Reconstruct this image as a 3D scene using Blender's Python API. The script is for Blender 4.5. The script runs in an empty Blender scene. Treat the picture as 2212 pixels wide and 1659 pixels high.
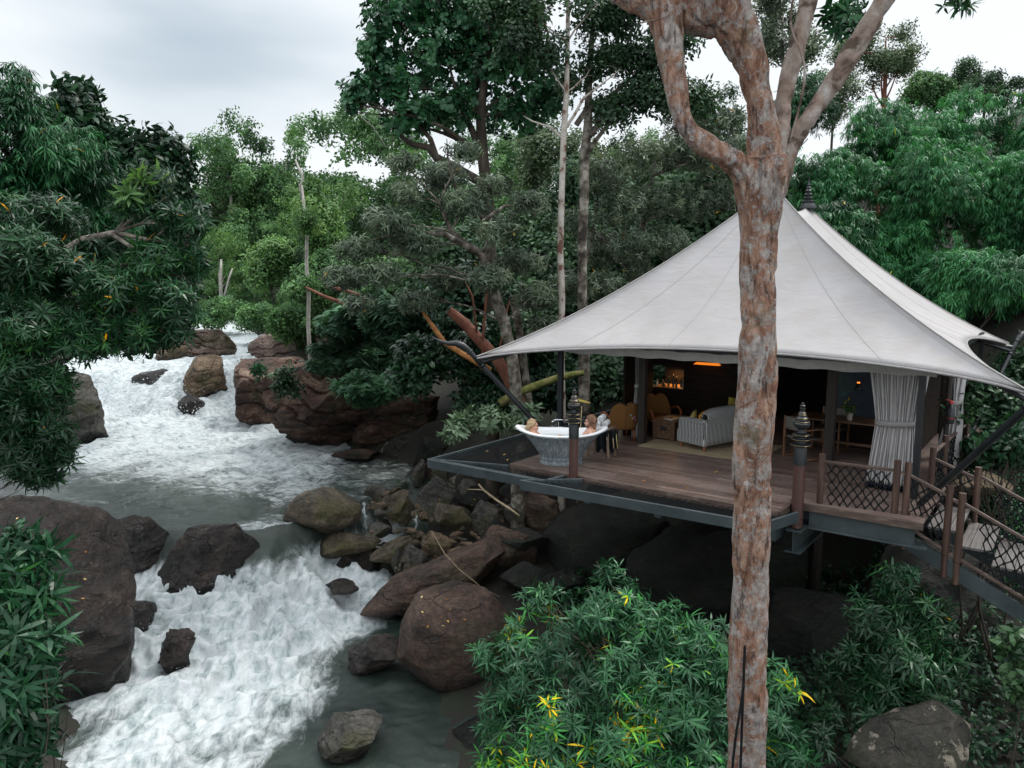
import bpy, bmesh, math, random
import numpy as np
from mathutils import Vector, Matrix
R = math.radians
SC = bpy.context.scene
COL = SC.collection
# ---------------------------------------------------------------- camera, world, sun, exposure
FPX = 1640.0            # focal length in units of a 2212 px wide picture
PIT = R(7.8); CZ = 3.5  # pitch below the horizon; camera height above the deck surface (z = 0)
cam = bpy.data.cameras.new('camera'); camo = bpy.data.objects.new('camera', cam); COL.objects.link(camo)
camo.location = (0, 0, CZ); camo.rotation_euler = (R(90) - PIT, 0, 0)
cam.sensor_width = 36; cam.lens = 36 * FPX / 2212; cam.clip_start = 0.1; cam.clip_end = 2000
SC.camera = camo
SUN_EL, SUN_AZ = R(58), R(62)      # azimuth clockwise from +Y (the view direction)
world = bpy.data.worlds.new("World"); SC.world = world; world.use_nodes = True
wt = world.node_tree; wn = wt.nodes; wl = wt.links
for n in list(wn): wn.remove(n)
def WN(t, **k):
    n = wn.new(t)
    for a, b in k.items(): setattr(n, a, b)
    return n
w_out = WN('ShaderNodeOutputWorld'); w_sky = WN('ShaderNodeTexSky', sky_type='NISHITA', sun_disc=False)
w_sky.sun_elevation = SUN_EL; w_sky.sun_rotation = SUN_AZ; w_sky.air_density = 1.2; w_sky.dust_density = 3
w_b1 = WN('ShaderNodeBackground'); w_b1.inputs[1].default_value = 0.10; wl.new(w_sky.outputs[0], w_b1.inputs[0])
# cloud layer: a soft overcast with darker bellies
w_tc = WN('ShaderNodeTexCoord')
w_map = WN('ShaderNodeMapping'); w_map.inputs['Scale'].default_value = (1.3, 1.3, 4.2); w_map.inputs['Location'].default_value = (0.35, 0.1, 0.28)
wl.new(w_tc.outputs['Generated'], w_map.inputs['Vector'])
w_no = WN('ShaderNodeTexNoise'); w_no.inputs['Scale'].default_value = 1.5; w_no.inputs['Detail'].default_value = 4; w_no.inputs['Roughness'].default_value = 0.45
wl.new(w_map.outputs[0], w_no.inputs['Vector'])
def cloud_at(az, el, r0, r1):
    d = Vector((math.sin(R(az)) * math.cos(R(el)), math.cos(R(az)) * math.cos(R(el)), math.sin(R(el)))) 
    s = WN('ShaderNodeVectorMath', operation='SUBTRACT'); s.inputs[1].default_value = d; wl.new(w_tc.outputs['Generated'], s.inputs[0])
    m = WN('ShaderNodeVectorMath', operation='MULTIPLY'); m.inputs[1].default_value = (1, 1, 2.6); wl.new(s.outputs[0], m.inputs[0])
    l = WN('ShaderNodeVectorMath', operation='LENGTH'); wl.new(m.outputs[0], l.inputs[0])
    a = WN('ShaderNodeMath', operation='MULTIPLY_ADD'); a.inputs[1].default_value = -0.62; wl.new(w_no.outputs['Fac'], a.inputs[0]); wl.new(l.outputs['Value'], a.inputs[2])
    mr = WN('ShaderNodeMapRange', interpolation_type='SMOOTHSTEP'); mr.inputs['From Min'].default_value = r0 - .31; mr.inputs['From Max'].default_value = r1 - .31
    mr.inputs['To Min'].default_value = 1; mr.inputs['To Max'].default_value = 0; wl.new(a.outputs[0], mr.inputs['Value'])
    return mr.outputs[0]
c1 = cloud_at(-22, 15.5, 0.02, 0.30); c2 = cloud_at(-42, 26, 0.1, 0.6); c3 = cloud_at(-4, 13.5, 0.0, 0.22)
def wmax(a, b, ka, kb):
    x = WN('ShaderNodeMath', operation='MULTIPLY'); x.inputs[1].default_value = ka; wl.new(a, x.inputs[0])
    y = WN('ShaderNodeMath', operation='MULTIPLY'); y.inputs[1].default_value = kb; wl.new(b, y.inputs[0])
    z = WN('ShaderNodeMath', operation='MAXIMUM'); wl.new(x.outputs[0], z.inputs[0]); wl.new(y.outputs[0], z.inputs[1]); return z.outputs[0]
cm = wmax(wmax(c1, c2, 0.80, 0.22), c3, 1.0, 0.42)
w_rp = WN('ShaderNodeValToRGB'); wl.new(cm, w_rp.inputs[0])
w_rp.color_ramp.elements[0].color = (0.93, 0.97, 1.0, 1); w_rp.color_ramp.elements[1].color = (0.40, 0.50, 0.585, 1)
w_b2 = WN('ShaderNodeBackground'); w_sp = WN('ShaderNodeSeparateXYZ'); wl.new(w_tc.outputs['Generated'], w_sp.inputs[0]); w_el = WN('ShaderNodeMapRange', interpolation_type='SMOOTHSTEP')
for k_, v_ in zip(('From Min', 'From Max', 'To Min', 'To Max'), (0.30, 0.85, 0.70, 1.70)): w_el.inputs[k_].default_value = v_
wl.new(w_sp.outputs[2], w_el.inputs['Value']); wl.new(w_el.outputs[0], w_b2.inputs[1]); wl.new(w_rp.outputs[0], w_b2.inputs[0])
w_mx = WN('ShaderNodeMixShader'); w_mx.inputs[0].default_value = 0.90
wl.new(w_b1.outputs[0], w_mx.inputs[1]); wl.new(w_b2.outputs[0], w_mx.inputs[2]); wl.new(w_mx.outputs[0], w_out.inputs[0])
sun = bpy.data.lights.new('sun', 'SUN'); sun.energy = 1.5; sun.angle = R(11); sun.color = (1, 0.96, 0.9)
suno = bpy.data.objects.new('sun', sun); COL.objects.link(suno)
sd = Vector((math.sin(SUN_AZ) * math.cos(SUN_EL), math.cos(SUN_AZ) * math.cos(SUN_EL), math.sin(SUN_EL)))
suno.rotation_euler = sd.to_track_quat('Z', 'Y').to_euler(); suno.location = sd * 50
SC.view_settings.view_transform = 'Standard'; SC.view_settings.look = 'None'; SC.view_settings.gamma = 1
SC.view_settings.exposure = 0.64; SC.view_settings.use_curve_mapping = False
SC.render.engine = 'CYCLES'; SC.cycles.max_bounces = 6; SC.cycles.diffuse_bounces = 2; SC.cycles.glossy_bounces = 3
SC.cycles.transmission_bounces = 4; SC.cycles.transparent_max_bounces = 8; SC.cycles.caustics_reflective = False; SC.cycles.caustics_refractive = False
SC.cycles.use_denoising = True; SC.cycles.use_adaptive_sampling = True

# ---------------------------------------------------------------- placing: a sight line to a real distance
def ray(px, py):
    u = (px - 1106) / FPX; v = (829.5 - py) / FPX
    return (u, math.cos(PIT) + v * math.sin(PIT), -math.sin(PIT) + v * math.cos(PIT))
def G(px, py, z):
    d = ray(px, py); t = (z - CZ) / d[2]; return Vector((d[0] * t, d[1] * t, z))
def P(px, py, Y):
    d = ray(px, py); t = Y / d[1]; return Vector((d[0] * t, Y, CZ + d[2] * t))
A0 = Vector((0.0, 14.27, 0)); DROT = -math.atan2(0.597, 0.802)
UX = Vector((0.802, -0.597, 0)); WX = Vector((0.597, 0.802, 0))
def L(u, w, z=0): return A0 + UX * u + WX * w + Vector((0, 0, z))

# ---------------------------------------------------------------- noise (vectorised)
def _h(ix, iy, iz, s):
    n = (ix * 374761393 + iy * 668265263 + iz * 2147483647 % 4294967291 + s * 974634777) & 0xFFFFFFFF
    n = ((n ^ (n >> 13)) * 1274126177) & 0xFFFFFFFF
    n = n ^ (n >> 16)
    return (n & 0xFFFF) / 32767.5 - 1.0
def vn(p, s=0):
    p = np.asarray(p, dtype=float); i = np.floor(p).astype(np.int64); f = p - i; f = f * f * (3 - 2 * f)
    i = i + 50000
    x, y, z = i[:, 0], i[:, 1], i[:, 2]; fx, fy, fz = f[:, 0], f[:, 1], f[:, 2]
    def c(a, b, d): return _h(x + a, y + b, (z + d) * 7919, s)
    x00 = c(0, 0, 0) * (1 - fx) + c(1, 0, 0) * fx; x10 = c(0, 1, 0) * (1 - fx) + c(1, 1, 0) * fx
    x01 = c(0, 0, 1) * (1 - fx) + c(1, 0, 1) * fx; x11 = c(0, 1, 1) * (1 - fx) + c(1, 1, 1) * fx
    return (x00 * (1 - fy) + x10 * fy) * (1 - fz) + (x01 * (1 - fy) + x11 * fy) * fz
def fbm(p, o=4, s=0, g=0.5):
    p = np.asarray(p, dtype=float); r = 0; a = 1.0
    for k in range(o):
        r = r + a * vn(p * (2.03 ** k) + 11.3 * k, s + k); a *= g
    return r
def sst(a, b, x):
    t = np.clip((x - a) / (b - a), 0, 1); return t * t * (3 - 2 * t)

# ---------------------------------------------------------------- materials
def new_mat(name):
    m = bpy.data.materials.new(name); m.use_nodes = True; nt = m.node_tree
    return m, nt, nt.nodes, nt.links, nt.nodes['Principled BSDF']
def ramp(nt, src, stops):
    r = nt.nodes.new('ShaderNodeValToRGB'); e = r.color_ramp.elements
    while len(e) < len(stops): e.new(0.5)
    for k, (p, c) in enumerate(stops): e[k].position = p; e[k].color = (*c, 1)
    nt.links.new(src, r.inputs[0]); return r.outputs[0]
def coords(nt, scale=(1, 1, 1), kind='Object'):
    t = nt.nodes.new('ShaderNodeTexCoord'); m = nt.nodes.new('ShaderNodeMapping'); m.inputs['Scale'].default_value = scale
    nt.links.new(t.outputs[kind], m.inputs['Vector']); return m.outputs[0]
def noise(nt, vec, sc, det=5, rough=0.55, dist=0.0):
    n = nt.nodes.new('ShaderNodeTexNoise'); n.inputs['Scale'].default_value = sc; n.inputs['Detail'].default_value = det
    n.inputs['Roughness'].default_value = rough; n.inputs['Distortion'].default_value = dist; nt.links.new(vec, n.inputs['Vector']); return n.outputs['Fac']
def mixc(nt, fac, a, b, mode='MIX'):
    m = nt.nodes.new('ShaderNodeMixRGB'); m.blend_type = mode
    for i, v in ((0, fac), (1, a), (2, b)):
        if isinstance(v, (int, float)): m.inputs[i].default_value = v
        elif isinstance(v, tuple): m.inputs[i].default_value = (*v, 1)
        else: nt.links.new(v, m.inputs[i])
    return m.outputs[0]
def bump(nt, h, strength, dist, bs, prev=None):
    b = nt.nodes.new('ShaderNodeBump'); b.inputs['Strength'].default_value = strength; b.inputs['Distance'].default_value = dist
    nt.links.new(h, b.inputs['Height'])
    if prev is not None: nt.links.new(prev, b.inputs['Normal'])
    nt.links.new(b.outputs[0], bs.inputs['Normal']); return b.outputs[0]
def mrange(nt, v, a, b, c=0, d=1, smooth=True):
    m = nt.nodes.new('ShaderNodeMapRange'); m.interpolation_type = 'SMOOTHSTEP' if smooth else 'LINEAR'
    for k, x in zip(('From Min', 'From Max', 'To Min', 'To Max'), (a, b, c, d)): m.inputs[k].default_value = x
    nt.links.new(v, m.inputs['Value']); return m.outputs[0]
def nmat(name, stops, sc=3.0, rough=0.7, bmp=0.3, bdist=0.02, bsc=None, stretch=(1, 1, 1), metal=0.0, det=6, spec=0.5, dist=0.0, bstretch=None):
    m, nt, ns, ls, b = new_mat(name)
    v = coords(nt, stretch)
    ls.new(ramp(nt, noise(nt, v, sc, det, 0.6, dist), stops), b.inputs['Base Color'])
    b.inputs['Roughness'].default_value = rough; b.inputs['Metallic'].default_value = metal; b.inputs['Specular IOR Level'].default_value = spec
    if bmp: bump(nt, noise(nt, coords(nt, bstretch) if bstretch else v, bsc or sc * 5, 4, 0.6), bmp, bdist, b)
    return m
def flat(name, c, rough=0.6, metal=0.0, var=0.12, sc=8.0, bmp=0.0):
    lo = tuple(x * (1 - var) for x in c); hi = tuple(min(1, x * (1 + var)) for x in c)
    return nmat(name, [(0.3, lo), (0.7, hi)], sc=sc, rough=rough, metal=metal, bmp=bmp, bdist=0.004, spec=0.5 if rough < .5 else 0.2)
def emit(name, c, s):
    m, nt, ns, ls, b = new_mat(name); b.inputs['Base Color'].default_value = (*c, 1)
    b.inputs['Emission Color'].default_value = (*c, 1); b.inputs['Emission Strength'].default_value = s; return m

# ---------------------------------------------------------------- mesh building
class MB:
    def __init__(s): s.v = []; s.f = []; s.mi = []; s.n = 0; s.cur = 0
    def add(s, vs, fs):
        k = s.n; s.v.extend([tuple(x) for x in vs]); s.n = len(s.v)
        s.f.extend([tuple(i + k for i in f) for f in fs]); s.mi.extend([s.cur] * len(fs)); return s
    def box(s, c, d, rz=0.0, M=None, taper=1.0):
        hx, hy, hz = d[0] / 2, d[1] / 2, d[2] / 2; vs = []
        for z in (-1, 1):
            t = taper if z < 0 else 1
            for x, y in ((-1, -1), (1, -1), (1, 1), (-1, 1)): vs.append(Vector((x * hx * t, y * hy * t, z * hz)))
        Rm = Matrix.Rotation(rz, 3, 'Z') if M is None else M
        return s.add([Rm @ v + Vector(c) for v in vs], [(3, 2, 1, 0), (4, 5, 6, 7), (0, 1, 5, 4), (1, 2, 6, 5), (2, 3, 7, 6), (3, 0, 4, 7)])
    def beam(s, a, b, w, h, up=(0, 0, 1)):
        a = Vector(a); b = Vector(b); d = b - a; l = d.length; x = d.normalized(); y = Vector(up).cross(x)
        if y.length < 1e-4: y = Vector((0, 1, 0)).cross(x)
        y.normalize(); z = x.cross(y)
        return s.box((a + b) / 2, (l, w, h), M=Matrix((x, y, z)).transposed())
    def tube(s, path, rad, n=8, cap=True, ref=None):
        path = [Vector(p) for p in path]; m = len(path)
        rad = [rad] * m if isinstance(rad, (int, float)) else rad
        vs = []; prev = None
        for i, p in enumerate(path):
            t = (path[min(i + 1, m - 1)] - path[max(i - 1, 0)]).normalized()
            if prev is None:
                prev = Vector(ref) if ref else (Vector((0, 0, 1)) if abs(t.z) < 0.9 else Vector((1, 0, 0)))
            x = (prev - t * prev.dot(t)).normalized(); prev = x; y = t.cross(x)
            for k in range(n):
                a = 2 * math.pi * k / n; vs.append(p + (x * math.cos(a) + y * math.sin(a)) * rad[i])
        fs = [(i * n + k, i * n + (k + 1) % n, (i + 1) * n + (k + 1) % n, (i + 1) * n + k) for i in range(m - 1) for k in range(n)]
        if cap: fs += [tuple(range(n - 1, -1, -1)), tuple((m - 1) * n + k for k in range(n))]
        return s.add(vs, fs)
    def lathe(s, prof, n=24, c=(0, 0, 0), sx=1.0, sy=1.0):
        vs = []; m = len(prof)
        for r, z in prof:
            for k in range(n):
                a = 2 * math.pi * k / n; vs.append((c[0] + r * sx * math.cos(a), c[1] + r * sy * math.sin(a), c[2] + z))
        fs = [(i * n + k, i * n + (k + 1) % n, (i + 1) * n + (k + 1) % n, (i + 1) * n + k) for i in range(m - 1) for k in range(n)]
        if prof[0][0] > 1e-4: fs.append(tuple(range(n - 1, -1, -1)))
        if prof[-1][0] > 1e-4: fs.append(tuple((m - 1) * n + k for k in range(n)))
        return s.add(vs, fs)
    def grid(s, fn, nu, nv, thick=None):
        vs = [fn(i / nu, j / nv) for j in range(nv + 1) for i in range(nu + 1)]; w = nu + 1
        return s.add(vs, [(j * w + i, j * w + i + 1, (j + 1) * w + i + 1, (j + 1) * w + i) for j in range(nv) for i in range(nu)])
    def ell(s, c, r, M=None, n=12, m=8):
        vs = []
        for j in range(m + 1):
            t = math.pi * j / m
            for k in range(n):
                a = 2 * math.pi * k / n; v = Vector((r[0] * math.sin(t) * math.cos(a), r[1] * math.sin(t) * math.sin(a), -r[2] * math.cos(t)))
                vs.append((M @ v if M else v) + Vector(c))
        return s.add(vs, [(j * n + k, j * n + (k + 1) % n, (j + 1) * n + (k + 1) % n, (j + 1) * n + k) for j in range(m) for k in range(n)])
    def build(s, name, mat, parent=None, smooth=False, bevel=0, sub=0, solid=0, angle=None):
        me = bpy.data.meshes.new(name); me.from_pydata(s.v, [], s.f)
        for m_ in (mat if isinstance(mat, (list, tuple)) else [mat]): me.materials.append(m_)
        if isinstance(mat, (list, tuple)): me.polygons.foreach_set('material_index', s.mi)
        me.validate(); me.update()
        o = bpy.data.objects.new(name, me); COL.objects.link(o); o.parent = parent
        if smooth: me.polygons.foreach_set('use_smooth', [True] * len(me.polygons))
        if smooth and angle: me.set_sharp_from_angle(angle=R(angle))
        if bevel:
            b = o.modifiers.new('bevel', 'BEVEL'); b.width = bevel; b.segments = 2; b.limit_method = 'ANGLE'
        if solid:
            q = o.modifiers.new('solid', 'SOLIDIFY'); q.thickness = solid; q.offset = 0
        if sub:
            q = o.modifiers.new('sub', 'SUBSURF'); q.levels = sub; q.render_levels = sub
        return o
def npmesh(name, V, F, mat, parent=None, smooth=False, attrs=None):
    V = np.asarray(V, dtype=np.float32); F = np.asarray(F, dtype=np.int32); k = F.shape[1]
    me = bpy.data.meshes.new(name); me.vertices.add(len(V)); me.vertices.foreach_set('co', V.ravel())
    me.loops.add(F.size); me.loops.foreach_set('vertex_index', F.ravel())
    me.polygons.add(len(F)); me.polygons.foreach_set('loop_start', np.arange(0, F.size, k, dtype=np.int32))
    me.polygons.foreach_set('use_smooth', np.full(len(F), smooth)); me.materials.append(mat)
    for an, av in (attrs or {}).items():
        a = me.attributes.new(an, 'FLOAT', 'POINT'); a.data.foreach_set('value', np.asarray(av, dtype=np.float32))
    me.update(calc_edges=True)
    o = bpy.data.objects.new(name, me); COL.objects.link(o); o.parent = parent; return o
def tag(o, label=None, cat=None, group=None, kind=None):
    if label: o['label'] = label
    if cat: o['category'] = cat
    if group: o['group'] = group
    if kind: o['kind'] = kind
    return o
def thing(name, label, cat, loc=(0, 0, 0), rz=0.0, group=None):
    o = bpy.data.objects.new(name, None); COL.objects.link(o); o.location = loc; o.rotation_euler = (0, 0, rz); o.empty_display_size = 0.2
    return tag(o, label, cat, group)
def copy_tree(o, parent=None):
    c = o.copy(); COL.objects.link(c); c.parent = parent
    for ch in list(o.children): copy_tree(ch, c)
    return c
def baked(o):
    """apply the modifiers of o and keep the result as its mesh"""
    dg = bpy.context.evaluated_depsgraph_get(); dg.update()
    me = bpy.data.meshes.new_from_object(o.evaluated_get(dg)); o.modifiers.clear(); o.data = me; return o
# ================================================================= land, river, rocks
def interp(y, pts): return np.interp(y, [p[0] for p in pts], [p[1] for p in pts])
XR = [(5, -0.6), (12, -0.8), (15, -1.2), (17, -1.9), (19, -2.6), (21, -3.7), (23, -3.6), (26, -3.0), (28, -6.2), (32, -9.5), (40, -13), (47, -15.6), (60, -18.8), (75, -23.5), (85, -42), (95, -60)]
XL = [(5, -6.6), (11, -7.2), (14, -9), (19, -12), (24, -19), (32, -26), (40, -27), (50, -30), (60, -33), (75, -42), (85, -56), (95, -80)]
def ylip(x): return np.interp(x, [-12, -8, -7.4, -6.2, -5.4, -4.2, -3.4], [19.6, 19.2, 19.0, 19.4, 20.3, 22.5, 24.5])
def water_z(x, y):
    s = sst(0.0, 1.5, ylip(x) - y)
    z = -3.0 - 1.05 * s - 0.55 * sst(0, 7, ylip(x) - y)
    f = 36.0 + 1.2 * np.sin(x * 0.5) + 1.2 * sst(-17, -14, x)
    z = z + 2.0 * sst(0, 4.2, y - f) ** 0.8
    return z + np.clip(y - 42, 0, 60) * 0.010
def ground_z(x, y):
    x = np.asarray(x, float); y = np.asarray(y, float)
    xr = interp(y, XR); xl = interp(y, XL)
    wz = water_z(x, y)
    dr = x - xr; dl = xl - x
    inside = np.minimum(x - xl, xr - x)
    z = wz - 0.7 * sst(0, 1.5, inside)
    # right bank
    near = sst(30, 24, y)
    rise_n = -4.45 + 0.05 * np.clip(dr, 0, 8) + 0.75 * sst(15.5, 20, y) * sst(0, 2, dr) + 2.7 * sst(21.0, 26.5, y + 0.45 * x) * sst(-6, -3, x) + 1.2 * sst(26, 36, y)
    rise_n = rise_n + 2.4 * sst(7.5, 12, x) * sst(9, 16, y) + 0.75 * np.clip(x - 12, 0, 14) * sst(12, 24, y)
    rise_f = wz + 0.1 + 0.16 * np.clip(dr, 0, 7) + (0.30 * sst(85, 45, y) + .03) * np.clip(dr - 7, 0, 40)
    zr = rise_n * near + np.minimum(rise_f, 16) * (1 - near)
    z = np.where(dr > 0, np.maximum(zr * sst(0, 1.2, dr) + z * (1 - sst(0, 1.2, dr)), z - 0.2), z)
    # left bank
    zl = wz + 0.45 * np.clip(dl, 0, 14) * sst(120, 40, y) + 0.05 * np.clip(dl - 14, 0, 60)
    z = np.where(dl > 0, zl, z)
    far = sst(80, 190, y) * 9
    z = z + far * sst(0, 8, np.maximum(dr, dl)) 
    return z
def gz(x, y): return float(ground_z(np.array([x]), np.array([y]))[0])

def ngrid(xs, ys):
    X, Y = np.meshgrid(xs, ys); w = len(xs)
    i, j = np.meshgrid(np.arange(w - 1), np.arange(len(ys) - 1)); a = (j * w + i).ravel()
    return X.ravel(), Y.ravel(), np.stack([a, a + 1, a + w + 1, a + w], 1)
# ground
m_ground, nt, ns, ls, b = new_mat('forest_soil')
v = coords(nt)
c = ramp(nt, noise(nt, v, 0.9, 8, 0.65), [(0.3, (0.005, 0.006, 0.004)), (0.48, (0.014, 0.011, 0.008)), (0.6, (0.010, 0.017, 0.007)), (0.75, (0.030, 0.024, 0.015))])
ls.new(c, b.inputs['Base Color']); b.inputs['Roughness'].default_value = 0.9
bump(nt, noise(nt, v, 6, 6, 0.65), 0.6, 0.08, b)
xs = np.concatenate([np.arange(-400, -60, 12), np.arange(-60, -14, 1.0), np.arange(-14, 16, 0.28), np.arange(16, 60, 1.4), np.arange(60, 401, 12)])
ys = np.concatenate([np.arange(-6, 30, 0.3), np.arange(30, 110, 1.3), np.arange(110, 900, 14)])
X, Y, F = ngrid(xs, ys)
Z = ground_z(X, Y); nz = np.stack([X, Y, X * 0], 1)
Z = Z + 0.22 * fbm(nz * 0.7, 4, 3) + 0.8 * fbm(nz * 0.08, 3, 9) * sst(30, 60, Y)
tag(npmesh('ground', np.stack([X, Y, Z], 1), F, m_ground, smooth=True), kind='structure')

# river water
def foam_at(x, y):
    d = ylip(x) - y
    low = sst(0.3, 1.5, d) * (1 - 0.95 * sst(-.6, .6, x - np.interp(y, [10, 12, 14, 15.5, 17, 19, 21], [-4.0, -3.9, -4.0, -3.7, -3.2, -2.7, -3.4]) + 0.3 * np.sin(y * 1.7)))
    low = low * (1 - 0.30 * sst(5.0, 8.5, d))
    edge = sst(-6.9, -8.4, x - 0.22 * (y - 11.3)) * sst(14.5, 12, y); low = low * (1 - 0.75 * edge)
    fall = .86 * sst(27.5, 33.0, y + 0.30 * (x + 12)) * sst(64, 44, y)
    pool = 0.34 * sst(21.5, 24.5, y + 0.35 * (x + 10)) + 0.30 * sst(23.5, 28, y + 0.2 * (x + 12)) * sst(-5.0, -8.5, x) + 0.20 * sst(19, 22, y) * sst(-5, -7, x)
    lipst = 0.55 * np.exp(-((x + 6.3) / 1.2) ** 2) * sst(21.5, 19.5, y) * (d < 0.3)
    up = 0.62 * sst(44, 50, y)
    top = np.maximum(np.maximum(fall, pool), np.maximum(lipst, up))
    small = np.exp(-(((x + 4.05) / 0.55) ** 2 + ((y - 21.0) / 0.9) ** 2))
    return np.clip(np.where(d > 0, np.maximum(low, small), top), 0, 1)
xs = np.concatenate([np.arange(-90, -30, 1.5), np.arange(-30, -14, 0.16), np.arange(-14, -1.0, 0.055), np.arange(-1.0, 1.5, 0.4)])
ys = np.concatenate([np.arange(6, 9, 0.3), np.arange(9, 21, 0.055), np.arange(21, 30, 0.11), np.arange(30, 44, 0.14), np.arange(44, 100, 0.6)])
X, Y, F = ngrid(xs, ys)
FO = foam_at(X, Y); Z0 = water_z(X, Y)
p3 = np.stack([X, Y, X * 0], 1)
warp = np.stack([fbm(p3 * 0.8, 3, 5), fbm(p3 * 0.8, 3, 15), X * 0], 1)
q = p3 + 0.55 * warp
t1 = 1 - np.abs(fbm(q * np.array([1.0, 1.3, 1]), 4, 21)); t2 = 1 - np.abs(fbm(q * 3.1, 3, 31)); t3 = fbm(q * 9.0, 2, 41)
steep = 1 + 1.0 * np.exp(-((ylip(X) - Y - 1.6) / 1.3) ** 2) * sst(-9.5, -8, X) * sst(-4, -5, X)
dz = FO * steep * (0.34 * (t1 - .6) + 0.06 * (t2 - .6) + 0.010 * t3) + (0.10 + 0.9 * sst(30, 36, Y) * sst(46, 40, Y) * FO) * 0.28 * fbm(q * 0.7, 3, 71)
calm = (1 - FO) * (0.030 * fbm(q * np.array([1.6, 2.6, 1]), 3, 51) + 0.010 * fbm(q * 6, 3, 61))
Z = Z0 + dz + calm
FA = np.clip(FO + 0.18 * FO * (t2 - 0.6) + 0.12 * fbm(q * 1.4, 2, 81) * (FO > 0.05), 0, 1)
m_water, nt, ns, ls, b = new_mat('river_water')
at = ns.new('ShaderNodeAttribute'); at.attribute_name = 'foam'
v = coords(nt, (1, 1.9, 1)); vd = coords(nt, (1, 1.4, 1))
lw = ns.new('ShaderNodeAttribute'); lw.attribute_name = 'low'
vl = coords(nt, (1.7, .62, 1)); vl2 = coords(nt, (1.5, .8, 1))
n1 = mixc(nt, lw.outputs['Fac'], noise(nt, v, 1.1, 10, 0.72, 1.6), noise(nt, vl, 1.2, 10, 0.70, 1.9)); n2 = mixc(nt, lw.outputs['Fac'], noise(nt, coords(nt, (.8, 2.2, 1)), 4.5, 9, 0.68, .8), noise(nt, vl2, 3.0, 10, 0.68, .5)); n3 = noise(nt, vd, 30, 5, 0.75)
mm = ns.new('ShaderNodeMath'); mm.operation = 'MULTIPLY_ADD'; mm.inputs[1].default_value = 0.55; ls.new(n2, mm.inputs[0]); ls.new(n1, mm.inputs[2])
m2 = ns.new('ShaderNodeMath'); m2.operation = 'MULTIPLY_ADD'; m2.inputs[1].default_value = 0.22; ls.new(n3, m2.inputs[0]); ls.new(mm.outputs[0], m2.inputs[2])
m3 = ns.new('ShaderNodeMath'); m3.operation = 'MULTIPLY_ADD'; m3.inputs[1].default_value = 0.98; ls.new(at.outputs['Fac'], m3.inputs[0]); ls.new(m2.outputs[0], m3.inputs[2])
ff = mrange(nt, m3.outputs[0], 1.10, 1.72)
wat = ramp(nt, noise(nt, coords(nt), 0.35, 3), [(0.35, (0.011, 0.019, 0.016)), (0.65, (0.040, 0.054, 0.046))])
foamc = ramp(nt, n2, [(0.30, (0.15, 0.20, 0.20)), (0.43, (0.34, 0.39, 0.40)), (0.57, (0.52, 0.55, 0.565))])
ls.new(mixc(nt, ff, wat, foamc), b.inputs['Base Color'])
ls.new(mrange(nt, ff, 0, 1, 0.07, 0.65), b.inputs['Roughness']); b.inputs['IOR'].default_value = 1.33
hsum = ns.new('ShaderNodeMath'); hsum.operation = 'MULTIPLY_ADD'; hsum.inputs[1].default_value = 0.6; ls.new(ff, hsum.inputs[0]); ls.new(m2.outputs[0], hsum.inputs[2])
bump(nt, hsum.outputs[0], 0.5, 0.08, b)
tag(npmesh('river_water', np.stack([X, Y, Z], 1), F, m_water, smooth=True, attrs={'foam': FA, 'low': sst(0, 1.2, ylip(X) - Y)}), kind='structure')
# the shallow stream pool between the rubble and the deck
# flying spray over the white water
rs = np.random.default_rng(4)
m_spray = flat('spray_white', (0.56, 0.58, 0.6), 0.5, var=0.03)
def spray(regions):
    V = []; 
    oct_ = np.array([[1, 0, 0], [-1, 0, 0], [0, 1, 0], [0, -1, 0], [0, 0, 1], [0, 0, -1]], float)
    of = np.array([[0, 2, 4], [2, 1, 4], [1, 3, 4], [3, 0, 4], [2, 0, 5], [1, 2, 5], [3, 1, 5], [0, 3, 5]])
    C = []; S = []
    for cx, cy, sx, sy, zh, n, s0 in regions:
        x = rs.normal(cx, sx, n); y = rs.normal(cy, sy, n)
        z = water_z(x, y) + np.abs(rs.normal(0, zh, n)); C.append(np.stack([x, y, z], 1)); S.append(s0 * rs.uniform(0.35, 1.1, n) ** 2)
    C = np.concatenate(C); S = np.concatenate(S)
    V = (C[:, None, :] + oct_[None] * S[:, None, None] * rs.uniform(0.6, 1.5, (len(C), 1, 3))).reshape(-1, 3)
    Fm = (of[None] + 6 * np.arange(len(C))[:, None, None]).reshape(-1, 3)
    tag(npmesh('spray', V, Fm, m_spray), kind='stuff')
spray([(-6.3, 17.2, .6, .4, .12, 1300, .012), (-4.9, 17.6, .4, .5, .11, 800, .011), (-7.6, 16.4, .5, .4, .10, 500, .011), (-7.0, 14.0, .4, .4, .07, 400, .009),
       (-16.5, 36, 1.0, .8, .3, 1000, .030), (-19, 36, 1.5, 1.0, .35, 1100, .030), (-13.6, 37, .5, 1, .2, 400, .028), (-21.5, 34.5, .8, .8, .3, 300, .028)])

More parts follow.
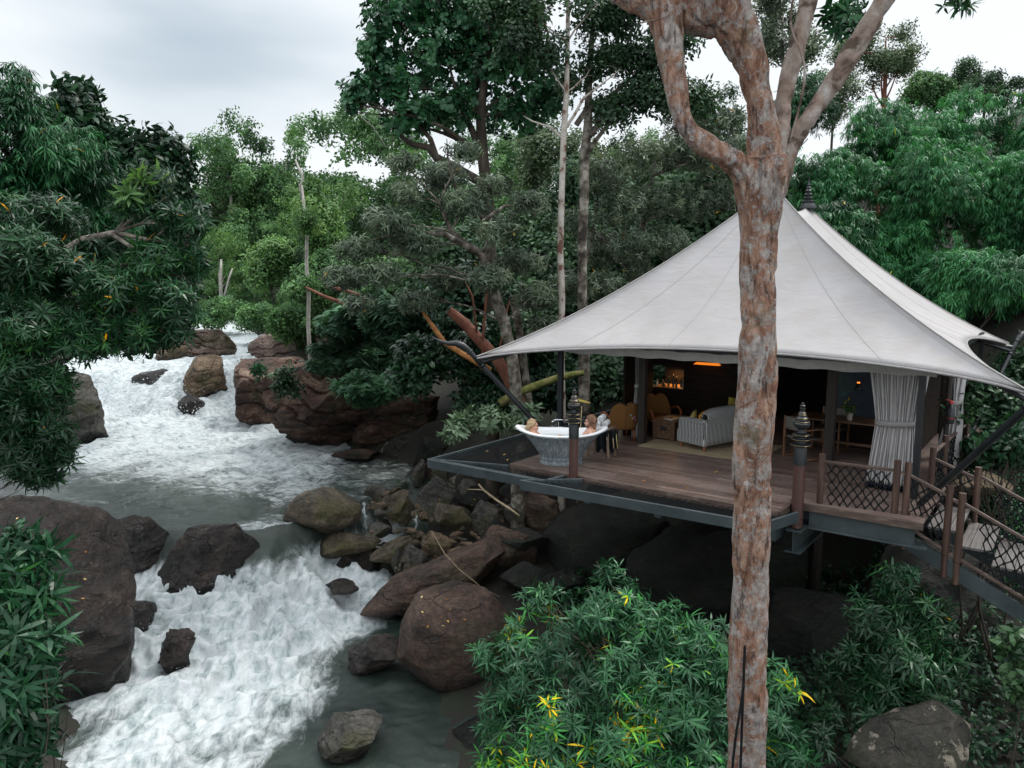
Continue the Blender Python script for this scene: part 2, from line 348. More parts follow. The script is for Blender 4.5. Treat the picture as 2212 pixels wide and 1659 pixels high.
# ---------------------------------------------------------------- rock materials
def rock_mat(name, dark, mid, light, rough=0.75, moss=None, lichen=None, wet=0.0, sc=0.9, crk=1.1):
    m, nt, ns, ls, b = new_mat(name); v = coords(nt); vs = coords(nt, (1, 1, 2.6))
    c = ramp(nt, noise(nt, vs, sc, 10, 0.68, 0.4), [(0.38, dark), (0.52, mid), (0.66, light)])
    if moss: c = mixc(nt, mrange(nt, noise(nt, v, 0.8, 6, 0.6), 0.50, 0.66), c, moss)
    if lichen: c = mixc(nt, mrange(nt, noise(nt, v, 2.3, 6, 0.6), 0.585, 0.605), c, lichen)
    c = mixc(nt, mrange(nt, noise(nt, v, 11, 8, 0.75), 0.40, 0.60, 0.5, 1.0), (0, 0, 0), c)
    c = mixc(nt, mrange(nt, noise(nt, v, 24, 4, 0.7), 0.66, 0.72, 0, .5), c, tuple(min(1, x * 2.2) for x in light))
    wv = ns.new('ShaderNodeVectorMath'); wv.operation = 'MULTIPLY_ADD'; wv.inputs[1].default_value = (.55, .55, .55)
    nz_ = ns.new('ShaderNodeTexNoise'); nz_.inputs['Scale'].default_value = 1.6; nz_.inputs['Detail'].default_value = 6; ls.new(v, nz_.inputs['Vector'])
    ls.new(nz_.outputs['Color'], wv.inputs[0]); ls.new(coords(nt, (1, 1, 1.5)), wv.inputs[2])
    vo = ns.new('ShaderNodeTexVoronoi'); vo.feature = 'DISTANCE_TO_EDGE'; vo.inputs['Scale'].default_value = crk; ls.new(wv.outputs[0], vo.inputs['Vector'])
    ck = mrange(nt, vo.outputs['Distance'], 0.0, 0.022, 0, 1); gate = mrange(nt, noise(nt, v, 1.1, 2), 0.48, 0.56, 0, 1)
    gm = ns.new('ShaderNodeMath'); gm.operation = 'MAXIMUM'; ls.new(ck, gm.inputs[0]); ls.new(gate, gm.inputs[1])
    c = mixc(nt, mrange(nt, gm.outputs[0], 0, 1, .45, 1.0), (0.004, 0.004, 0.003), c)
    aw = ns.new('ShaderNodeAttribute'); aw.attribute_name = 'wet'
    c = mixc(nt, aw.outputs['Fac'], c, mixc(nt, 1.0, c, (.22, .21, .19), 'MULTIPLY'))
    ls.new(c, b.inputs['Base Color'])
    ls.new(mixc(nt, aw.outputs['Fac'], mrange(nt, noise(nt, v, 2.0, 5, 0.6), 0.35, 0.65, rough - 0.12 - wet * .14, rough + 0.12 + wet * .1), (.26, .26, .26)), b.inputs['Roughness'])
    hs_ = ns.new('ShaderNodeMath'); hs_.operation = 'MULTIPLY_ADD'; hs_.inputs[1].default_value = .35; ls.new(gm.outputs[0], hs_.inputs[0]); ls.new(noise(nt, vs, 2.6, 12, 0.76, 0.3), hs_.inputs[2])
    p = bump(nt, hs_.outputs[0], 1.0, 0.30, b); bump(nt, noise(nt, v, 22, 6, 0.75), 0.8, 0.022, b, p)
    return m
RM = {
 'olive': rock_mat('rock_olive', (0.07, 0.058, 0.038), (0.19, 0.15, 0.10), (0.33, 0.27, 0.20), moss=(0.12, 0.11, 0.04)),
 'red': rock_mat('rock_red', (0.045, 0.030, 0.022), (0.15, 0.088, 0.064), (0.27, 0.18, 0.13), moss=(0.10, 0.075, 0.045)),
 'grey': rock_mat('rock_grey', (0.045, 0.044, 0.040), (0.15, 0.14, 0.12), (0.30, 0.28, 0.245), moss=(0.10, 0.10, 0.05)),
 'wet': rock_mat('rock_wet', (0.012, 0.010, 0.009), (0.050, 0.038, 0.033), (0.17, 0.13, 0.11), rough=0.22, wet=1),
 'wetbrown': rock_mat('rock_wet_brown', (0.012, 0.009, 0.008), (0.036, 0.025, 0.020), (0.095, 0.068, 0.055), rough=0.30, wet=1),
 'cliff': rock_mat('rock_cliff', (0.028, 0.016, 0.012), (0.16, 0.080, 0.055), (0.42, 0.28, 0.20), moss=(0.07, 0.065, 0.03), sc=0.6),
 'slab': rock_mat('rock_slab', (0.09, 0.055, 0.045), (0.27, 0.18, 0.145), (0.46, 0.37, 0.31), moss=(0.12, 0.10, 0.05), sc=0.6),
 'tan': rock_mat('rock_tan', (0.09, 0.065, 0.04), (0.30, 0.20, 0.125), (0.46, 0.36, 0.25), moss=(0.10, 0.085, 0.035), sc=0.7),
 'moss': rock_mat('rock_mossy', (0.004, 0.006, 0.004), (0.012, 0.015, 0.009), (0.036, 0.036, 0.022), moss=(0.016, 0.024, 0.008)),  # mossy rock, its tone lowered to deepen the darkness under the deck
 'lichen': rock_mat('rock_lichened', (0.028, 0.026, 0.02), (0.055, 0.05, 0.037), (0.12, 0.11, 0.085), moss=(0.04, 0.045, 0.02), lichen=(0.36, 0.32, 0.25)),
}
_ico = {}
def ico(n):
    if n not in _ico:
        bm = bmesh.new(); bmesh.ops.create_icosphere(bm, subdivisions=n, radius=1)
        _ico[n] = (np.array([v.co[:] for v in bm.verts]), np.array([[v.index for v in f.verts] for f in bm.faces])); bm.free()
    return _ico[n]
def rock_shape(seed, dims, ang=0.7, rough=0.06, strata=0.0, n=5, chop=None, tilt=(0, 0, 0)):
    r = np.random.default_rng(seed); V, F = ico(n); V = V.copy()
    V = V * (1 + 0.10 * fbm(V * 1.3 + seed, 2, seed)[:, None])
    k = int(10 + ang * 12)
    for i in range(k):
        nn = r.normal(size=3); nn /= np.linalg.norm(nn); d = r.uniform(0.50, 0.90) if ang > 0.4 else r.uniform(0.78, 0.97)
        e = V @ nn - d; V = V - nn * (np.clip(e, 0, None) * (0.55 + 0.43 * min(1, ang * 1.1)))[:, None]
    for nn, d in (chop or []):
        nn = np.array(nn, float); nn /= np.linalg.norm(nn); e = V @ nn - d; V = V - nn * (np.clip(e, 0, None) * 0.97)[:, None]
    V = V - (V.max(0) + V.min(0)) / 2; V = V / V.max(0)
    D = np.array(dims) / 2; V = V * D
    s = D.mean(); nr = V / (np.linalg.norm(V, axis=1)[:, None] + 1e-6)
    q = V / s
    rdg = 1 - np.abs(fbm(q * 2.4 + 3, 3, seed + 7)); stepn = fbm(q * np.array([1.2, 1.2, 2.4]), 3, seed + 13); stp = np.round(stepn * 3) / 3
    V = V + nr * (s * rough * (0.9 * fbm(q * 2.0, 5, seed + 1, .55) + 0.55 * (rdg - .6) + (1.1 * stp if ang > .4 else .25 * stp)))[:, None]
    if strata:
        h = q[:, 2] * 3.1 + q[:, 0] * .35 + 1.0 * fbm(q * 1.3, 3, seed + 3); st = np.abs((h % 1) - 0.5) * 2
        V[:, :2] -= nr[:, :2] * (1.5 * s * strata * (1 - sst(0.0, 0.35, st)))[:, None]
    E = Matrix.Rotation(tilt[2], 3, 'Z') @ Matrix.Rotation(tilt[1], 3, 'Y') @ Matrix.Rotation(tilt[0], 3, 'X')
    return V @ np.array(E).T, F
def rock(label, px, py, wpx, hpx, zb, mat, seed=1, dep=0.9, roll=0, yaw=0, pitch=0, ang=0.7, rough=0.05, strata=0.0, n=5, group=None, name='boulder', sink=0.16, cat='rock', chop=None):
    """px,py: foot of the rock in the picture; wpx,hpx: how large it looks; zb: height of what it stands on"""
    g = G(px, py, zb); dist = g.y / math.cos(PIT) ** 1; s = dist / FPX
    w, h = wpx * s, hpx * s; d = w * dep
    el = math.atan2(CZ - zb - h / 2, g.y); hh = max(0.35 * h, (h - d * math.sin(el) * 0.75) / math.cos(el)); hh = hh * (1 + sink)
    V, F = rock_shape(seed, (w, d, hh), ang, rough, strata, n, chop, tilt=(R(pitch), R(-roll), R(yaw)))
    zmin = V[:, 2].min()
    o = npmesh(name, V, F, RM[mat], smooth=True)
    o.location = (g.x, g.y + d * 0.42, zb - zmin - sink * hh)
    if ang > 0.5: o.data.set_sharp_from_angle(angle=R(34))
    Wd = V + np.array(o.location); wz_ = water_z(Wd[:, 0], Wd[:, 1]); ch = sst(-1.0, .3, Wd[:, 0] - interp(Wd[:, 1], XL)) * sst(1.0, -.3, Wd[:, 0] - interp(Wd[:, 1], XR))
    wv_ = (1 - sst(.10, .42, Wd[:, 2] - wz_ - .22 * fbm(Wd * 1.7, 3, seed))) * ch
    a_ = o.data.attributes.new('wet', 'FLOAT', 'POINT'); a_.data.foreach_set('value', wv_.astype(np.float32))
    return tag(o, label, cat, group)
# left bank and mid-stream
rock('huge wet brown boulder filling the left bank behind the leafy bush', -10, 1575, 540, 545, -4.75, 'wetbrown', 3, dep=.9, ang=0.45, rough=0.045, n=6, sink=0.05, roll=-10, chop=[((.75, -.1, .75), .60), ((.2, -.9, .35), .75)])
rock('black wet angular rock beside the top of the lower cascade', 425, 1310, 225, 205, -4.4, 'wet', 11, dep=.7, ang=1.0, rough=.05, n=6, chop=[((-.45, -.75, .5), .42), ((.6, -.65, .45), .38), ((0, .2, 1), .55)])
rock('dark wet broken rock wedged between the huge boulder and the cascade rock', 292, 1275, 200, 180, -4.3, 'wet', 12, dep=.7, ang=0.95, rough=.06, n=6, chop=[((-.3, -.8, .5), .42), ((.5, -.6, .6), .45)])
rock('low dark wet rock below the wedged rock, touching the white water', 380, 1318, 120, 60, -4.4, 'wet', 14, dep=.8, ang=0.9, rough=.07, n=4)
rock('small black rock standing alone in the white rapids', 370, 1462, 84, 112, -4.6, 'wet', 19, dep=.8, ang=0.9, rough=.10)
rock('brownish wet rock under the low edge of the huge boulder', 215, 1420, 190, 150, -4.75, 'wet', 24, dep=.8, ang=0.5, rough=.08)
rock('black rock half drowned in foam under the long olive boulder', 735, 1290, 76, 40, -4.2, 'wet', 29, dep=.9, ang=0.8, rough=.10, n=4)
# lip boulders
rock('large rounded olive brown boulder at the lip of the lower cascade', 685, 1160, 176, 122, -3.35, 'olive', 31, dep=.85, ang=0.38, rough=.025, n=6)
rock('long olive boulder lying below the large rounded one', 728, 1212, 172, 82, -4.0, 'olive', 35, dep=.6, roll=6, ang=0.6, rough=.045, n=5)
rock('dark rock under the long olive boulder', 775, 1232, 110, 60, -4.3, 'wet', 37, dep=.8, ang=0.7, n=4)
rock('flat olive grey boulder leaning right of the long olive boulder', 850, 1212, 118, 58, -3.9, 'olive', 41, dep=.6, roll=20, ang=0.7)
rock('small dark grey boulder at the tip of the long olive boulder', 815, 1165, 56, 40, -3.6, 'grey', 43, ang=0.6, n=4)
rock('grey tan boulder right of the small waterfall', 808, 1098, 62, 60, -3.35, 'grey', 45, ang=0.9)
rock('craggy tan boulder second right of the small waterfall', 855, 1128, 78, 82, -3.5, 'olive', 47, ang=0.9, rough=.08)
rock('narrow upright grey rock by the pool corner', 904, 1042, 26, 56, -3.0, 'grey', 48, ang=0.9, n=4, roll=-15)
rock('brown upright rock leaning beside the pool corner', 925, 1035, 34, 48, -3.0, 'red', 49, ang=0.8, n=4, roll=-20)
rock('tapering grey rock under the corner of the steel net frame', 948, 1035, 34, 60, -2.9, 'grey', 50, ang=0.9, n=4)
rock('dark grey rounded rock in the shallow tan pool', 931, 1085, 46, 44, -3.1, 'grey', 51, ang=0.5, n=4)
rock('second dark rounded rock in the shallow tan pool', 921, 1098, 36, 34, -3.2, 'grey', 52, ang=0.5, n=4)
rock('small brown stone above the thin waterfall', 897, 1118, 24, 20, -3.2, 'olive', 53, ang=0.6, n=4)
rock('small tan block beside the thin waterfall', 914, 1128, 26, 26, -3.3, 'tan', 54, ang=0.9, n=4)
rock('long grey slab leaning up from the thin waterfall', 950, 1128, 92, 96, -3.3, 'grey', 55, dep=.5, roll=40, ang=0.8)
rock('broad faceted brown grey rock in the middle of the rubble', 976, 1150, 88, 74, -3.2, 'olive', 57, ang=0.95)
rock('green grey block behind the broken branch', 1022, 1110, 72, 60, -3.0, 'moss', 59, ang=0.95, roll=-15)
rock('dark leaning block right of the faceted rock', 1046, 1150, 72, 72, -3.2, 'grey', 61, dep=.7, roll=25, ang=0.95)
rock('dark grey slab end beside the branch tip', 1110, 1128, 44, 44, -2.8, 'grey', 62, ang=0.8, n=4)
rock('big brown grey boulder under the front tip of the net frame', 1165, 1152, 96, 96, -3.1, 'red', 63, ang=0.8, rough=.06)
rock('rounded dark stone under the net frame edge', 1010, 1078, 60, 48, -3.0, 'grey', 64, ang=0.7, n=4)
rock('wide weathered rock ledge below the net frame corner', 1050, 1066, 180, 66, -3.0, 'lichen', 65, dep=.5, ang=0.8, n=5)
rock('dark rock ledge behind the rubble under the deck', 1150, 1090, 150, 60, -2.6, 'moss', 66, dep=.6, ang=0.7)
rock('tan wedge shaped block above the long brown slab', 945, 1206, 78, 66, -3.6, 'tan', 67, dep=.7, roll=25, ang=0.95)
rock('small tan block on the rubble right of the wedge', 988, 1202, 56, 26, -3.5, 'tan', 68, dep=.7, roll=5, ang=0.9, n=4)
rock('small rounded olive rock in the black gap', 902, 1174, 34, 36, -3.5, 'olive', 69, ang=0.5, n=4, roll=30)
rock('upright grey block standing behind the long brown slab', 892, 1248, 62, 84, -4.0, 'grey', 70, dep=.6, roll=15, ang=0.9)
rock('pale streaked narrow rock beside the foam edge', 862, 1250, 34, 74, -4.1, 'lichen', 71, dep=.8, ang=0.7, n=4)
rock('mossy dark block in the right of the rubble', 1080, 1178, 90, 60, -3.3, 'moss', 72, ang=0.8)
rock('brown ridge block right of the rubble centre', 1100, 1222, 130, 90, -3.5, 'red', 73, dep=.7, ang=0.9, roll=-12)
rock('grey green block above the brown ridge block', 1130, 1196, 120, 56, -3.2, 'moss', 74, dep=.8, ang=0.8)
rock('low mossy boulder below the brown ridge block', 1135, 1284, 120, 76, -3.8, 'moss', 75, dep=.8, ang=0.7)
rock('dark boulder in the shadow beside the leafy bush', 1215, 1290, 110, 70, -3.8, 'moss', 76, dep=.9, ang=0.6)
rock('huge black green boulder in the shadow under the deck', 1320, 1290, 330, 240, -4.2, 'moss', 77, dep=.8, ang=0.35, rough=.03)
rock('long dark brown slab slanting from the foam up over the rubble', 945, 1330, 370, 140, -4.35, 'red', 78, dep=.42, roll=26, ang=0.75, rough=.045, n=6)
rock('dark underside rock carrying the long brown slab', 1010, 1300, 200, 110, -4.4, 'wet', 79, dep=.6, ang=0.7)
rock('huge smooth reddish boulder by the dark pool', 975, 1520, 285, 300, -4.75, 'red', 80, dep=.85, ang=0.30, rough=.026, n=6, sink=0.06, roll=14)
rock('black wet rock sloping into the foam beside the reddish boulder', 800, 1470, 150, 92, -4.65, 'wet', 82, dep=.7, roll=20, ang=0.8, rough=.08)
rock('square cracked boulder standing in the near dark pool', 742, 1668, 160, 156, -4.75, 'grey', 85, dep=.9, ang=0.85, rough=.05, strata=.03, n=6, sink=.05)
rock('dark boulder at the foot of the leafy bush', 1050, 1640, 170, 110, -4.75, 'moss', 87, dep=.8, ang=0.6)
rock('low dark rock by the bottom of the dark pool', 985, 1668, 70, 40, -4.8, 'wet', 88, dep=.8, ang=0.6, n=4)
# bottom right
rock('broad dark rock with pale lichen patches in the bottom right corner', 2020, 1740, 330, 235, -3.0, 'lichen', 90, dep=.8, roll=22, ang=0.7, rough=.035, n=6)
rock('mossy streaked rock face behind the main tree trunk', 1790, 1500, 320, 250, -4.5, 'moss', 93, dep=.5, ang=0.6, rough=.03, n=6, chop=[((0, 0, 1), .75)])
rock('yellow mossy ground rock beyond the stair railing', 2115, 1075, 190, 80, -1.2, 'tan', 94, dep=1.0, ang=0.3, rough=.05)
# pool cliffs and upper falls
rock('layered red brown cliff block at the right of the upper pool', 705, 992, 300, 236, -3.2, 'cliff', 101, dep=1.1, ang=0.85, rough=.06, strata=.06, n=6, sink=.06, chop=[((0, 0, 1), .6)])
rock('tall dark cliff block with an undercut beside the falls', 550, 935, 165, 178, -3.2, 'cliff', 104, dep=1.5, ang=0.85, rough=.05, strata=.05, n=6, sink=.06, chop=[((0, 0, 1), .6)])
rock('layered low cliff foot under the feathery shrubs', 845, 990, 200, 150, -3.2, 'cliff', 107, dep=.8, ang=0.8, rough=.06, strata=.06, n=6, chop=[((0, 0, 1), .6)])
rock('flat wet slab tilting into the upper pool', 760, 1003, 110, 40, -3.1, 'cliff', 108, dep=.6, ang=0.9, roll=5, n=5)
rock('brown mossy ledge at the back of the pool corner', 880, 1000, 130, 70, -3.1, 'lichen', 109, dep=.7, ang=0.8, strata=.05)
rock('dark square rock face left of the net frame corner', 935, 1015, 90, 80, -3.0, 'moss', 110, dep=.6, ang=0.9)
rock('flat topped tan slab above the cliff blocks', 622, 782, 190, 66, -1.15, 'slab', 111, dep=.9, ang=0.85, rough=.04, strata=.04, n=6, chop=[((0, 0, 1), .5)])
rock('broad upper slab sloping behind the cliff blocks', 650, 860, 330, 110, -2.6, 'slab', 113, dep=1.0, ang=0.85, rough=.04, strata=.04, n=6, roll=5, chop=[((0, 0, 1), .5)])
rock('tan mossy boulder standing in the middle of the upper falls', 432, 892, 96, 128, -3.0, 'tan', 115, dep=.8, ang=0.8, rough=.05, strata=.04, n=6, sink=.06)
rock('dark wet foot of the falls boulder', 404, 905, 60, 60, -3.1, 'wet', 116, dep=.8, ang=0.8, n=5)
rock('grey rock with water trickling down at the left of the falls', 150, 960, 120, 170, -3.1, 'grey', 118, dep=.9, ang=0.8, rough=.06, strata=.03, n=5)
rock('tan layered rock island above the upper falls', 430, 776, 130, 66, -1.05, 'slab', 121, dep=.6, ang=0.8, rough=.07, strata=.07, n=6, chop=[((0, 0, 1), .55)])
rock('brown mossy rock left end of the rock island', 368, 782, 80, 50, -1.1, 'tan', 122, dep=.6, ang=0.7, rough=.06, strata=.05)
rock('low slab on the rock island nearest the far rapids', 425, 728, 70, 18, -0.8, 'slab', 123, dep=.8, ang=0.8, n=4)
rock('dark wet hump under the glassy fall', 330, 858, 130, 70, -2.4, 'wet', 125, dep=.7, ang=0.6, rough=.05)
rock('dark rock at the far bank beside the rapids', 560, 722, 40, 20, -0.9, 'wet', 127, dep=.8, ang=0.8, n=4)
rock('small brown rock at the far bank', 620, 716, 46, 22, -0.9, 'red', 128, dep=.8, ang=0.8, n=4)
rock('dark mossy rock wall added to deepen the shadow under the middle of the deck', 1560, 1400, 420, 330, -4.4, 'moss', 131, dep=.5, ang=.6, n=6)  # near-black rock put in to blacken the space below the deck
rock('dark rock added to deepen the shadow under the stairs', 2060, 1460, 420, 330, -4.4, 'moss', 132, dep=.5, ang=.6, n=6)  # same kind of added dark filler, below the stairs
# small stones filling the rubble
rr = random.Random(5); k = 0
stone_meshes = []
for i in range(6):
    V, F = rock_shape(300 + i, (1, .8, .7), 0.85, .06, n=4); o = npmesh('stone', V, F, RM[['grey', 'olive', 'tan', 'grey', 'olive', 'tan'][i]], smooth=True)
    o.data.set_sharp_from_angle(angle=R(34)); stone_meshes.append(o)
used = set()
def stone(x, y, z, s, i=None):
    i = rr.randrange(6) if i is None else i
    if i in used: o = stone_meshes[i].copy(); COL.objects.link(o)
    else: o = stone_meshes[i]; used.add(i)
    o.location = (x, y, z); o.scale = (s * rr.uniform(.8, 1.5), s * rr.uniform(.7, 1.1), s * rr.uniform(.6, 1.0))
    o.rotation_euler = (rr.uniform(-.5, .5), rr.uniform(-.5, .5), rr.uniform(0, 6.28))
    tag(o, 'loose stone in the rubble between the boulders below the deck', 'stone', 'loose stones in the rubble below the deck')
for i in range(150):
    px = rr.uniform(800, 1210) if i < 100 else rr.uniform(960, 1230); py = rr.uniform(1060, 1300)
    if px < 860 and py > 1180: continue
    zb = -3.05 - 1.3 * max(0, (py - 1130)) / 170.; g = G(px, py, zb)
    stone(g.x, g.y, zb + .05, rr.uniform(.14, .42))
# ================================================================= deck, frames, tent (all in deck coordinates: x along the front edge, y inwards)
m_deck, nt, ns, ls, b = new_mat('deck_wood')
v = coords(nt, (0.35, 9.0, 1)); v2 = coords(nt, (1, 1, 1))
at = ns.new('ShaderNodeAttribute'); at.attribute_name = 'rnd'
c = ramp(nt, noise(nt, v, 3.0, 6, 0.7), [(0.3, (0.07, 0.042, 0.035)), (0.55, (0.165, 0.11, 0.092)), (0.75, (0.31, 0.24, 0.21))])
c = mixc(nt, mrange(nt, noise(nt, v2, 0.9, 4, 0.6), 0.42, 0.64, 0.1, 0.6), c, (0.26, 0.20, 0.175))
c = mixc(nt, mrange(nt, at.outputs['Fac'], 0, 1, 0.60, 1.0), (0, 0, 0), c)
ls.new(c, b.inputs['Base Color']); b.inputs['Roughness'].default_value = 0.42
bump(nt, noise(nt, coords(nt, (0.3, 18, 1)), 4, 4, 0.7), 0.5, 0.008, b)
m_steel = nmat('painted_steel', [(0.3, (0.022, 0.032, 0.036)), (0.6, (0.046, 0.060, 0.065)), (0.8, (0.085, 0.105, 0.11))], sc=2.2, rough=0.42, bmp=0.15, bdist=0.004, metal=0.0)
m_black = nmat('black_metal', [(0.3, (0.005, 0.007, 0.008)), (0.7, (0.018, 0.022, 0.025))], sc=4, rough=0.42, bmp=0.1, bdist=0.003)
m_netrope = flat('black_net_cord', (0.008, 0.009, 0.010), 0.85)
m_wood = nmat('post_wood', [(0.25, (0.022, 0.011, 0.008)), (0.5, (0.06, 0.030, 0.021)), (0.78, (0.15, 0.095, 0.07))], sc=4, rough=0.55, bmp=0.4, bdist=0.004, stretch=(3, 3, 0.35), bsc=8)
m_railw = nmat('rail_wood', [(0.25, (0.035, 0.020, 0.016)), (0.55, (0.09, 0.060, 0.048)), (0.8, (0.22, 0.17, 0.14))], sc=3, rough=0.6, bmp=0.4, bdist=0.004, stretch=(1, 1, 5), bsc=10)
m_ironred = nmat('post_mahogany', [(0.3, (0.045, 0.022, 0.019)), (0.7, (0.095, 0.047, 0.038))], sc=3, rough=0.4, bmp=0.2, bdist=0.003, stretch=(4, 4, .6))
m_brass = flat('gilded_edge', (0.42, 0.32, 0.16), 0.35, 0.8)
m_dark = nmat('dark_timber', [(0.3, (0.012, 0.009, 0.007)), (0.7, (0.038, 0.028, 0.022))], sc=3, rough=0.6, bmp=0.3, bdist=0.004, stretch=(3, 3, .5))

deck = thing('wooden_deck', 'brown plank deck of the tent pavilion jutting out over the rocks', 'deck', A0, DROT)
RX = 6.95; DW = 10.6
vs, fs, rn = [], [], []
rd = random.Random(2); w0 = 0.0; brd = 0.135
while w0 < DW:
    hi = RX if w0 > 0.66 else 5.08
    cuts = [0] + sorted(rd.uniform(.5, hi - .5) for _ in range(2)) + [hi]
    for a, b2 in zip(cuts[:-1], cuts[1:]):
        mb = MB(); z = rd.uniform(-.0015, .0015)
        mb.box(((a + b2) / 2, w0 + brd / 2, -0.02 + z), (b2 - a - .006, brd - .018, 0.04)); k = len(vs)
        vs += mb.v; fs += [tuple(i + k for i in f) for f in mb.f]; rn += [rd.random()] * 8
    w0 += brd
npmesh('decking', vs, fs, m_deck, deck, attrs={'rnd': rn})
mb = MB(); mb.box((2.53, -0.022, -0.055), (5.12, .036, .11)); mb.box((5.10, .30, -0.055), (.036, .60, .11)); mb.box((-0.022, 5.3, -0.055), (.036, 10.6, .11)); mb.box((6.04, .64, -0.055), (1.84, .036, .11))
mb.build('edge_board', m_railw, deck, bevel=.004)
mb = MB()
for w in (0.85, 1.5, 2.7, 3.9, 5.1, 6.3, 7.5, 8.7, 10.0): mb.box((3.4, w, -.2), (6.7, .09, .2))
for u in (0.25, 1.6, 3.0, 4.4, 4.95): mb.box((u, 5.3, -.42), (.12, 10.3, .24))
mb.build('floor_beam', m_steel, deck)
for u, w in ((1.2, 5.6), (4.2, 5.8), (1.2, 9), (4.5, 9), (6.6, 8)):
    mb = MB(); mb.tube([(u, w, -.5), (u, w, -5.6)], .14, 12); mb.build('support_column', m_dark, deck)
# the steel I-beam end under the right bollard and the fascia beam under the railing
def ibeam(mb, a, b, h=.26, w=.2, t=.022):
    a = Vector(a); b = Vector(b)
    mb.beam(a + Vector((0, 0, h / 2)), b + Vector((0, 0, h / 2)), w, t); mb.beam(a - Vector((0, 0, h / 2)), b - Vector((0, 0, h / 2)), w, t)
    mb.beam(a, b, t * .8, h - t)
mb = MB(); ibeam(mb, (5.22, .34, -.56), (5.22, 2.6, -.56), .34, .24); mb.build('cantilever_beam', m_steel, deck)
mb = MB(); mb.box((6.1, .70, -.24), (1.5, .02, .25)); mb.box((6.15, .66, -.375), (1.75, .12, .02)); mb.build('fascia_beam', m_steel, deck, bevel=.003)

def net_frame(label, pts, inner, sp, nz=-.07):
    """pts: outline corners in deck coordinates; a steel channel along the open edges, a cord net inside"""
    t = thing('steel_net_frame', label, 'net platform', A0, DROT, 'steel net frames round the deck')
    mb = MB()
    for (a, b2) in pts: mb.beam((a[0], a[1], a[2] if len(a) > 2 else -.11), (b2[0], b2[1], b2[2] if len(b2) > 2 else -.11), .05, .17)
    mb.build('steel_channel', m_steel, t, bevel=.006)
    poly = inner; mb = MB(); ring = MB()
    ang = 0.55
    for s in (1, -1):
        d = np.array([math.cos(ang * s), math.sin(ang * s)]); nrm = np.array([-d[1], d[0]]); pj = [float(np.dot(nrm, q)) for q in poly]
        k = min(pj) + sp * .5
        while k < max(pj):
            xs_ = []
            for i in range(len(poly)):
                p, q = np.array(poly[i]), np.array(poly[(i + 1) % len(poly)]); a1, a2 = np.dot(nrm, p) - k, np.dot(nrm, q) - k
                if a1 * a2 < 0: xs_.append(p + (q - p) * a1 / (a1 - a2))
            xs_.sort(key=lambda r_: float(np.dot(r_, d)))
            for i in range(0, len(xs_) - 1, 2):
                p, q = xs_[i], xs_[i + 1]; m_ = (p + q) / 2; l_ = float(np.linalg.norm(q - p)); sag = min(.10, .02 * l_ * l_)
                mb.tube([(p[0], p[1], nz - .02), (m_[0], m_[1], nz - .02 - sag), (q[0], q[1], nz - .02)], .0036, 3, cap=False)
            k += sp
    mb.build('cord_net', m_netrope, t)
    for i in range(len(poly)):
        p, q = Vector((*poly[i], 0)), Vector((*poly[(i + 1) % len(poly)], 0)); n = int((q - p).length / .12)
        d = (q - p).normalized(); nr = Vector((-d.y, d.x, 0))
        pth = [p + d * (.12 * k2 / 2) + nr * (.035 * (1 if k2 % 2 else -1)) + Vector((0, 0, nz)) for k2 in range(2 * n)]
        if len(pth) > 2: ring.tube(pth, .006, 4)
    ring.build('lacing_cord', m_netrope, t); return t
net_frame('wide steel framed cord net left of the bathtub, its corner pointing over the pool',
          [((-1.62, -.62), (-1.55, 8.3)), ((-1.62, -.62), (1.10, -.60)), ((1.10, -.60), (1.25, .0)), ((-1.58, -.55), (-.05, -.04)), ((-1.55, 8.3), (-.05, 8.3)), ((-1.56, 4.9), (-.05, 4.9))],
          [(-1.54, -.35), (-.10, .02), (-.10, 8.2), (-1.5, 8.2)], .042)
net_frame('small wedge of cord net under the front left corner of the deck', [((-1.35, -.54), (1.02, -.54))], [(-1.15, -.50), (1.0, -.50), (1.05, -.06), (-.02, -.06)], .05)
net_frame('long steel framed cord net along the front edge of the deck', [((.78, -.80), (5.05, -.62)), ((.78, -.80), (1.62, -.06)), ((5.05, -.62), (5.30, .22))],
          [(.95, -.70), (4.95, -.55), (5.2, -.06), (1.6, -.06)], .042)

# bollards
PROF = [(12, 165), (20, 185), (12, 188), (32, 200), (33, 212), (20, 222), (30, 227), (29, 238), (22, 242), (31, 247), (31, 262), (27, 268), (43, 284), (40, 290), (50, 305), (50, 318), (44, 322), (70, 345), (70, 354), (60, 360), (70, 372), (60, 380), (90, 384), (90, 390), (84, 394), (98, 412), (98, 432), (82, 458), (58, 468), (42, 480), (42, 500), (50, 520), (44, 536), (102, 541), (102, 547), (60, 560), (55, 575), (58, 590), (108, 597), (108, 603), (62, 618), (62, 650), (116, 662), (116, 669), (68, 690), (75, 705), (75, 905)]
def bollard(label, loc, sc, zt, zb, extra=None):
    t = thing('carved_bollard', label, 'bollard', loc, 0, 'carved bollards at the deck edge')
    pr = [(r * sc, zt - (y - 165) * sc) for r, y in reversed(PROF)]
    mb = MB(); mb.lathe(pr, 28); mb.build('turned_finial', m_black, t, smooth=True, angle=35)
    mb = MB()
    for r, y in ((103, 545), (109, 600), (117, 666), (91, 387), (43, 286), (50.5, 306), (71, 349), (30.5, 229)):
        z = zt - (y - 165) * sc; n = 28; mb.tube([(r * sc * math.cos(2 * math.pi * k / n), r * sc * math.sin(2 * math.pi * k / n), z) for k in range(n + 1)], .0016, 5, cap=False)
    mb.build('gilt_ring', m_brass, t)
    mb = MB(); mb.lathe([(68 * sc, zb), (68 * sc, zt - 735 * sc)], 20); mb.build('post', m_ironred, t, smooth=True, angle=40)
    return t
bollard('slimmer carved black bollard on a brown post standing right in front of the bathtub', L(1.44, -.08, 0), .00122, 1.60, -.16)
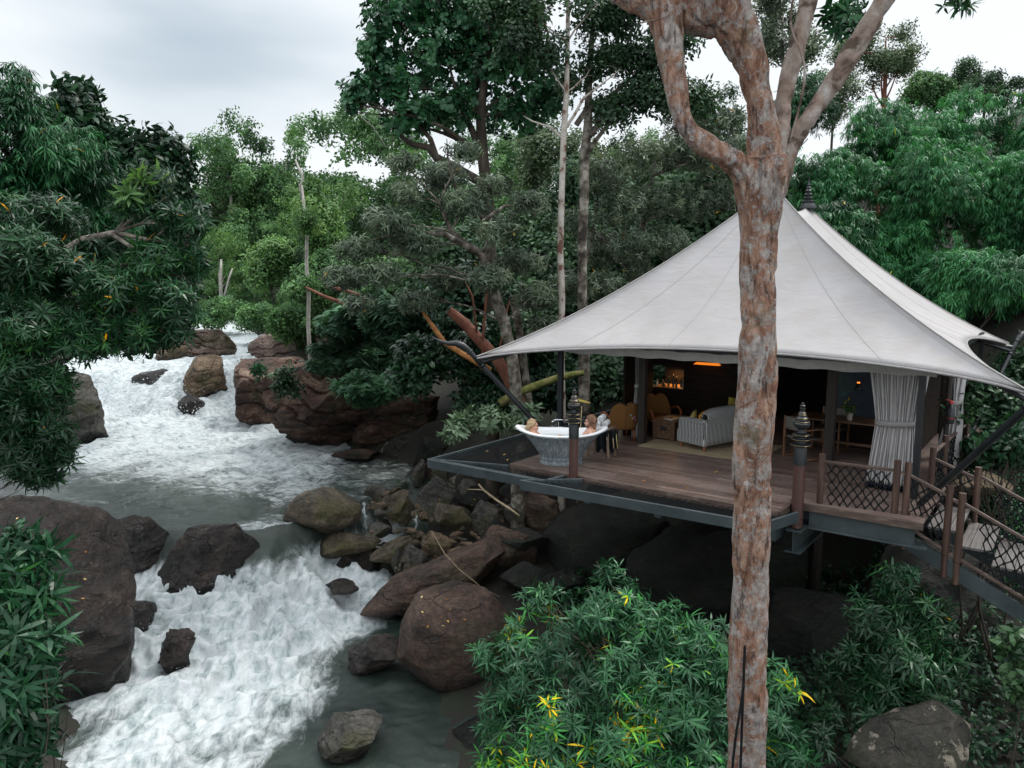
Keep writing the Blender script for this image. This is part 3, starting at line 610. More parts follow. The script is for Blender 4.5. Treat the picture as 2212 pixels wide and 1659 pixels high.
b2 = bollard('taller carved black bollard on a thick wooden post right of the big tree trunk', L(5.22, .50, 0), .00132, 1.63, -.36)
mb = MB()
for k in range(4): a = -1.9 + k * .35; mb.ell((.093 * math.cos(a), .093 * math.sin(a), -.2 - .08 * (k % 2)), (.014, .014, .014), n=8, m=4)
mb.build('bolt_head', m_black, b2)

# railings with rope nets
def rope_net(mb, p00, p10, p11, p01, nx, nz):
    """diamond net hung in a parallelogram p00 (bottom left) p10 p11 p01 with slack"""
    p00, p10, p11, p01 = map(Vector, (p00, p10, p11, p01)); rq = random.Random(nx * 7 + nz)
    off = {}
    def pt(i, j):
        if (i, j) not in off: off[(i, j)] = Vector((rq.uniform(-.012, .012), rq.uniform(-.008, .008), rq.uniform(-.012, .012)))
        u, w_ = i / nx, j / nz; sg = .10 * (1 - abs(2 * w_ - 1)) * (.5 - u)
        u2 = min(1, max(0, u + sg * .6)); return (p00.lerp(p10, u2)).lerp(p01.lerp(p11, u2), w_ * .92 + .04) + off[(i, j)]
    for j in range(nz + 1):
        for i in range(j % 2, nx + 1, 2):
            if 0 < i < nx and 0 < j < nz: mb.ell(pt(i, j), (.024, .024, .024), n=6, m=4)
            for di in (-1, 1):
                if 0 <= i + di <= nx and j + 1 <= nz: mb.tube([pt(i, j), pt(i + di, j + 1)], .0105, 5, cap=False)
def railing(label, pa, pb, posts, zrail, zlow, nx, nz, group='rope net railings of the deck and stairs'):
    """pa, pb: (u, w); zrail/zlow: heights of the rails at both ends; posts: list of (u, w, ztop, zbottom, label?)"""
    t = thing('rope_railing', label, 'railing', A0, DROT, group)
    for (u, w, zt, zb2) in posts:
        mb = MB(); mb.tube([(u, w, zb2), (u, w, zb2 + .33), (u, w, zb2 + .34), (u, w, zt)], [.042, .042, .052, .050], 12); o = mb.build('post', m_wood, t, smooth=True, angle=40)
    mb = MB(); mb.beam((*pa, zrail[0]), (*pb, zrail[1]), .05, .045); mb.build('top_rail', m_railw, t, bevel=.008)
    mb = MB(); mb.beam((*pa, zlow[0]), (*pb, zlow[1]), .05, .045); mb.build('bottom_rail', m_railw, t, bevel=.008)
    mb = MB(); f = .07
    def E(k, z0, z1): return Vector((pa[0] + (pb[0] - pa[0]) * k, pa[1] + (pb[1] - pa[1]) * k, z0 + (z1 - z0) * k))
    rope_net(mb, E(f, *zlow), E(1 - f, *zlow), E(1 - f, *zrail), E(f, *zrail), nx, nz); mb.build('rope_net', m_netrope, t); return t
railing('short rope net railing between the tall bollard and the curtain', (5.48, .80), (6.52, .95), [(5.47, .80, .80, -.32), (6.52, .95, .82, -.52)], (.68, .66), (-.10, -.12), 14, 8)
railing('front rope net railing at the head of the stairs, right of the curtain foot', (6.66, .98), (7.22, 1.02), [(6.66, .98, .80, -.54), (7.22, 1.02, .52, -.86)], (.62, .36), (-.16, -.46), 8, 8)
railing('long rope net railing going down the front of the stairs', (7.38, 1.03), (10.4, 1.2), [(7.38, 1.03, .44, -.94), (10.4, 1.2, -1.1, -2.4)], (.30, -1.25), (-.54, -2.05), 40, 8)
railing('rear rope net railing at the head of the stairs', (6.82, 2.35), (7.42, 2.45), [(6.80, 2.35, .80, -.20), (7.44, 2.45, .55, -.50)], (.62, .36), (-.08, -.36), 8, 8)
railing('long rope net railing going down the back of the stairs', (7.44, 2.45), (10.6, 2.6), [(10.6, 2.6, -1.1, -2.0)], (.42, -1.15), (-.36, -1.95), 40, 8)
railing('low rope net railing running back beside the narrow curtain', (6.80, 2.40), (6.95, 5.2), [(6.86, 3.3, .85, -.2), (6.95, 5.2, .9, -.2)], (.70, .75), (-.02, 0), 24, 8)
# small link rails between paired posts belong to the walkway
stairs = thing('stair_walkway', 'plank stair walkway going down to the right from the deck', 'stairs', A0, DROT)
mb = MB(); m_tread = nmat('tread_wood', [(0.3, (0.07, 0.062, 0.060)), (0.6, (0.135, 0.122, 0.118)), (0.8, (0.20, 0.185, 0.18))], sc=3, rough=0.5, bmp=.3, bdist=.004, stretch=(9, .5, 1))
for i in range(9):
    u = 6.96 + i * .42; z = -.16 - i * .215
    for k in range(3): mb.box((u + .07 + k * .14, 1.72 + i * .02, z), (.132, 1.36, .035))
mb.build('tread', m_tread, stairs)
mb = MB()
for w in (1.02, 2.44): mb.beam((6.7, w, -.42), (10.8, w + .17, -2.5), .05, .22)
mb.build('stringer', m_steel, stairs)
mb = MB()
for a_, b_ in (((6.52, .95, .64), (6.66, .98, .62)), ((6.52, .95, -.13), (6.66, .98, -.15)), ((7.22, 1.02, .34), (7.38, 1.03, .28)), ((7.22, 1.02, -.48), (7.38, 1.03, -.55))):
    mb = MB(); mb.beam(a_, b_, .045, .04); mb.build('link_rail', m_railw, stairs)


# ---------------------------------------------------------------- the tent
m_canvas, nt, ns, ls, b = new_mat('tent_canvas'); v = coords(nt)
c = ramp(nt, noise(nt, v, 0.7, 6, 0.6), [(0.3, (0.30, 0.288, 0.293)), (0.7, (0.375, 0.361, 0.367))])
at = ns.new('ShaderNodeAttribute'); at.attribute_name = 'edge'
st = mrange(nt, noise(nt, coords(nt, (1, 1, 1)), 9, 9, 0.78), 0.54, 0.66)
mu = ns.new('ShaderNodeMath'); mu.operation = 'MULTIPLY'; ls.new(st, mu.inputs[0]); ls.new(mrange(nt, at.outputs['Fac'], 0.0, 0.55, 0.75, 0.10), mu.inputs[1])
c = mixc(nt, mu.outputs[0], c, (0.34, 0.30, 0.25))
seam = ns.new('ShaderNodeAttribute'); seam.attribute_name = 'seam'
c = mixc(nt, mrange(nt, seam.outputs['Fac'], 0.5, 0.9, 0.0, 0.12), c, (0.25, 0.235, 0.23))
c = mixc(nt, mrange(nt, noise(nt, v, 2.2, 3, 0.5), 0.42, 0.72, 0.0, 0.30), c, (0.30, 0.27, 0.23))
ls.new(c, b.inputs['Base Color']); b.inputs['Roughness'].default_value = 0.62; pb_ = bump(nt, noise(nt, v, 220, 2, 0.5), 0.15, 0.002, b); bump(nt, noise(nt, coords(nt, (1, 1, 3)), 1.6, 4, 0.6, .6), 0.35, 0.05, b, pb_)
tr = ns.new('ShaderNodeBsdfTranslucent'); tr.inputs[0].default_value = (0.5, 0.47, 0.42, 1); ms = ns.new('ShaderNodeMixShader'); ms.inputs[0].default_value = 0.05
ls.new(b.outputs[0], ms.inputs[1]); ls.new(tr.outputs[0], ms.inputs[2]); ls.new(ms.outputs[0], ns['Material Output'].inputs[0])
m_canvas_in = flat('inner_canvas', (0.34, 0.34, 0.32), 0.8, var=.1)
tent = thing('tent_pavilion', 'large pale canvas tent with two peaks over the wooden deck', 'tent', A0, DROT)
def loc3(p): q = p - A0; return Vector((q.dot(UX), q.dot(WX), q.z))
FL = loc3(P(1030, 771, 15.3)); FR = loc3(P(2222, 846, 9.75)); RMT = loc3(P(2180, 742, 18.0)); 
PK1 = loc3(P(1672, 402, 15.9)); PK2 = loc3(P(1745, 447, 18.2)); BL = Vector((-.3, 12.0, 1.9)); BR = Vector((5.7, 12.3, 2.05)); LMT = Vector((-1.3, 8.6, 1.95))
corners = [FL, FR, RMT, BR, BL, LMT]
sagin = [(.95, .30), (.80, .34), (.5, .25), (.9, .3), (.9, .3), (.9, .25)]
def apex_for(i, t):
    # which point of the ridge each stretch of the eave climbs to
    seq = [(PK1, PK1), (PK1, PK2), (PK2, PK2), (PK2, PK2), (PK2, PK1), (PK1, PK1)]; a, b_ = seq[i]
    p = a.lerp(b_, sst(.25, .9, np.array([t]))[0] if a is not b_ else 0)
    if a is not b_: p = p - Vector((0, 0, .28 * math.sin(math.pi * float(sst(.25, .9, np.array([t]))[0]))))
    return p
cen = (FL + FR + BR + BL) / 4
V, F, EA, SE = [], [], [], []; NR = 26; NS = 30; cols = 0
for i in range(6):
    a, b_ = corners[i], corners[(i + 1) % 6]; din, dup = sagin[i]
    for s in range(NS):
        t = s / NS; e = a.lerp(b_, t); sg = 4 * t * (1 - t); inw = Vector((-(b_ - a).y, (b_ - a).x, 0)).normalized()
        sgx = sg ** .75
        e = e + inw * din * sgx + Vector((0, 0, dup * sgx))
        ap = apex_for(i, t)
        for r in range(NR + 1):
            q = r / NR; h = 0.64 * q + 0.36 * q * q
            bulge = 0.10 * math.sin(math.pi * q) * sg
            p = e.lerp(ap, q); z = e.z + (ap.z - e.z) * h - bulge
            V.append((p.x, p.y, z)); EA.append(q); sm = abs((t * 5) % 1 - 0.0); sm = min(sm, 1 - sm); SE.append(max(0, 1 - sm * 14) if 0.05 < t < .95 else 0)
        cols += 1
for k in range(cols):
    k2 = (k + 1) % cols
    for r in range(NR): F.append((k * (NR + 1) + r, k2 * (NR + 1) + r, k2 * (NR + 1) + r + 1, k * (NR + 1) + r + 1))
roof = npmesh('roof_canopy', V, F, m_canvas, tent, smooth=True, attrs={'edge': EA, 'seam': SE}); roof.data.set_sharp_from_angle(angle=R(16))
so = roof.modifiers.new('solid', 'SOLIDIFY'); so.thickness = .012; so.offset = -1
# hem along the eave
mb = MB(); hem = [Vector(V[k * (NR + 1)]) - Vector((0, 0, .03)) for k in range(cols)]; hem.append(hem[0]); mb.tube(hem, .022, 6, cap=False); mb.build('eave_hem', flat('hem_grey', (.30, .29, .29), .8), tent, smooth=True)
for ci in (0, 1, 2, 5):
    pth = [Vector(V[ci * NS * (NR + 1) + r]) + Vector((0, 0, .010)) for r in range(NR + 1)]; mb = MB(); mb.tube(pth, .013, 5, cap=False); mb.build('ridge_seam', flat('seam_tape', (.33, .32, .31), .7), tent, smooth=True)
for ci in (0, 1, 2):
    for t_ in (6, 12, 18, 24):
        pth = [Vector(V[(ci * NS + t_) * (NR + 1) + r]) + Vector((0, 0, .001)) for r in range(NR + 1)]; mb = MB(); mb.tube(pth, .0045, 4, cap=False); mb.build('panel_seam', bpy.data.materials['seam_tape'], tent, smooth=True)
# inner fly sheet, valance and frame
mb = MB()
mb.grid(lambda a, c_: Vector((-.05 + 6.9 * a, 1.68 + .05 * c_, 2.18 + .0 * a - .16 * c_ + .012 * math.sin(a * 60))), 60, 2); mb.build('valance', m_canvas_in, tent, solid=.01)
mb = MB()
for (a, b_) in (((0, 1.62, 2.24), (6.9, 1.62, 2.24)), ((0, 1.66, 2.24), (0, 9.4, 2.24)), ((6.75, 1.66, 2.24), (6.75, 9.4, 2.24)), ((0, 9.4, 2.24), (6.75, 9.4, 2.24)), ((1.14, 3.12, 2.2), (6.6, 3.12, 2.2))): mb.beam(a, b_, .07, .10)
mb.beam((0, 1.66, 2.3), tuple(PK1 - Vector((0, 0, .2))), .06, .08); mb.beam((6.75, 1.66, 2.3), tuple(PK1 - Vector((0, 0, .2))), .06, .08)
mb.build('roof_beam', m_black, tent)
for u, w in ((0, 1.69), (6.62, 2.0), (0, 9.4), (6.75, 9.4)):
    mb = MB(); mb.box((u, w, 1.12), (.10, .10, 2.25)); mb.build('outer_post', m_black, tent, bevel=.006)
for u, w, s in ((1.16, 3.14, .15), (4.85, 3.75, .17), (6.55, 5.6, .15)):
    mb = MB(); mb.box((u, w, 1.12), (s, s, 2.24)); mb.build('timber_post', m_dark, tent, bevel=.008)
# dark ceiling and walls of the room
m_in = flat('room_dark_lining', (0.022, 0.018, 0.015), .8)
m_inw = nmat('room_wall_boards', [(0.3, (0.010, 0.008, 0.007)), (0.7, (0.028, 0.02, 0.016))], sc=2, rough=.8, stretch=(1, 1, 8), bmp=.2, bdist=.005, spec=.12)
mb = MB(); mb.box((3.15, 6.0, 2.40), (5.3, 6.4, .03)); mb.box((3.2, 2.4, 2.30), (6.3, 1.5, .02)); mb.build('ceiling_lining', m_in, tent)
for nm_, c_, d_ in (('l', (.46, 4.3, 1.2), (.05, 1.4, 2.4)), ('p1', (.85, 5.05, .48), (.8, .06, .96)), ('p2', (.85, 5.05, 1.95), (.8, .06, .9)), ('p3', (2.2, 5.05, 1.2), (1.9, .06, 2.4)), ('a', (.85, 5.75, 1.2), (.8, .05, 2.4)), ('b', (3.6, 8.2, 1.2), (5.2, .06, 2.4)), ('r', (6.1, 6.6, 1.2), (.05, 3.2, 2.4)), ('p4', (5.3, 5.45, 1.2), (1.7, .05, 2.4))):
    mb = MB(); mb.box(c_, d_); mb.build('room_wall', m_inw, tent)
# corner struts with curled finial heads
def strut(lbl, foot, tip, head, flip=1):
    foot, tip = Vector(foot), Vector(tip); d = (tip - foot).normalized()
    mb = MB(); mb.tube([foot, tip - d * .25], .052, 14); s = mb.build('corner_strut', m_black, tent, smooth=True, angle=40)
    o = Vector((d.x, d.y, 0)).normalized()
    j = tip - d * .25
    path = [j, j + d * .30, j + d * .48, j + d * .58 + o * .03, j + d * .66 + o * .12 , j + d * .68 + o * .26 - Vector((0, 0, .02)), j + d * .72 + o * .40 + Vector((0, 0, .0)), j + d * .80 + o * .50 + Vector((0, 0, .03))]
    path = [Vector(p) * 1.0 for p in path]
    mb = MB(); mb.tube(path, [.060, .052, .062, .075, .065, .045, .028, .012], 12)
    mb.tube([j + d * .02, j + d * .06], .070, 14); mb.tube([j + d * .40, j + d * .43], .075, 14)
    up = Vector((0, 0, 1)); q = j + d * .60; mb.tube([q, q + up * .06 - o * .01, q + up * .15 - o * .06], [.05, .03, .004], 8); mb.tube([q + o * .06, q + o * .07 + up * .05, q + o * .06 + up * .12], [.045, .025, .004], 8)
    mb.build('curled_finial', m_black, s, smooth=True)
    mb = MB(); ap = Vector((cen.x, cen.y, tip.z + 1.3)); br = (ap - tip).normalized(); mb.tube([j + d * .12, tip + br * 1.6], .042, 12); mb.build('eave_bracket', m_black, s, smooth=True, angle=40)
    mb = MB(); mb.tube([tip + d * .02, tip + (ap - tip).normalized() * .22], .018, 6); mb.build('tie_cable', flat('rope_white', (.5, .5, .48), .7), s)
strut('l', (0, 1.66, 0.0), FL + Vector((-.04, 0, -.02)), 1)
strut('r', (6.75, 1.66, 0.0), FR + Vector((.12, -.05, -.05)), 1)
strut('m', (6.75, 8.6, 0.0), RMT + Vector((.1, 0, -.08)), 1)
# peak finials
for nm, pk in (('near', PK1), ('far', PK2)):
    mb = MB(); pr = [(.20, -.05), (.20, -.02), (.15, .06), (.13, .10), (.155, .11), (.155, .13), (.07, .16), (.07, .18), (.12, .19), (.12, .21), (.055, .24), (.055, .26), (.09, .27), (.09, .29), (.045, .32), (.05, .34), (.075, .37), (.05, .40), (.035, .42), (.055, .44), (.03, .47), (.042, .50), (.02, .54), (.012, .62), (.0001, .70)]
    mb.lathe([(r, z) for r, z in pr], 22, c=tuple(pk)); mb.build('peak_finial', m_black, tent, smooth=True, angle=40)

# curtains
m_curt = nmat('curtain_linen', [(0.3, (0.46, 0.45, 0.45)), (0.7, (0.58, 0.57, 0.57))], sc=3, rough=.85, bmp=.1, bdist=.002, bsc=120)
m_band = flat('curtain_band', (.33, .32, .31), .8); m_navy = flat('navy_cloth', (.012, .018, .035), .8)
def curtain(label, loc, wt, wm, wb, H, zm, off, nf, rz=0.0, mat=m_curt, hemh=0.0, sh=(0, 0)):
    t = thing('curtain', label, 'curtain', loc, rz, 'tied back curtains of the tent'); rr_ = random.Random(nf)
    ph = [rr_.uniform(-.5, .5) for _ in range(nf + 2)]; NV = 40; NU = nf * 8
    def fn(a, c_):
        z = H * (1 - c_) if True else 0
        if z > zm: k = (z - zm) / (H - zm); k = k ** 1.25; w = wm + (wt - wm) * k; cx = off[1] + (off[0] - off[1]) * k
        else: k = (zm - z) / zm; k2 = min(1, k * 1.25) ** .7; w = wm + (wb - wm) * k2; cx = off[1] + (off[2] - off[1]) * k
        i = int(a * nf) if a < 1 else nf - 1; amp = .055 * (.55 + .45 * abs(z - zm) / H) * (1 + .5 * ph[i])
        y = amp * math.cos(2 * math.pi * a * nf + 1.2 * ph[i] * (1 - abs(z - zm) / H)) + .12 * math.sin(math.pi * a) * -.6
        return Vector((cx + (a - .5) * w + .012 * math.sin(a * 37 + z * 3), y, z))
    mb = MB(); mb.grid(fn, NU, NV); cl = mb.build('cloth', mat, t, smooth=True, solid=.006)
    if hemh:
        mb = MB(); mb.grid(lambda a, c_: fn(a, 1.0) + Vector((0, 0, .002 - hemh * c_)), NU, 2); mb.build('dark_hem', m_navy, t, smooth=True, solid=.005)
    mb = MB(); x0, x1 = off[1] - wm / 2 - .02, off[1] + wm / 2 + .02
    pth = [Vector((x0 + (x1 - x0) * k / 16, -.15 * math.sin(math.pi * k / 16) ** .5 - .005, zm + .05 * (k / 16))) for k in range(17)]
    vs_ = []; 
    for p in pth: vs_ += [p + Vector((0, 0, -.045)), p + Vector((0, -.006, 0)), p + Vector((0, 0, .045))]
    mb.add(vs_, [(i * 3 + j, i * 3 + 3 + j, i * 3 + 4 + j, i * 3 + 1 + j) for i in range(16) for j in (0, 1)]); mb.build('tie_band', m_band, t, smooth=True, solid=.008)
    return t
curtain('wide pale curtain tied at the waist at the right end of the deck', L(6.22, 2.33, .10), .98, .66, .80, 2.10, 1.02, (0, 0.03, 0), 17, DROT, hemh=.10)
curtain('narrow gathered curtain right of the wide one, by the railing', L(6.86, 4.35, .1), .34, .16, .42, 2.1, 1.15, (.02, .02, -.12), 5, DROT - .5)
curtain('slim curtain darkened as if in shade, hanging beside the left timber post', L(.93, 3.4, .05), .26, .20, .30, 2.15, 1.15, (0, .03, 0), 5, DROT + .15, mat=flat('curtain_shade_linen', (.27, .27, .26), .85))  # darker copy of the curtain linen, shade put into its colour
# ================================================================= the big foreground tree
m_bark, nt, ns, ls, b = new_mat('flaky_bark'); v = coords(nt, (1, 1, .42)); v1 = coords(nt)
c = ramp(nt, noise(nt, v, 8.0, 12, 0.78, .6), [(0.34, (0.07, 0.034, 0.024)), (0.44, (0.25, 0.115, 0.070)), (0.53, (0.43, 0.235, 0.155)), (0.64, (0.58, 0.41, 0.31))])
c = mixc(nt, mrange(nt, noise(nt, v1, 3.6, 12, 0.84, .4), 0.485, 0.54, 0, .80), c, ramp(nt, noise(nt, v1, 14, 6, .7), [(.35, (0.26, 0.24, 0.225)), (.6, (0.62, 0.60, 0.58))]))
c = mixc(nt, mrange(nt, noise(nt, v1, 11, 9, 0.75), 0.59, 0.63, 0, .85), c, (0.56, 0.57, 0.53))
c = mixc(nt, mrange(nt, noise(nt, v1, 1.9, 8, 0.7, .2), 0.58, 0.66, 0, .6), c, (0.13, 0.115, 0.045))
c = mixc(nt, mrange(nt, noise(nt, coords(nt, (1.4, 1.4, .3)), 9, 10, 0.8), 0.38, 0.47, 0.85, 0), c, (0.035, 0.018, 0.012))
ls.new(c, b.inputs['Base Color']); b.inputs['Roughness'].default_value = 0.78
p_ = bump(nt, noise(nt, coords(nt, (1, 1, .35)), 9, 10, 0.78, .6), 1.0, 0.10, b); bump(nt, noise(nt, coords(nt, (1, 1, .25)), 34, 6, 0.75), 1.0, 0.025, b, p_)
m_bark2, nt, ns, ls, b = new_mat('mottled_branch_bark'); v = coords(nt)
c = ramp(nt, noise(nt, v, 3.2, 9, 0.65, .5), [(0.34, (0.045, 0.028, 0.02)), (0.46, (0.20, 0.14, 0.11)), (0.6, (0.30, 0.25, 0.22)), (0.72, (0.42, 0.41, 0.39))])
c = mixc(nt, mrange(nt, noise(nt, v, 2.4, 6, 0.6), 0.56, 0.62, 0, .9), c, (0.055, 0.032, 0.02))
ls.new(c, b.inputs['Base Color']); b.inputs['Roughness'].default_value = 0.8; bump(nt, noise(nt, v, 14, 8, 0.7), .8, .03, b)
TY = 7.6
def tpath(pts, dy=0.0):
    ps, rs_ = [], []
    for i, q in enumerate(pts):
        px, py, w = q[:3]; y = TY + (q[3] if len(q) > 3 else dy); ps.append(P(px, py, y)); rs_.append(w / 2 / FPX * y)
    # smooth the polyline
    for _ in range(2):
        np_, nr_ = [ps[0]], [rs_[0]]
        for a, b_, ra, rb in zip(ps[:-1], ps[1:], rs_[:-1], rs_[1:]):
            np_ += [a.lerp(b_, .25), a.lerp(b_, .75)]; nr_ += [ra * .75 + rb * .25, ra * .25 + rb * .75]
        np_.append(ps[-1]); nr_.append(rs_[-1]); ps, rs_ = np_, nr_
    return ps, rs_
T0 = [(1608, 2150, 112), (1610, 1900, 98), (1614, 1659, 88), (1617, 1540, 84), (1616, 1400, 88), (1624, 1290, 82), (1622, 1180, 86), (1629, 1050, 80), (1632, 930, 84), (1636, 850, 77), (1637, 750, 80), (1641, 660, 74), (1638, 580, 80), (1640, 500, 78), (1642, 440, 90), (1642, 390, 108), (1646, 340, 100)]
BRA = [(1648, 440, 76), (1615, 385, 59, -.03), (1590, 350, 54, -.08), (1560, 332, 50, -.1), (1505, 306, 45, -.12), (1478, 270, 40, -.12), (1462, 200, 45, -.1), (1450, 120, 50, -.06), (1442, 60, 58, 0), (1432, 10, 76, .05), (1425, -70, 86, .1), (1405, -220, 50, .2), (1370, -380, 26, .3)]
BRB = [(1655, 400, 74), (1652, 330, 67), (1650, 250, 60), (1634, 180, 63), (1612, 110, 70), (1585, 50, 88), (1560, 0, 104), (1530, -70, 106), (1500, -220, 60), (1480, -420, 30, -.2)]
BRB2 = [(1670, 410, 39), (1680, 330, 46, .05), (1690, 250, 37, .1), (1700, 180, 35, .15), (1722, 100, 34, .2), (1747, 0, 35, .25), (1765, -80, 35, .3), (1795, -240, 24, .4), (1830, -400, 12, .5)]
BRD = [(1670, 450, 31, .05), (1695, 380, 36, .05), (1712, 315, 32, .05), (1745, 255, 36, .0), (1790, 195, 38, 0), (1838, 115, 38, -.05), (1880, 50, 38, -.1), (1930, -30, 38, -.15), (2010, -160, 26, -.2), (2100, -330, 14, -.3)]
BRH = [(1150, -190, 10, .3), (1235, -90, 18, .3), (1310, -22, 26, .2), (1360, 0, 46, .2), (1420, 18, 62, .15), (1490, 28, 74, .15), (1550, 34, 92, .1), (1600, 30, 90, .08)]
big = thing('large_tree', 'big flaky barked red brown tree trunk forking in front of the tent', 'tree', (0, 0, 0))
mb = MB()
for pts in (T0, BRA, BRB): ps, rs_ = tpath(pts); mb.tube(ps, rs_, 20)
ps, rs_ = tpath(BRH); mb.tube(ps, rs_, 16)
ps, rs_ = tpath([(1660, 520, 20), (1668, 460, 30), (1674, 410, 38), (1676, 350, 36), (1676, 300, 28)]); mb.tube(ps, rs_, 14)
tr_ = mb.build('trunk', m_bark, big, smooth=True)
def organic(o, vox, amp, fr, seed):
    q = o.modifiers.new('r', 'REMESH'); q.mode = 'VOXEL'; q.voxel_size = vox; q.use_smooth_shade = True
    baked(o); me = o.data; co = np.empty(len(me.vertices) * 3, dtype=np.float32); me.vertices.foreach_get('co', co); co = co.reshape(-1, 3)
    nr = np.empty(len(me.vertices) * 3, dtype=np.float32); me.vertices.foreach_get('normal', nr); nr = nr.reshape(-1, 3)
    s = np.array(fr); co = co + nr * (amp * fbm(co * s, 4, seed))[:, None] - nr * (amp * .9 * sst(.75, 1.0, 1 - np.abs(fbm(co * s * np.array([1.3, 1.3, .6]), 2, seed + 9))))[:, None]
    me.vertices.foreach_set('co', co.astype(np.float32).ravel()); me.polygons.foreach_set('use_smooth', [True] * len(me.polygons)); me.update()
organic(tr_, .015, .030, (4.2, 4.2, 1.9), 3); tr_.data.materials.clear(); tr_.data.materials.append(m_bark)
for pts in (BRB2, BRD):
    mb = MB(); ps, rs_ = tpath(pts); mb.tube(ps, rs_, 16); o = mb.build('branch', m_bark2, big, smooth=True); organic(o, .016, .018, (5, 5, 3), 8); o.data.materials.clear(); o.data.materials.append(m_bark2)
mb = MB()
for pts in (((1712, 0, 5), (1705, 60, 4), (1740, 130, 5), (1736, 200, 5), (1700, 330, 7)), ((1580, 0, 3), (1590, 8, 3), (1592, 22, 3), (1580, 34, 2)), ((1440, 0, 4), (1452, 20, 4), (1440, 38, 4), (1380, 50, 3)), ((1690, 420, 4), (1700, 350, 3), (1726, 320, 2), (1745, 300, 2))):
    mb = MB(); ps, rs_ = tpath([(a, b_, c_, -.45 if a < 1700 else 0.02) for a, b_, c_ in pts]); mb.tube(ps, rs_, 5); mb.build('dead_twig', m_bark2, big)

# black ropes against the trunk
def rope(label, pts, r):
    mb = MB(); ps, _ = tpath(pts); mb.tube(ps, r, 7); o = mb.build('climbing_rope', m_netrope, smooth=True); tag(o, label, 'rope', 'black ropes leaning on the big trunk')
rope('straighter black rope leaning on the foot of the big trunk', [(1609, 1395, 4, -.27), (1606, 1480, 4, -.28), (1603, 1560, 4, -.28), (1600, 1659, 4, -.29), (1592, 1800, 4, -.3)], .014)
rope('slanting black rope forking left from the rope on the trunk', [(1607, 1480, 4, -.31), (1598, 1540, 4, -.31), (1589, 1590, 4, -.30), (1580, 1680, 4, -.3), (1570, 1800, 4, -.3)], .014)
# ================================================================= furniture and things on the deck
m_zinc, nt, ns, ls, b = new_mat('zinc_tub'); v = coords(nt, (6, 6, .8))
ls.new(ramp(nt, noise(nt, v, 3, 7, .7), [(0.32, (0.10, 0.125, 0.145)), (0.5, (0.22, 0.26, 0.285)), (0.68, (0.42, 0.46, 0.48))]), b.inputs['Base Color']); b.inputs['Roughness'].default_value = .45; b.inputs['Metallic'].default_value = .35
bump(nt, noise(nt, coords(nt), 30, 4, .6), .3, .004, b)
m_enamel = flat('white_enamel', (0.80, 0.81, 0.82), .18, var=.02)
m_chrome = flat('chrome', (0.62, 0.65, 0.68), .12, 1.0, var=.03)
m_bathw, nt, ns, ls, b = new_mat('bath_water'); b.inputs['Base Color'].default_value = (0.42, 0.50, 0.52, 1); b.inputs['Roughness'].default_value = .06; bump(nt, noise(nt, coords(nt), 9, 3), .25, .01, b)
TC = Vector((0.95, 14.34, 0.0)); TRZ = R(-5)
tub = thing('bathtub', 'freestanding zinc bathtub with a thick white rolled rim, two people in it', 'bathtub', TC, TRZ)
def tub_ring(a, b_, z, dz=0.0, n=64, flute=0.0):
    out = []
    for k in range(n):
        t = 2 * math.pi * k / n; c, s = math.cos(t), math.sin(t); e = 1 + flute * (1 if k % 2 else -1)
        out.append((a * c * e, b_ * s * e, z + dz * c * c * abs(c)))
    return out
def loft(mb, rings, close=False):
    n = len(rings[0]); vs_ = [p for r_ in rings for p in r_]
    mb.add(vs_, [(i * n + k, i * n + (k + 1) % n, (i + 1) * n + (k + 1) % n, (i + 1) * n + k) for i in range(len(rings) - 1) for k in range(n)])
    return mb
mb = MB(); loft(mb, [tub_ring(.40, .25, .13), tub_ring(.42, .265, .18, .0, flute=.006), tub_ring(.50, .30, .29, .01, flute=.010), tub_ring(.62, .345, .42, .035, flute=.010), tub_ring(.75, .385, .52, .08, flute=.006), tub_ring(.83, .405, .56, .115)])
mb.build('outer_shell', m_zinc, tub, smooth=True, angle=60)
mb = MB(); loft(mb, [tub_ring(.415, .262, 0), tub_ring(.415, .262, .035), tub_ring(.400, .25, .045), tub_ring(.400, .25, .095), tub_ring(.425, .27, .10), tub_ring(.425, .27, .13), tub_ring(.395, .245, .135)])
mb.build('plinth', m_zinc, tub, smooth=True, angle=35)
prof = [(.82, .40, .545), (.855, .425, .555), (.885, .445, .575), (.890, .45, .597), (.87, .435, .612), (.84, .41, .612), (.79, .385, .595), (.735, .36, .55), (.57, .30, .40), (.43, .23, .25), (.32, .17, .18), (.05, .03, .175)]
mb = MB(); loft(mb, [tub_ring(a, b_, z, .115 * min(1, (z - .15) / .4)) for a, b_, z in prof]); mb.build('enamel_basin', m_enamel, tub, smooth=True)
mb = MB()
rg = tub_ring(.893, .452, .578, .115, 72); mb.tube(rg + [rg[0]], .009, 6, cap=False); mb.build('rim_moulding', m_zinc, tub, smooth=True)
mb = MB(); n = 48; vs_ = [(0, 0, .50)] + [(.655 * math.cos(2 * math.pi * k / n), .325 * math.sin(2 * math.pi * k / n), .50) for k in range(n)]
mb.add(vs_, [(0, k + 1, (k + 1) % n + 1) for k in range(n)]); o = mb.build('bath_water', m_bathw); o.location = TC; o.rotation_euler = (0, 0, TRZ); tag(o, 'pale bath water filling the zinc tub', 'water')
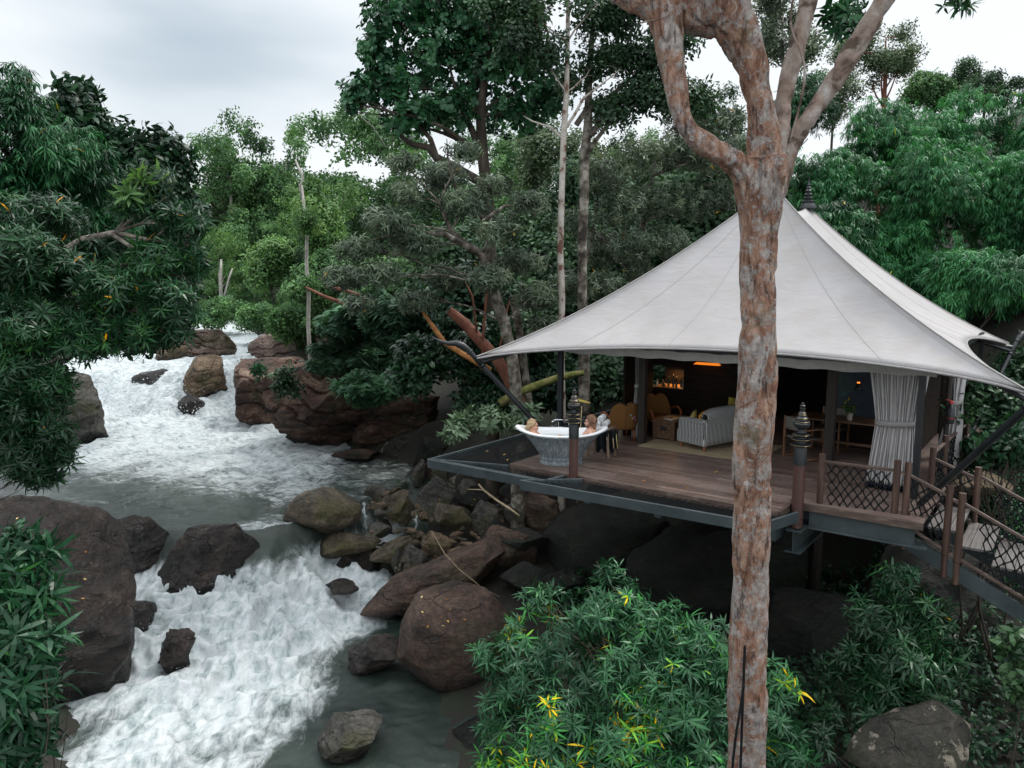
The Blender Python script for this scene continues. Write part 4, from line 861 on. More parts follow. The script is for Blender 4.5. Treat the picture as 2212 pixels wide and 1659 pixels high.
# tap with a handset on its cradle
tap = thing('bath_tap', 'chrome telephone style bath tap with looping hose at the back of the tub', 'tap', P(1206, 960, 14.86), 0)
mb = MB(); zb = -tap.location.z
mb.tube([(-.045, 0, zb), (-.045, 0, .33)], .011, 8); mb.tube([(.045, 0, zb), (.045, 0, .33)], .011, 8); mb.tube([(-.09, 0, .34), (.09, 0, .34)], .02, 10); mb.tube([(0, 0, .34), (0, -.05, .33), (0, -.10, .27), (0, -.10, .21)], [.02, .019, .016, .02], 8)
for s in (-1, 1):
    mb.tube([(s * .10, 0, .34), (s * .13, 0, .34)], .012, 6); mb.tube([(s * .13, -.03, .34), (s * .13, .03, .34)], .006, 5); mb.tube([(s * .13, 0, .31), (s * .13, 0, .37)], .006, 5)
mb.tube([(0, 0, .34), (0, 0, .46)], .010, 6); mb.build('tap_body', m_chrome, tap, smooth=True, angle=40)
mb = MB(); mb.tube([(-.10, 0, .48), (-.06, 0, .50), (.06, 0, .50), (.11, 0, .49)], [.018, .013, .013, .010], 8); mb.ell((-.115, 0, .465), (.028, .028, .02)); mb.build('handset', m_chrome, tap, smooth=True)
mb = MB(); mb.tube([(.11, 0, .49), (.17, -.01, .50), (.20, -.02, .44), (.215, -.03, .30), (.225, -.04, .12), (.21, -.05, -.02)], .007, 6); mb.tube([(-.04, -.02, .33), (-.13, -.02, .37), (-.165, -.03, .30), (-.155, -.04, .1), (-.14, -.05, -.03)], .007, 6); mb.build('hose', m_chrome, tap, smooth=True)

# ---------------------------------------------------------------- people
m_skin = nmat('skin', [(.3, (0.50, 0.27, 0.19)), (.7, (0.60, 0.34, 0.25))], sc=6, rough=.5, bmp=.1, bdist=.002)
m_lip = flat('lips', (.42, .14, .12), .4); m_eye = flat('eye', (.02, .015, .012), .2); m_brow = flat('brow', (.09, .05, .03), .8)
m_hairf = nmat('blond_hair', [(.3, (0.20, 0.12, 0.06)), (.7, (0.46, 0.32, 0.18))], sc=9, rough=.5, stretch=(1, 1, 4), bmp=.6, bdist=.006)
m_hairm = nmat('brown_hair', [(.3, (0.075, 0.035, 0.018)), (.7, (0.24, 0.12, 0.06))], sc=9, rough=.5, bmp=.8, bdist=.01)
def person(label, head, facing, neck, chest, pelvis, knees, feet, shw, hair, female):
    """all points in the tub's frame; facing: +1 looks along +x, -1 along -x"""
    f = facing; t = thing('person', label, 'person', TC, TRZ); H = Vector(head); mb = MB()
    def q(x, y, z): return H + Vector((x * f, y, z))
    # head: skull, face, jaw, nose, ears
    mb.ell(q(-.012, 0, .022), (.096, .076, .098), n=16, m=12); mb.ell(q(.026, 0, -.022), (.066, .060, .086), n=16, m=12); mb.ell(q(.050, 0, -.082), (.036, .036, .028)); mb.ell(q(.085, 0, -.012), (.014, .014, .024)); mb.ell(q(.096, 0, -.024), (.016, .013, .012))
    mb.ell(q(.084, 0, -.056), (.014, .022, .011)); mb.ell(q(.078, 0, .030), (.016, .048, .012))
    for s in (-1, 1): mb.ell(q(-.008, s * .076, -.008), (.018, .010, .030)); mb.ell(q(.052, s * .040, -.030), (.030, .024, .026)); 
    N, C, PV = Vector(neck), Vector(chest), Vector(pelvis); w = shw
    mb.tube([q(-.015, 0, -.05), N, N.lerp(C, .3)], [.052, .050, .062] if female else [.060, .062, .078], 14)
    sh = N.lerp(C, .38); perp = Vector((0, 1, 0))
    mb.tube([sh - perp * w * .86, sh - perp * w * .4 + Vector((0, 0, .025)), sh + perp * w * .4 + Vector((0, 0, .025)), sh + perp * w * .86], [.050, .062, .062, .050], 14)
    for k in range(7):
        a = k / 6; p = sh.lerp(PV, a); mb.ell(p, (.105 + .02 * abs(a - .5), w * (.80 - .22 * math.sin(math.pi * a)), .10), n=16, m=10)
    for s in (-1, 1):
        S = sh + perp * s * w * .93; E_ = S.lerp(PV, .62) + perp * s * .06 + Vector((0, 0, -.02)); Wr = PV.lerp(Vector(knees[0 if s < 0 else 1]), .45) + perp * s * .07
        mb.ell(S, (.058, .056, .056)); mb.tube([S, S.lerp(E_, .5), E_, E_.lerp(Wr, .4), Wr], [.050, .045, .038, .036, .025], 12)
        d = (Wr - E_).normalized(); mb.ell(Wr + d * .045, (.045, .038, .020))
        for j in range(4): b0 = Wr + d * .08 + perp * (j - 1.5) * .019; mb.tube([b0, b0 + d * (.045 - .006 * abs(j - 1)), b0 + d * .078 - Vector((0, 0, .015))], [.0095, .009, .007], 8)
        mb.tube([Wr + d * .02 - perp * s * .03, Wr + d * .06 - perp * s * .052, Wr + d * .085 - perp * s * .056], [.012, .010, .008], 8)
        hp = PV + perp * s * .09; K = Vector(knees[0 if s < 0 else 1]); F_ = Vector(feet[0 if s < 0 else 1])
        mb.tube([hp, hp.lerp(K, .5), K, K.lerp(F_, .35), F_], [.086, .074, .056, .054, .036], 14); mb.tube([F_, F_ + Vector((f * .08, 0, -.01)), F_ + Vector((f * .14, 0, -.01))], [.038, .036, .022], 10)
        if not female: pass
    o = mb.build('body', m_skin, t)
    r_ = o.modifiers.new('r', 'REMESH'); r_.mode = 'VOXEL'; r_.voxel_size = .0075; sm = o.modifiers.new('s', 'SMOOTH'); sm.iterations = 4; sm.factor = .5
    baked(o); me = o.data; me.materials.clear()
    for m_ in (m_skin, m_lip, m_eye, m_brow): me.materials.append(m_)
    me.polygons.foreach_set('use_smooth', [True] * len(me.polygons))
    spots = [(q(.098, 0, -.054), Vector((.022, .024, .010)), 1)] + [(q(.078, s * .032, .006), Vector((.022, .014, .008)), 2) for s in (-1, 1)] + [(q(.084, s * .034, .030), Vector((.025, .022, .006)), 3) for s in (-1, 1)]
    for pl in me.polygons:
        c = pl.center
        if (c - H).length > .16: continue
        for sp, rd_, mi in spots:
            e = c - sp
            if (e.x / rd_.x) ** 2 + (e.y / rd_.y) ** 2 + (e.z / rd_.z) ** 2 < 1: pl.material_index = mi
    # hair
    mb = MB(); rq = random.Random(3 if female else 4)
    if female:
        mb.ell(q(-.024, 0, .034), (.098, .086, .098), n=18, m=12); mb.ell(q(-.075, 0, .0), (.060, .066, .075)); mb.ell(q(-.125, 0, -.028), (.036, .034, .036)); mb.tube([q(.05, 0, .10), q(-.04, 0, .13), q(-.11, 0, .06)], [.03, .035, .03], 10)
        for s in (-1, 1): mb.tube([q(.04, s * .055, .07), q(-.02, s * .080, .03), q(-.09, s * .055, -.02)], [.022, .028, .03], 8)
    else:
        mb.ell(q(-.030, 0, .050), (.104, .094, .098), n=18, m=12)
        for k in range(64):
            a = rq.uniform(0, 6.28); e = rq.uniform(-.45, 1.4); d = Vector((math.cos(a) * math.cos(e), math.sin(a) * math.cos(e), math.sin(e)))
            if d.x > .45 and d.z < .6: continue
            c = q(-.028, 0, .035) + Vector((d.x * f * .098, d.y * .092, d.z * .098)); mb.ell(c, (.024, .024, .024), n=8, m=6)
        for s in (-1, 1):
            for k in range(6): mb.ell(q(-.03 - .015 * k, s * .078, -.03 - .012 * k), (.026, .02, .028), n=8, m=6)
        mb.ell(q(-.085, 0, -.03), (.045, .075, .065))
    h = mb.build('hair', hair, t); r_ = h.modifiers.new('r', 'REMESH'); r_.mode = 'VOXEL'; r_.voxel_size = .007
    baked(h); me = h.data; cut = bmesh.new(); cut.from_mesh(me)   # open the hairline in front of the face
    dl = [v_ for v_ in cut.verts if (v_.co.x - H.x) * f > .052 and v_.co.z - H.z < .062]; bmesh.ops.delete(cut, geom=dl, context='VERTS'); cut.to_mesh(me); cut.free()
    me.materials.clear(); me.materials.append(hair); me.polygons.foreach_set('use_smooth', [True] * len(me.polygons))
    if not female:
        mb = MB(); mb.ell(q(.044, 0, -.078), (.044, .046, .034)); mb.ell(q(.092, 0, -.042), (.012, .026, .006))
        for s in (-1, 1): mb.tube([q(.05, s * .042, -.07), q(.02, s * .062, -.055), q(0, s * .072, -.02)], [.02, .016, .012], 8)
        mb.build('beard', hair, t, smooth=True)
    return t
person('woman with blond hair in a bun lying in the left end of the tub', (-.545, .04, .700), 1, (-.585, .03, .575), (-.50, .0, .46), (-.20, 0, .31), ((-.02, -.16, .545), (.02, .14, .46)), ((.14, -.08, .29), (.16, .08, .29)), .185, m_hairf, True)
person('man with curly brown hair and beard sitting in the right end of the tub', (.545, .02, .800), -1, (.585, .02, .655), (.53, .0, .52), (.32, 0, .32), ((.10, -.15, .42), (.10, .15, .42)), ((-.03, -.10, .29), (-.03, .10, .29)), .205, m_hairm, False)

# side table with towels behind the right end of the tub
m_stool = nmat('raw_wood', [(.3, (0.10, 0.065, 0.04)), (.7, (0.24, 0.17, 0.11))], sc=5, rough=.7, stretch=(1, 1, .3))
sb = G(1306, 962, 0) ; sb = Vector((1.80, 14.95, 0))
t = thing('side_stool', 'small wooden stool behind the right end of the bathtub', 'stool', sb, DROT)
mb = MB(); mb.box((0, 0, .58), (.50, .34, .035)); mb.build('seat', m_stool, t, bevel=.006)
for x in (-.21, .21):
    for y in (-.13, .13): mb = MB(); mb.beam((x * 1.1, y * 1.1, 0), (x * .9, y * .9, .565), .045, .045); mb.build('leg', m_stool, t, bevel=.005)
m_towel = flat('white_towel', (.80, .81, .82), .9, var=.03, sc=40, bmp=.5)
for i, (dx, dz, lb) in enumerate(((-.02, .065, 'left lower rolled white towel on the stool'), (.13, .062, 'right lower rolled white towel, its coiled end facing out'), (.05, .165, 'rolled white towel lying on top of the two others'))):
    t = thing('rolled_towel', lb, 'towel', sb + Vector((dx - .05, -.03 + .02 * i, .598 + dz)), R(-18)); mb = MB()
    mb.tube([(0, -.15, 0), (0, -.145, 0), (0, .145, 0), (0, .15, 0)], [.050, .062, .062, .05], 18); mb.build('roll', m_towel, t, smooth=True, angle=50)
    mb = MB(); mb.tube([(.052 * (1 - k / 40) * math.cos(k * .5), -.153, .052 * (1 - k / 40) * math.sin(k * .5)) for k in range(36)], .005, 4, cap=False); mb.build('coil_edge', flat('towel_shadow', (.5, .52, .54), .9), t)
t = thing('draped_bathrobe', 'black cloth with pale stripes hanging down beside the stool behind the tub', 'cloth', sb + Vector((.10, -.16, 0)), R(-10))
mb = MB(); mb.grid(lambda a, c_: Vector((-.22 + .42 * a, .035 * math.sin(a * 22) - .03 * (1 - c_) - .03, .575 - (.44 + .05 * math.sin(a * 19)) * c_)), 50, 10); mb.build('cloth', flat('black_cloth', (.010, .012, .016), .7), t, smooth=True, solid=.008)
for x, c_ in ((-.02, (.5, .55, .6)), (.10, (.65, .5, .25)), (.17, (.55, .5, .2))):
    mb = MB(); mb.tube([(x, -.075, .50), (x + .01, -.085, .38), (x + .03, -.08, .20)], [.006, .008, .005], 5); mb.build('stripe', flat('stripe_%d' % int(c_[0] * 100), c_, .6), t)
for i, (px, py, lb) in enumerate(((1116, 0, 'small wooden cup behind the bollard'), (1190, 0, 'second small wooden cup beside the towels'))):
    p = sb + Vector((-.20 + i * .0, -.06 + i * .15, .5975)); mb = MB(); mb.lathe([(.030, 0), (.036, .03), (.036, .065), (.030, .065), (.028, .02)], 14); o = mb.build('wooden_cup', m_stool, smooth=True, angle=40); o.location = p; tag(o, lb, 'cup')

# telescope on a tripod
m_tele = flat('telescope_yellow', (.62, .50, .13), .35, .3)
tp0 = P(1257, 877, 15.6); t = thing('telescope', 'yellow brass telescope on a tripod behind the slim bollard', 'telescope', (tp0.x, tp0.y, 0), R(-12))
mb = MB(); z0 = tp0.z; mb.tube([(-.10, 0, z0 + .13), (.10, 0, z0 + .085)], .034, 12); mb.tube([(-.11, 0, z0 + .133), (-.10, 0, z0 + .13)], .038, 12); mb.tube([(.10, 0, z0 + .085), (.17, 0, z0 + .07)], .024, 12); mb.build('tube', m_tele, t, smooth=True, angle=40)
mb = MB(); mb.tube([(.17, 0, z0 + .07), (.23, 0, z0 + .055)], .016, 10); mb.tube([(0, 0, z0), (0, 0, z0 + .09)], .016, 8); mb.build('eyepiece', m_black, t, smooth=True)
for a in (.5, 2.6, 4.7): mb = MB(); mb.tube([(0, 0, z0 + .02), (.33 * math.cos(a), .33 * math.sin(a), 0)], .011, 6); mb.build('leg', m_brass if a == 4.7 else m_black, t)

# armchairs with heart shaped backs
m_must = flat('mustard_cloth', (.20, .098, .032), .85, var=.08, sc=30, bmp=.3); m_arm = flat('bent_wood', (.33, .095, .03), .28, var=.2, sc=5)
def armchair(label, loc, rz, motif=False):
    t = thing('armchair', label, 'armchair', loc, rz, 'mustard armchairs by the chest')   # faces local +y
    mb = MB()
    def back(a, c_):
        x = (a - .5) * .62; s = abs(a - .5) * 2; top = .80 + .075 * math.sin(math.pi * min(1, s * .92)) - .07 * s ** 4; z = .27 + (top - .27) * c_
        w_ = .62 + .38 * math.sin(math.pi * min(1, .25 + c_ * .6)); return Vector((x * w_ * 1.12, -.30 + .10 * s * s - .10 * (c_ - .3), z))
    mb.grid(back, 24, 10); mb.build('backrest', m_must, t, smooth=True, solid=.09)
    mb = MB(); mb.box((0, .02, .33), (.54, .56, .17)); mb.build('seat', m_must, t, bevel=.05)
    for s in (-1, 1):
        mb = MB(); pa = [(s * .30, -.20, .50), (s * .35, -.08, .585), (s * .37, .10, .60), (s * .36, .26, .54), (s * .34, .30, .42), (s * .32, .27, .28), (s * .30, .24, .18)]
        mb.tube(pa, [.016, .022, .024, .026, .03, .03, .024], 10); mb.build('armrest', m_arm, t, smooth=True)
        for y in (-.25, .25): mb = MB(); mb.tube([(s * .22, y * .9, .26), (s * .235, y, .14), (s * .225, y * 1.08, 0)], [.032, .022, .013], 8); mb.build('leg', m_arm, t, smooth=True)
    mb = MB(); mb.tube([back(k / 24, 1) + Vector((0, -.045, .0)) for k in range(25)], .006, 5); mb.tube([back(.5, k / 10) + Vector((0, -.047, 0)) for k in range(11)], .005, 5); mb.build('seam_cord', m_dark, t)
    if motif:
        for i, (x, z, c_) in enumerate(((.10, .60, (.25, .45, .48)), (.17, .56, (.40, .16, .32)), (.20, .50, (.35, .12, .30)), (.13, .53, (.48, .42, .2)))):
            mb = MB()
            for a in range(5): mb.ell((x + .014 * math.cos(a * 1.26), -.40, z + .014 * math.sin(a * 1.26)), (.010, .006, .010), n=6, m=4)
            mb.build('embroidered_flower', flat('flower_%d' % i, c_, .8), t)
    return t
armchair('mustard armchair with embroidered flowers on its heart shaped back, left of the timber post', P(1340, 950, 16.55).lerp(P(1340, 950, 16.55), 0) * 1, R(10), True).location.z = 0
armchair('mustard armchair in the dim room behind the wooden chest', L(.98, 4.45, 0), R(195))
# wooden chest with books
m_chest = nmat('worn_chest_wood', [(.25, (0.035, 0.018, 0.010)), (.5, (0.12, 0.065, 0.035)), (.75, (0.22, 0.13, 0.075))], sc=5, rough=.6, stretch=(3, .6, 2), bmp=.5, bdist=.006)
t = thing('wooden_chest', 'old reddish wooden trunk used as a table on the edge of the rug', 'chest', L(1.42, 4.10, .006), DROT)
mb = MB(); mb.box((0, 0, .215), (.52, .90, .34)); mb.build('body', m_chest, t, bevel=.01); mb = MB(); mb.box((0, 0, .412), (.56, .94, .05)); mb.build('lid', m_chest, t, bevel=.01)
for x in (-.2, .2):
    for y in (-.38, .38): mb = MB(); mb.box((x, y, .022), (.10, .10, .044)); mb.build('foot', m_chest, t, bevel=.004)
mb = MB(); mb.tube([(-.06, -.458, .27), (-.05, -.475, .235), (.05, -.475, .235), (.06, -.458, .27)], .008, 6); mb.build('handle', m_dark, t)
mb = MB(); mb.box((0, -.452, .27), (.16, .01, .10)); mb.build('handle_plate', m_dark, t, bevel=.004)
for i, (dx, dy, rz, c_, lb) in enumerate(((-.02, -.12, .3, (.02, .06, .16), 'blue covered book lying on the chest'), (.10, -.20, -.25, (.30, .22, .14), 'tan covered book beside the blue one on the chest'))):
    t = thing('book', lb, 'book', L(1.42 + dx, 4.10 + dy, .4445), DROT + rz); mb = MB(); mb.box((0, 0, .004), (.20, .27, .006)); mb.box((0, 0, .036), (.20, .27, .006)); mb.box((-.098, 0, .02), (.006, .27, .028)); mb.build('cover', flat('bookcover_%d' % i, c_, .4), t); mb = MB(); mb.box((.002, 0, .02), (.19, .26, .026)); mb.build('pages', flat('paper_%d' % i, (.6, .58, .52), .8), t)
# rug
m_rug = nmat('straw_rug', [(.3, (0.32, 0.245, 0.15)), (.7, (0.50, 0.41, 0.28))], sc=40, rough=.9, bmp=.8, bdist=.004)
t = thing('rug', 'straw coloured rug with a dark stitched edge under the chest and sofa', 'rug', L(1.22, 2.82, .004), DROT)
mb = MB(); mb.box((1.25, .90, .005), (2.5, 1.8, .010)); mb.build('weave', m_rug, t)
mb = MB()
for k in range(62): mb.box((.02 + k * .04, .012, .0125), (.016, .012, .004))
mb.build('stitched_edge', m_dark, t)
# striped sofa: local x along its length, faces local +y
m_stripe, nt, ns, ls, b = new_mat('navy_white_stripes'); tc = ns.new('ShaderNodeTexCoord'); sx = ns.new('ShaderNodeSeparateXYZ'); ls.new(tc.outputs['Object'], sx.inputs[0])
ad = ns.new('ShaderNodeMath'); ad.operation = 'ADD'; ls.new(sx.outputs[0], ad.inputs[0]); ls.new(sx.outputs[1], ad.inputs[1]); mo = ns.new('ShaderNodeMath'); mo.operation = 'MULTIPLY'; mo.inputs[1].default_value = 1 / .040; ls.new(ad.outputs[0], mo.inputs[0]); fr = ns.new('ShaderNodeMath'); fr.operation = 'FRACT'; ls.new(mo.outputs[0], fr.inputs[0])
ls.new(mixc(nt, mrange(nt, fr.outputs[0], .54, .58), (0.010, 0.013, 0.030), (0.62, 0.62, 0.60)), b.inputs['Base Color']); b.inputs['Roughness'].default_value = .85
m_orange = flat('orange_cloth', (.50, .24, .035), .85); m_leg = flat('sofa_leg_wood', (.26, .10, .05), .4)
SO = L(2.62, 3.02, .012); t = thing('sofa', 'navy and white striped sofa with orange inner back seen from behind', 'sofa', SO, R(34.7))
mb = MB(); mb.box((.75, .38, .26), (1.50, .74, .28)); mb.build('base', m_stripe, t, bevel=.02)
mb = MB(); mb.grid(lambda a, c_: Vector((.06 + 1.38 * a, .02 + [0, 0, .0, .0, -.03, -.06, -.03, .04, .09, .13, .18][int(c_ * 10)], [.12, .25, .4, .55, .68, .78, .86, .885, .87, .82, .42][int(c_ * 10)] - (.10 * (abs(a - .5) * 2) ** 6 if c_ > .45 else 0))), 30, 10); mb.build('backrest', m_stripe, t, smooth=True, solid=.03)
mb = MB(); mb.grid(lambda a, c_: Vector((.05 + 1.40 * a, .14 + .03 * c_ + .05 * (1 - c_), .84 - .42 * c_ - (.10 * (abs(a - .5) * 2) ** 6) * (1 - c_))), 20, 6); mb.build('inner_back', m_orange, t, smooth=True, solid=.05)
for x, nm in ((.06, 'a'), (1.44, 'b')):
    mb = MB(); mb.box((x, .36, .42), (.13, .70, .32)); mb.tube([(x, .02, .60), (x, .40, .60), (x, .70, .585)], [.075, .075, .06], 14); mb.build('armrest', m_stripe, t, bevel=.015)
mb = MB(); mb.box((.75, .47, .46), (1.24, .58, .13)); mb.build('seat_cushion', m_orange, t, bevel=.04)
for x in (.08, 1.42):
    for y in (.06, .68): mb = MB(); mb.tube([(x, y, .12), (x, y, 0)], [.036, .024], 10); mb.build('leg', m_leg, t, smooth=True, angle=40)
def cushion(label, loc, rot, c, s=.2):
    mb = MB(); mb.grid(lambda a, c_: Vector(((a - .5) * 2 * s, .07 * (math.sin(math.pi * a) * math.sin(math.pi * c_)) ** .5, (c_ - .5) * 2 * s * .85)), 14, 14); mb.grid(lambda a, c_: Vector(((.5 - a) * 2 * s, -.07 * (math.sin(math.pi * a) * math.sin(math.pi * c_)) ** .5, (c_ - .5) * 2 * s * .85)), 14, 14)
    o = mb.build('cushion', nmat('cushion_cloth', [(.42, tuple(x * .55 for x in c)), (.55, c)], sc=9, rough=.85, bmp=.2), smooth=True); o.location = loc; o.rotation_euler = rot; tag(o, label, 'cushion')
sd_ = lambda x, y, z: SO + Matrix.Rotation(R(34.7), 3, 'Z') @ Vector((x, y, z))
cushion('yellow patterned cushion leaning inside the near arm of the sofa', sd_(.20, .48, .64), (R(12), 0, R(70)), (.62, .50, .16), .18)
cushion('yellow cushion showing over the back of the sofa', sd_(1.25, .30, .84), (R(-12), R(12), R(34)), (.45, .36, .06), .17)
# bar hatch with bottles
m_bar = nmat('bar_counter_wood', [(.3, (.30, .13, .04)), (.7, (.55, .28, .10))], sc=3, rough=.4, stretch=(.5, 6, 1))
t = thing('bar_counter', 'warm lit wooden bar counter seen through the hatch in the dark wall', 'bar counter', L(.85, 5.38, .96), DROT)
mb = MB(); mb.box((0, 0, 0), (.82, .62, .04)); mb.build('counter_top', m_bar, t, bevel=.005)
bl_ = bpy.data.lights.new('bar_lamp_glow', 'AREA'); bl_.energy = 3.0; bl_.color = (1, .55, .22); bl_.size = .25; blo = bpy.data.objects.new('bar_lamp_glow', bl_); COL.objects.link(blo); blo.parent = t; blo.location = (0, .1, .40)
rb = random.Random(8); m_gl = [flat('bottle_green', (.02, .05, .02), .1), flat('bottle_brown', (.10, .04, .012), .1), flat('bottle_clear', (.35, .33, .28), .08), flat('bottle_black', (.012, .012, .014), .15)]
for k, (lb, h, mi, dy) in enumerate((('short clear bottle at the left end of the bar', .16, 2, 0), ('squat brown bottle on the bar', .14, 1, .1), ('round copper coloured decanter on the bar', .11, 1, -.05), ('slim green bottle left of the tallest on the bar', .24, 0, 0), ('tallest dark bottle with a gold top on the bar', .29, 3, .05), ('dark bottle right of the tallest on the bar', .25, 3, 0), ('green bottle near the right end of the bar', .23, 0, .06), ('clear bottle at the right end of the bar', .21, 2, -.04))):
    t = thing('bottle', lb, 'bottle', L(.50 + k * .098, 5.20 + dy, .982), 0, 'bottles on the bar'); r0 = .028 if h > .15 else .042
    mb = MB(); mb.lathe([(r0, 0), (r0, h * .55), (r0 * .4, h * .72), (r0 * .35, h * .93)], 12); mb.build('glass_body', m_gl[mi], t, smooth=True, angle=50); mb = MB(); mb.lathe([(r0 * .42, h * .90), (r0 * .42, h)], 10); mb.build('cap', m_brass, t)
m_glow = emit('lamp_shade_glow', (1.0, .24, .02), .55)
lp = L(1.85, 4.93, 1.62); t = thing('wall_lamp', 'glowing orange lamp strip high on the dark back wall', 'lamp', lp, DROT); mb = MB(); mb.box((0, 0, 0), (.48, .12, .05), taper=1.25); mb.build('glowing_shade', m_glow, t); mb = MB(); mb.box((0, .0, .04), (.44, .11, .02)); mb.build('cap', m_black, t)

# writing table, chairs, plant and mural at the right
m_desk = nmat('desk_wood', [(.3, (0.07, 0.032, 0.014)), (.7, (0.17, 0.085, 0.04))], sc=3, rough=.35, stretch=(.6, 5, 1))
t = thing('writing_table', 'long brown wooden table standing behind the curtain and the tall bollard', 'table', L(4.95, 4.55, 0), DROT)
mb = MB(); mb.box((0, 0, .735), (2.0, .75, .035)); mb.build('tabletop', m_desk, t, bevel=.005)
for x in (-.85, .85): mb = MB(); mb.beam((x - .12, -.25, 0), (x + .12, .0, .71), .05, .05); mb.beam((x + .12, .25, 0), (x - .12, .0, .71), .05, .05); mb.build('trestle_leg', m_desk, t)
mb = MB(); mb.beam((-.85, 0, .25), (.85, 0, .25), .04, .05); mb.build('stretcher', m_desk, t)
m_cloth = flat('grey_canvas_sling', (.20, .195, .17), .85); m_cw = nmat('chair_oak', [(.3, (.16, .075, .035)), (.7, (.30, .155, .08))], sc=6, rough=.5)
def director(label, loc, rz):
    t = thing('canvas_chair', label, 'chair', loc, rz, 'canvas chairs at the writing table')
    for x in (-.27, .27):
        mb = MB(); mb.beam((x, -.25, 0), (x, -.25, .62), .03, .04); mb.beam((x, .25, 0), (x, .25, .84), .03, .04); mb.beam((x, -.27, .615), (x, .25, .615), .045, .02); mb.beam((x, -.25, .03), (x, .25, .03), .03, .03); mb.build('side_frame', m_cw, t, bevel=.004)
    mb = MB(); mb.grid(lambda a, c_: Vector(((a - .5) * .54, -.23 + .46 * c_, .43 - .03 * math.sin(math.pi * a))), 10, 4); mb.build('seat', m_cloth, t, smooth=True, solid=.008)
    mb = MB(); mb.grid(lambda a, c_: Vector(((a - .5) * .56, .25 + .03 * math.sin(math.pi * a), .58 + .25 * c_)), 10, 4); mb.build('backrest', m_cloth, t, smooth=True, solid=.008); return t
director('canvas sling chair with a wooden frame left of the tall bollard', L(4.36, 3.82, 0), DROT + R(150))
director('canvas chair mostly hidden at the far side of the writing table', L(4.55, 5.05, 0), DROT + R(-8))
pp = L(5.05, 4.40, .7545); t = thing('potted_plant', 'small plant with yellow leaves in a pale pot on the writing table', 'potted plant', pp, 0)
mb = MB(); mb.lathe([(.045, 0), (.06, .15), (.064, .16), (.054, .16), (.05, .10)], 16); mb.build('pot', flat('pale_pot', (.38, .35, .30), .7), t, smooth=True, angle=40)
PLANT_AT = pp
t = thing('mural_panel', 'dark blue painted panel with a yellow strip and white letters behind the curtain', 'panel', L(5.25, 5.40, 0), DROT)
m_mur = nmat('mural_blue', [(.35, (.003, .008, .02)), (.5, (.006, .022, .05)), (.62, (.008, .035, .028)), (.72, (.02, .10, .12))], sc=2.6, rough=.5, bmp=0, dist=1.2)
mb = MB(); mb.box((0, 0, 1.40), (1.6, .03, 1.65)); mb.build('painted_board', m_mur, t)
mb = MB(); mb.box((.10, -.018, 1.5), (.09, .006, 1.4)); mb.build('yellow_strip', flat('mural_yellow', (.35, .20, .012), .6), t)
tx = bpy.data.curves.new('lettering', 'FONT'); tx.body = 'GL'; tx.size = .17; tx.extrude = .002; txo = bpy.data.objects.new('lettering', tx); COL.objects.link(txo); dg = bpy.context.evaluated_depsgraph_get(); dg.update(); me = bpy.data.meshes.new_from_object(txo.evaluated_get(dg)); bpy.data.objects.remove(txo); txo = bpy.data.objects.new('lettering', me); COL.objects.link(txo); txo.parent = t; txo.location = (.26, -.02, 1.12); txo.rotation_euler = (R(90), 0, 0); me.materials.clear(); me.materials.append(flat('white_letters', (.7, .7, .68), .6))
tl = L(5.1, 4.75, 0); t = thing('desk_lamp', 'small dark hanging lamp above the potted plant', 'lamp', tl + Vector((0, 0, 1.32)), 0)
mb = MB(); mb.lathe([(.09, 0), (.06, .06), (.03, .13), (.012, .14)], 18); mb.build('lamp_shade', m_black, t, smooth=True); mb = MB(); mb.tube([(0, 0, .14), (0, 0, .95)], .004, 5); mb.build('cord', m_black, t); mb = MB(); mb.lathe([(.026, .135), (.03, .16)], 10); mb.build('glowing_collar', emit('lamp_collar', (1, .25, .03), 1.0), t)
# fire extinguisher
fe = P(2052, 915, 13.1); t = thing('fire_extinguisher', 'red topped fire extinguisher hanging in the dark right of the curtains', 'fire extinguisher', fe, 0)
m_red = flat('red_paint', (.42, .015, .015), .3)
mb = MB(); mb.lathe([(.055, 0), (.065, .02), (.065, .28), (.03, .33), (.02, .35)], 18); mb.build('cylinder', flat('dark_cylinder', (.03, .035, .04), .3), t, smooth=True, angle=50)
mb = MB(); mb.box((0, 0, .375), (.06, .03, .05)); mb.beam((0, 0, .40), (-.10, 0, .43), .02, .012); mb.build('valve', m_red, t, bevel=.004); mb = MB(); mb.lathe([(.0665, .09), (.0665, .105)], 18); mb.build('band', m_red, t)
mb = MB(); mb.tube([(.0, .10, -1.6), (0, .10, .8)], .045, 8); o = mb.build('hidden_post', m_dark); o.name = 'dark_post'; o.location = fe; tag(o, 'dark post carrying the fire extinguisher', 'post')
# broken branch and leaf litter
t = MB(); ps = [P(1034, 1046, 19.2), P(1046, 1060, 19.0), P(1075, 1082, 18.6), P(1100, 1098, 18.2), P(1122, 1114, 17.9)]; b0 = ps[-1]; t.tube([p - b0 for p in ps], [.022, .028, .032, .03, .02], 7)
q_ = [P(1010, 1057, 19.1), P(1040, 1058, 18.9), P(1052, 1062, 18.8)]; t.tube([p - b0 for p in q_], [.012, .016, .018], 6); o = t.build('broken_branch', nmat('dry_branch', [(.3, (.20, .15, .09)), (.7, (.42, .34, .22))], sc=8, rough=.8), smooth=True); o.location = b0; tag(o, 'pale broken branch lying across the rubble below the net frame', 'branch')
t = MB(); ps = [P(934, 1150, 17.6), P(960, 1195, 16.9), P(990, 1228, 16.4), P(1040, 1268, 15.9), P(1080, 1290, 15.4)]; b0 = ps[-1]; t.tube([p - b0 for p in ps], [.005, .007, .006, .005, .003], 5); o = t.build('thin_twig', bpy.data.materials['dry_branch']); o.location = b0; tag(o, 'thin dry twig hanging over the rocks above the reddish boulder', 'twig')
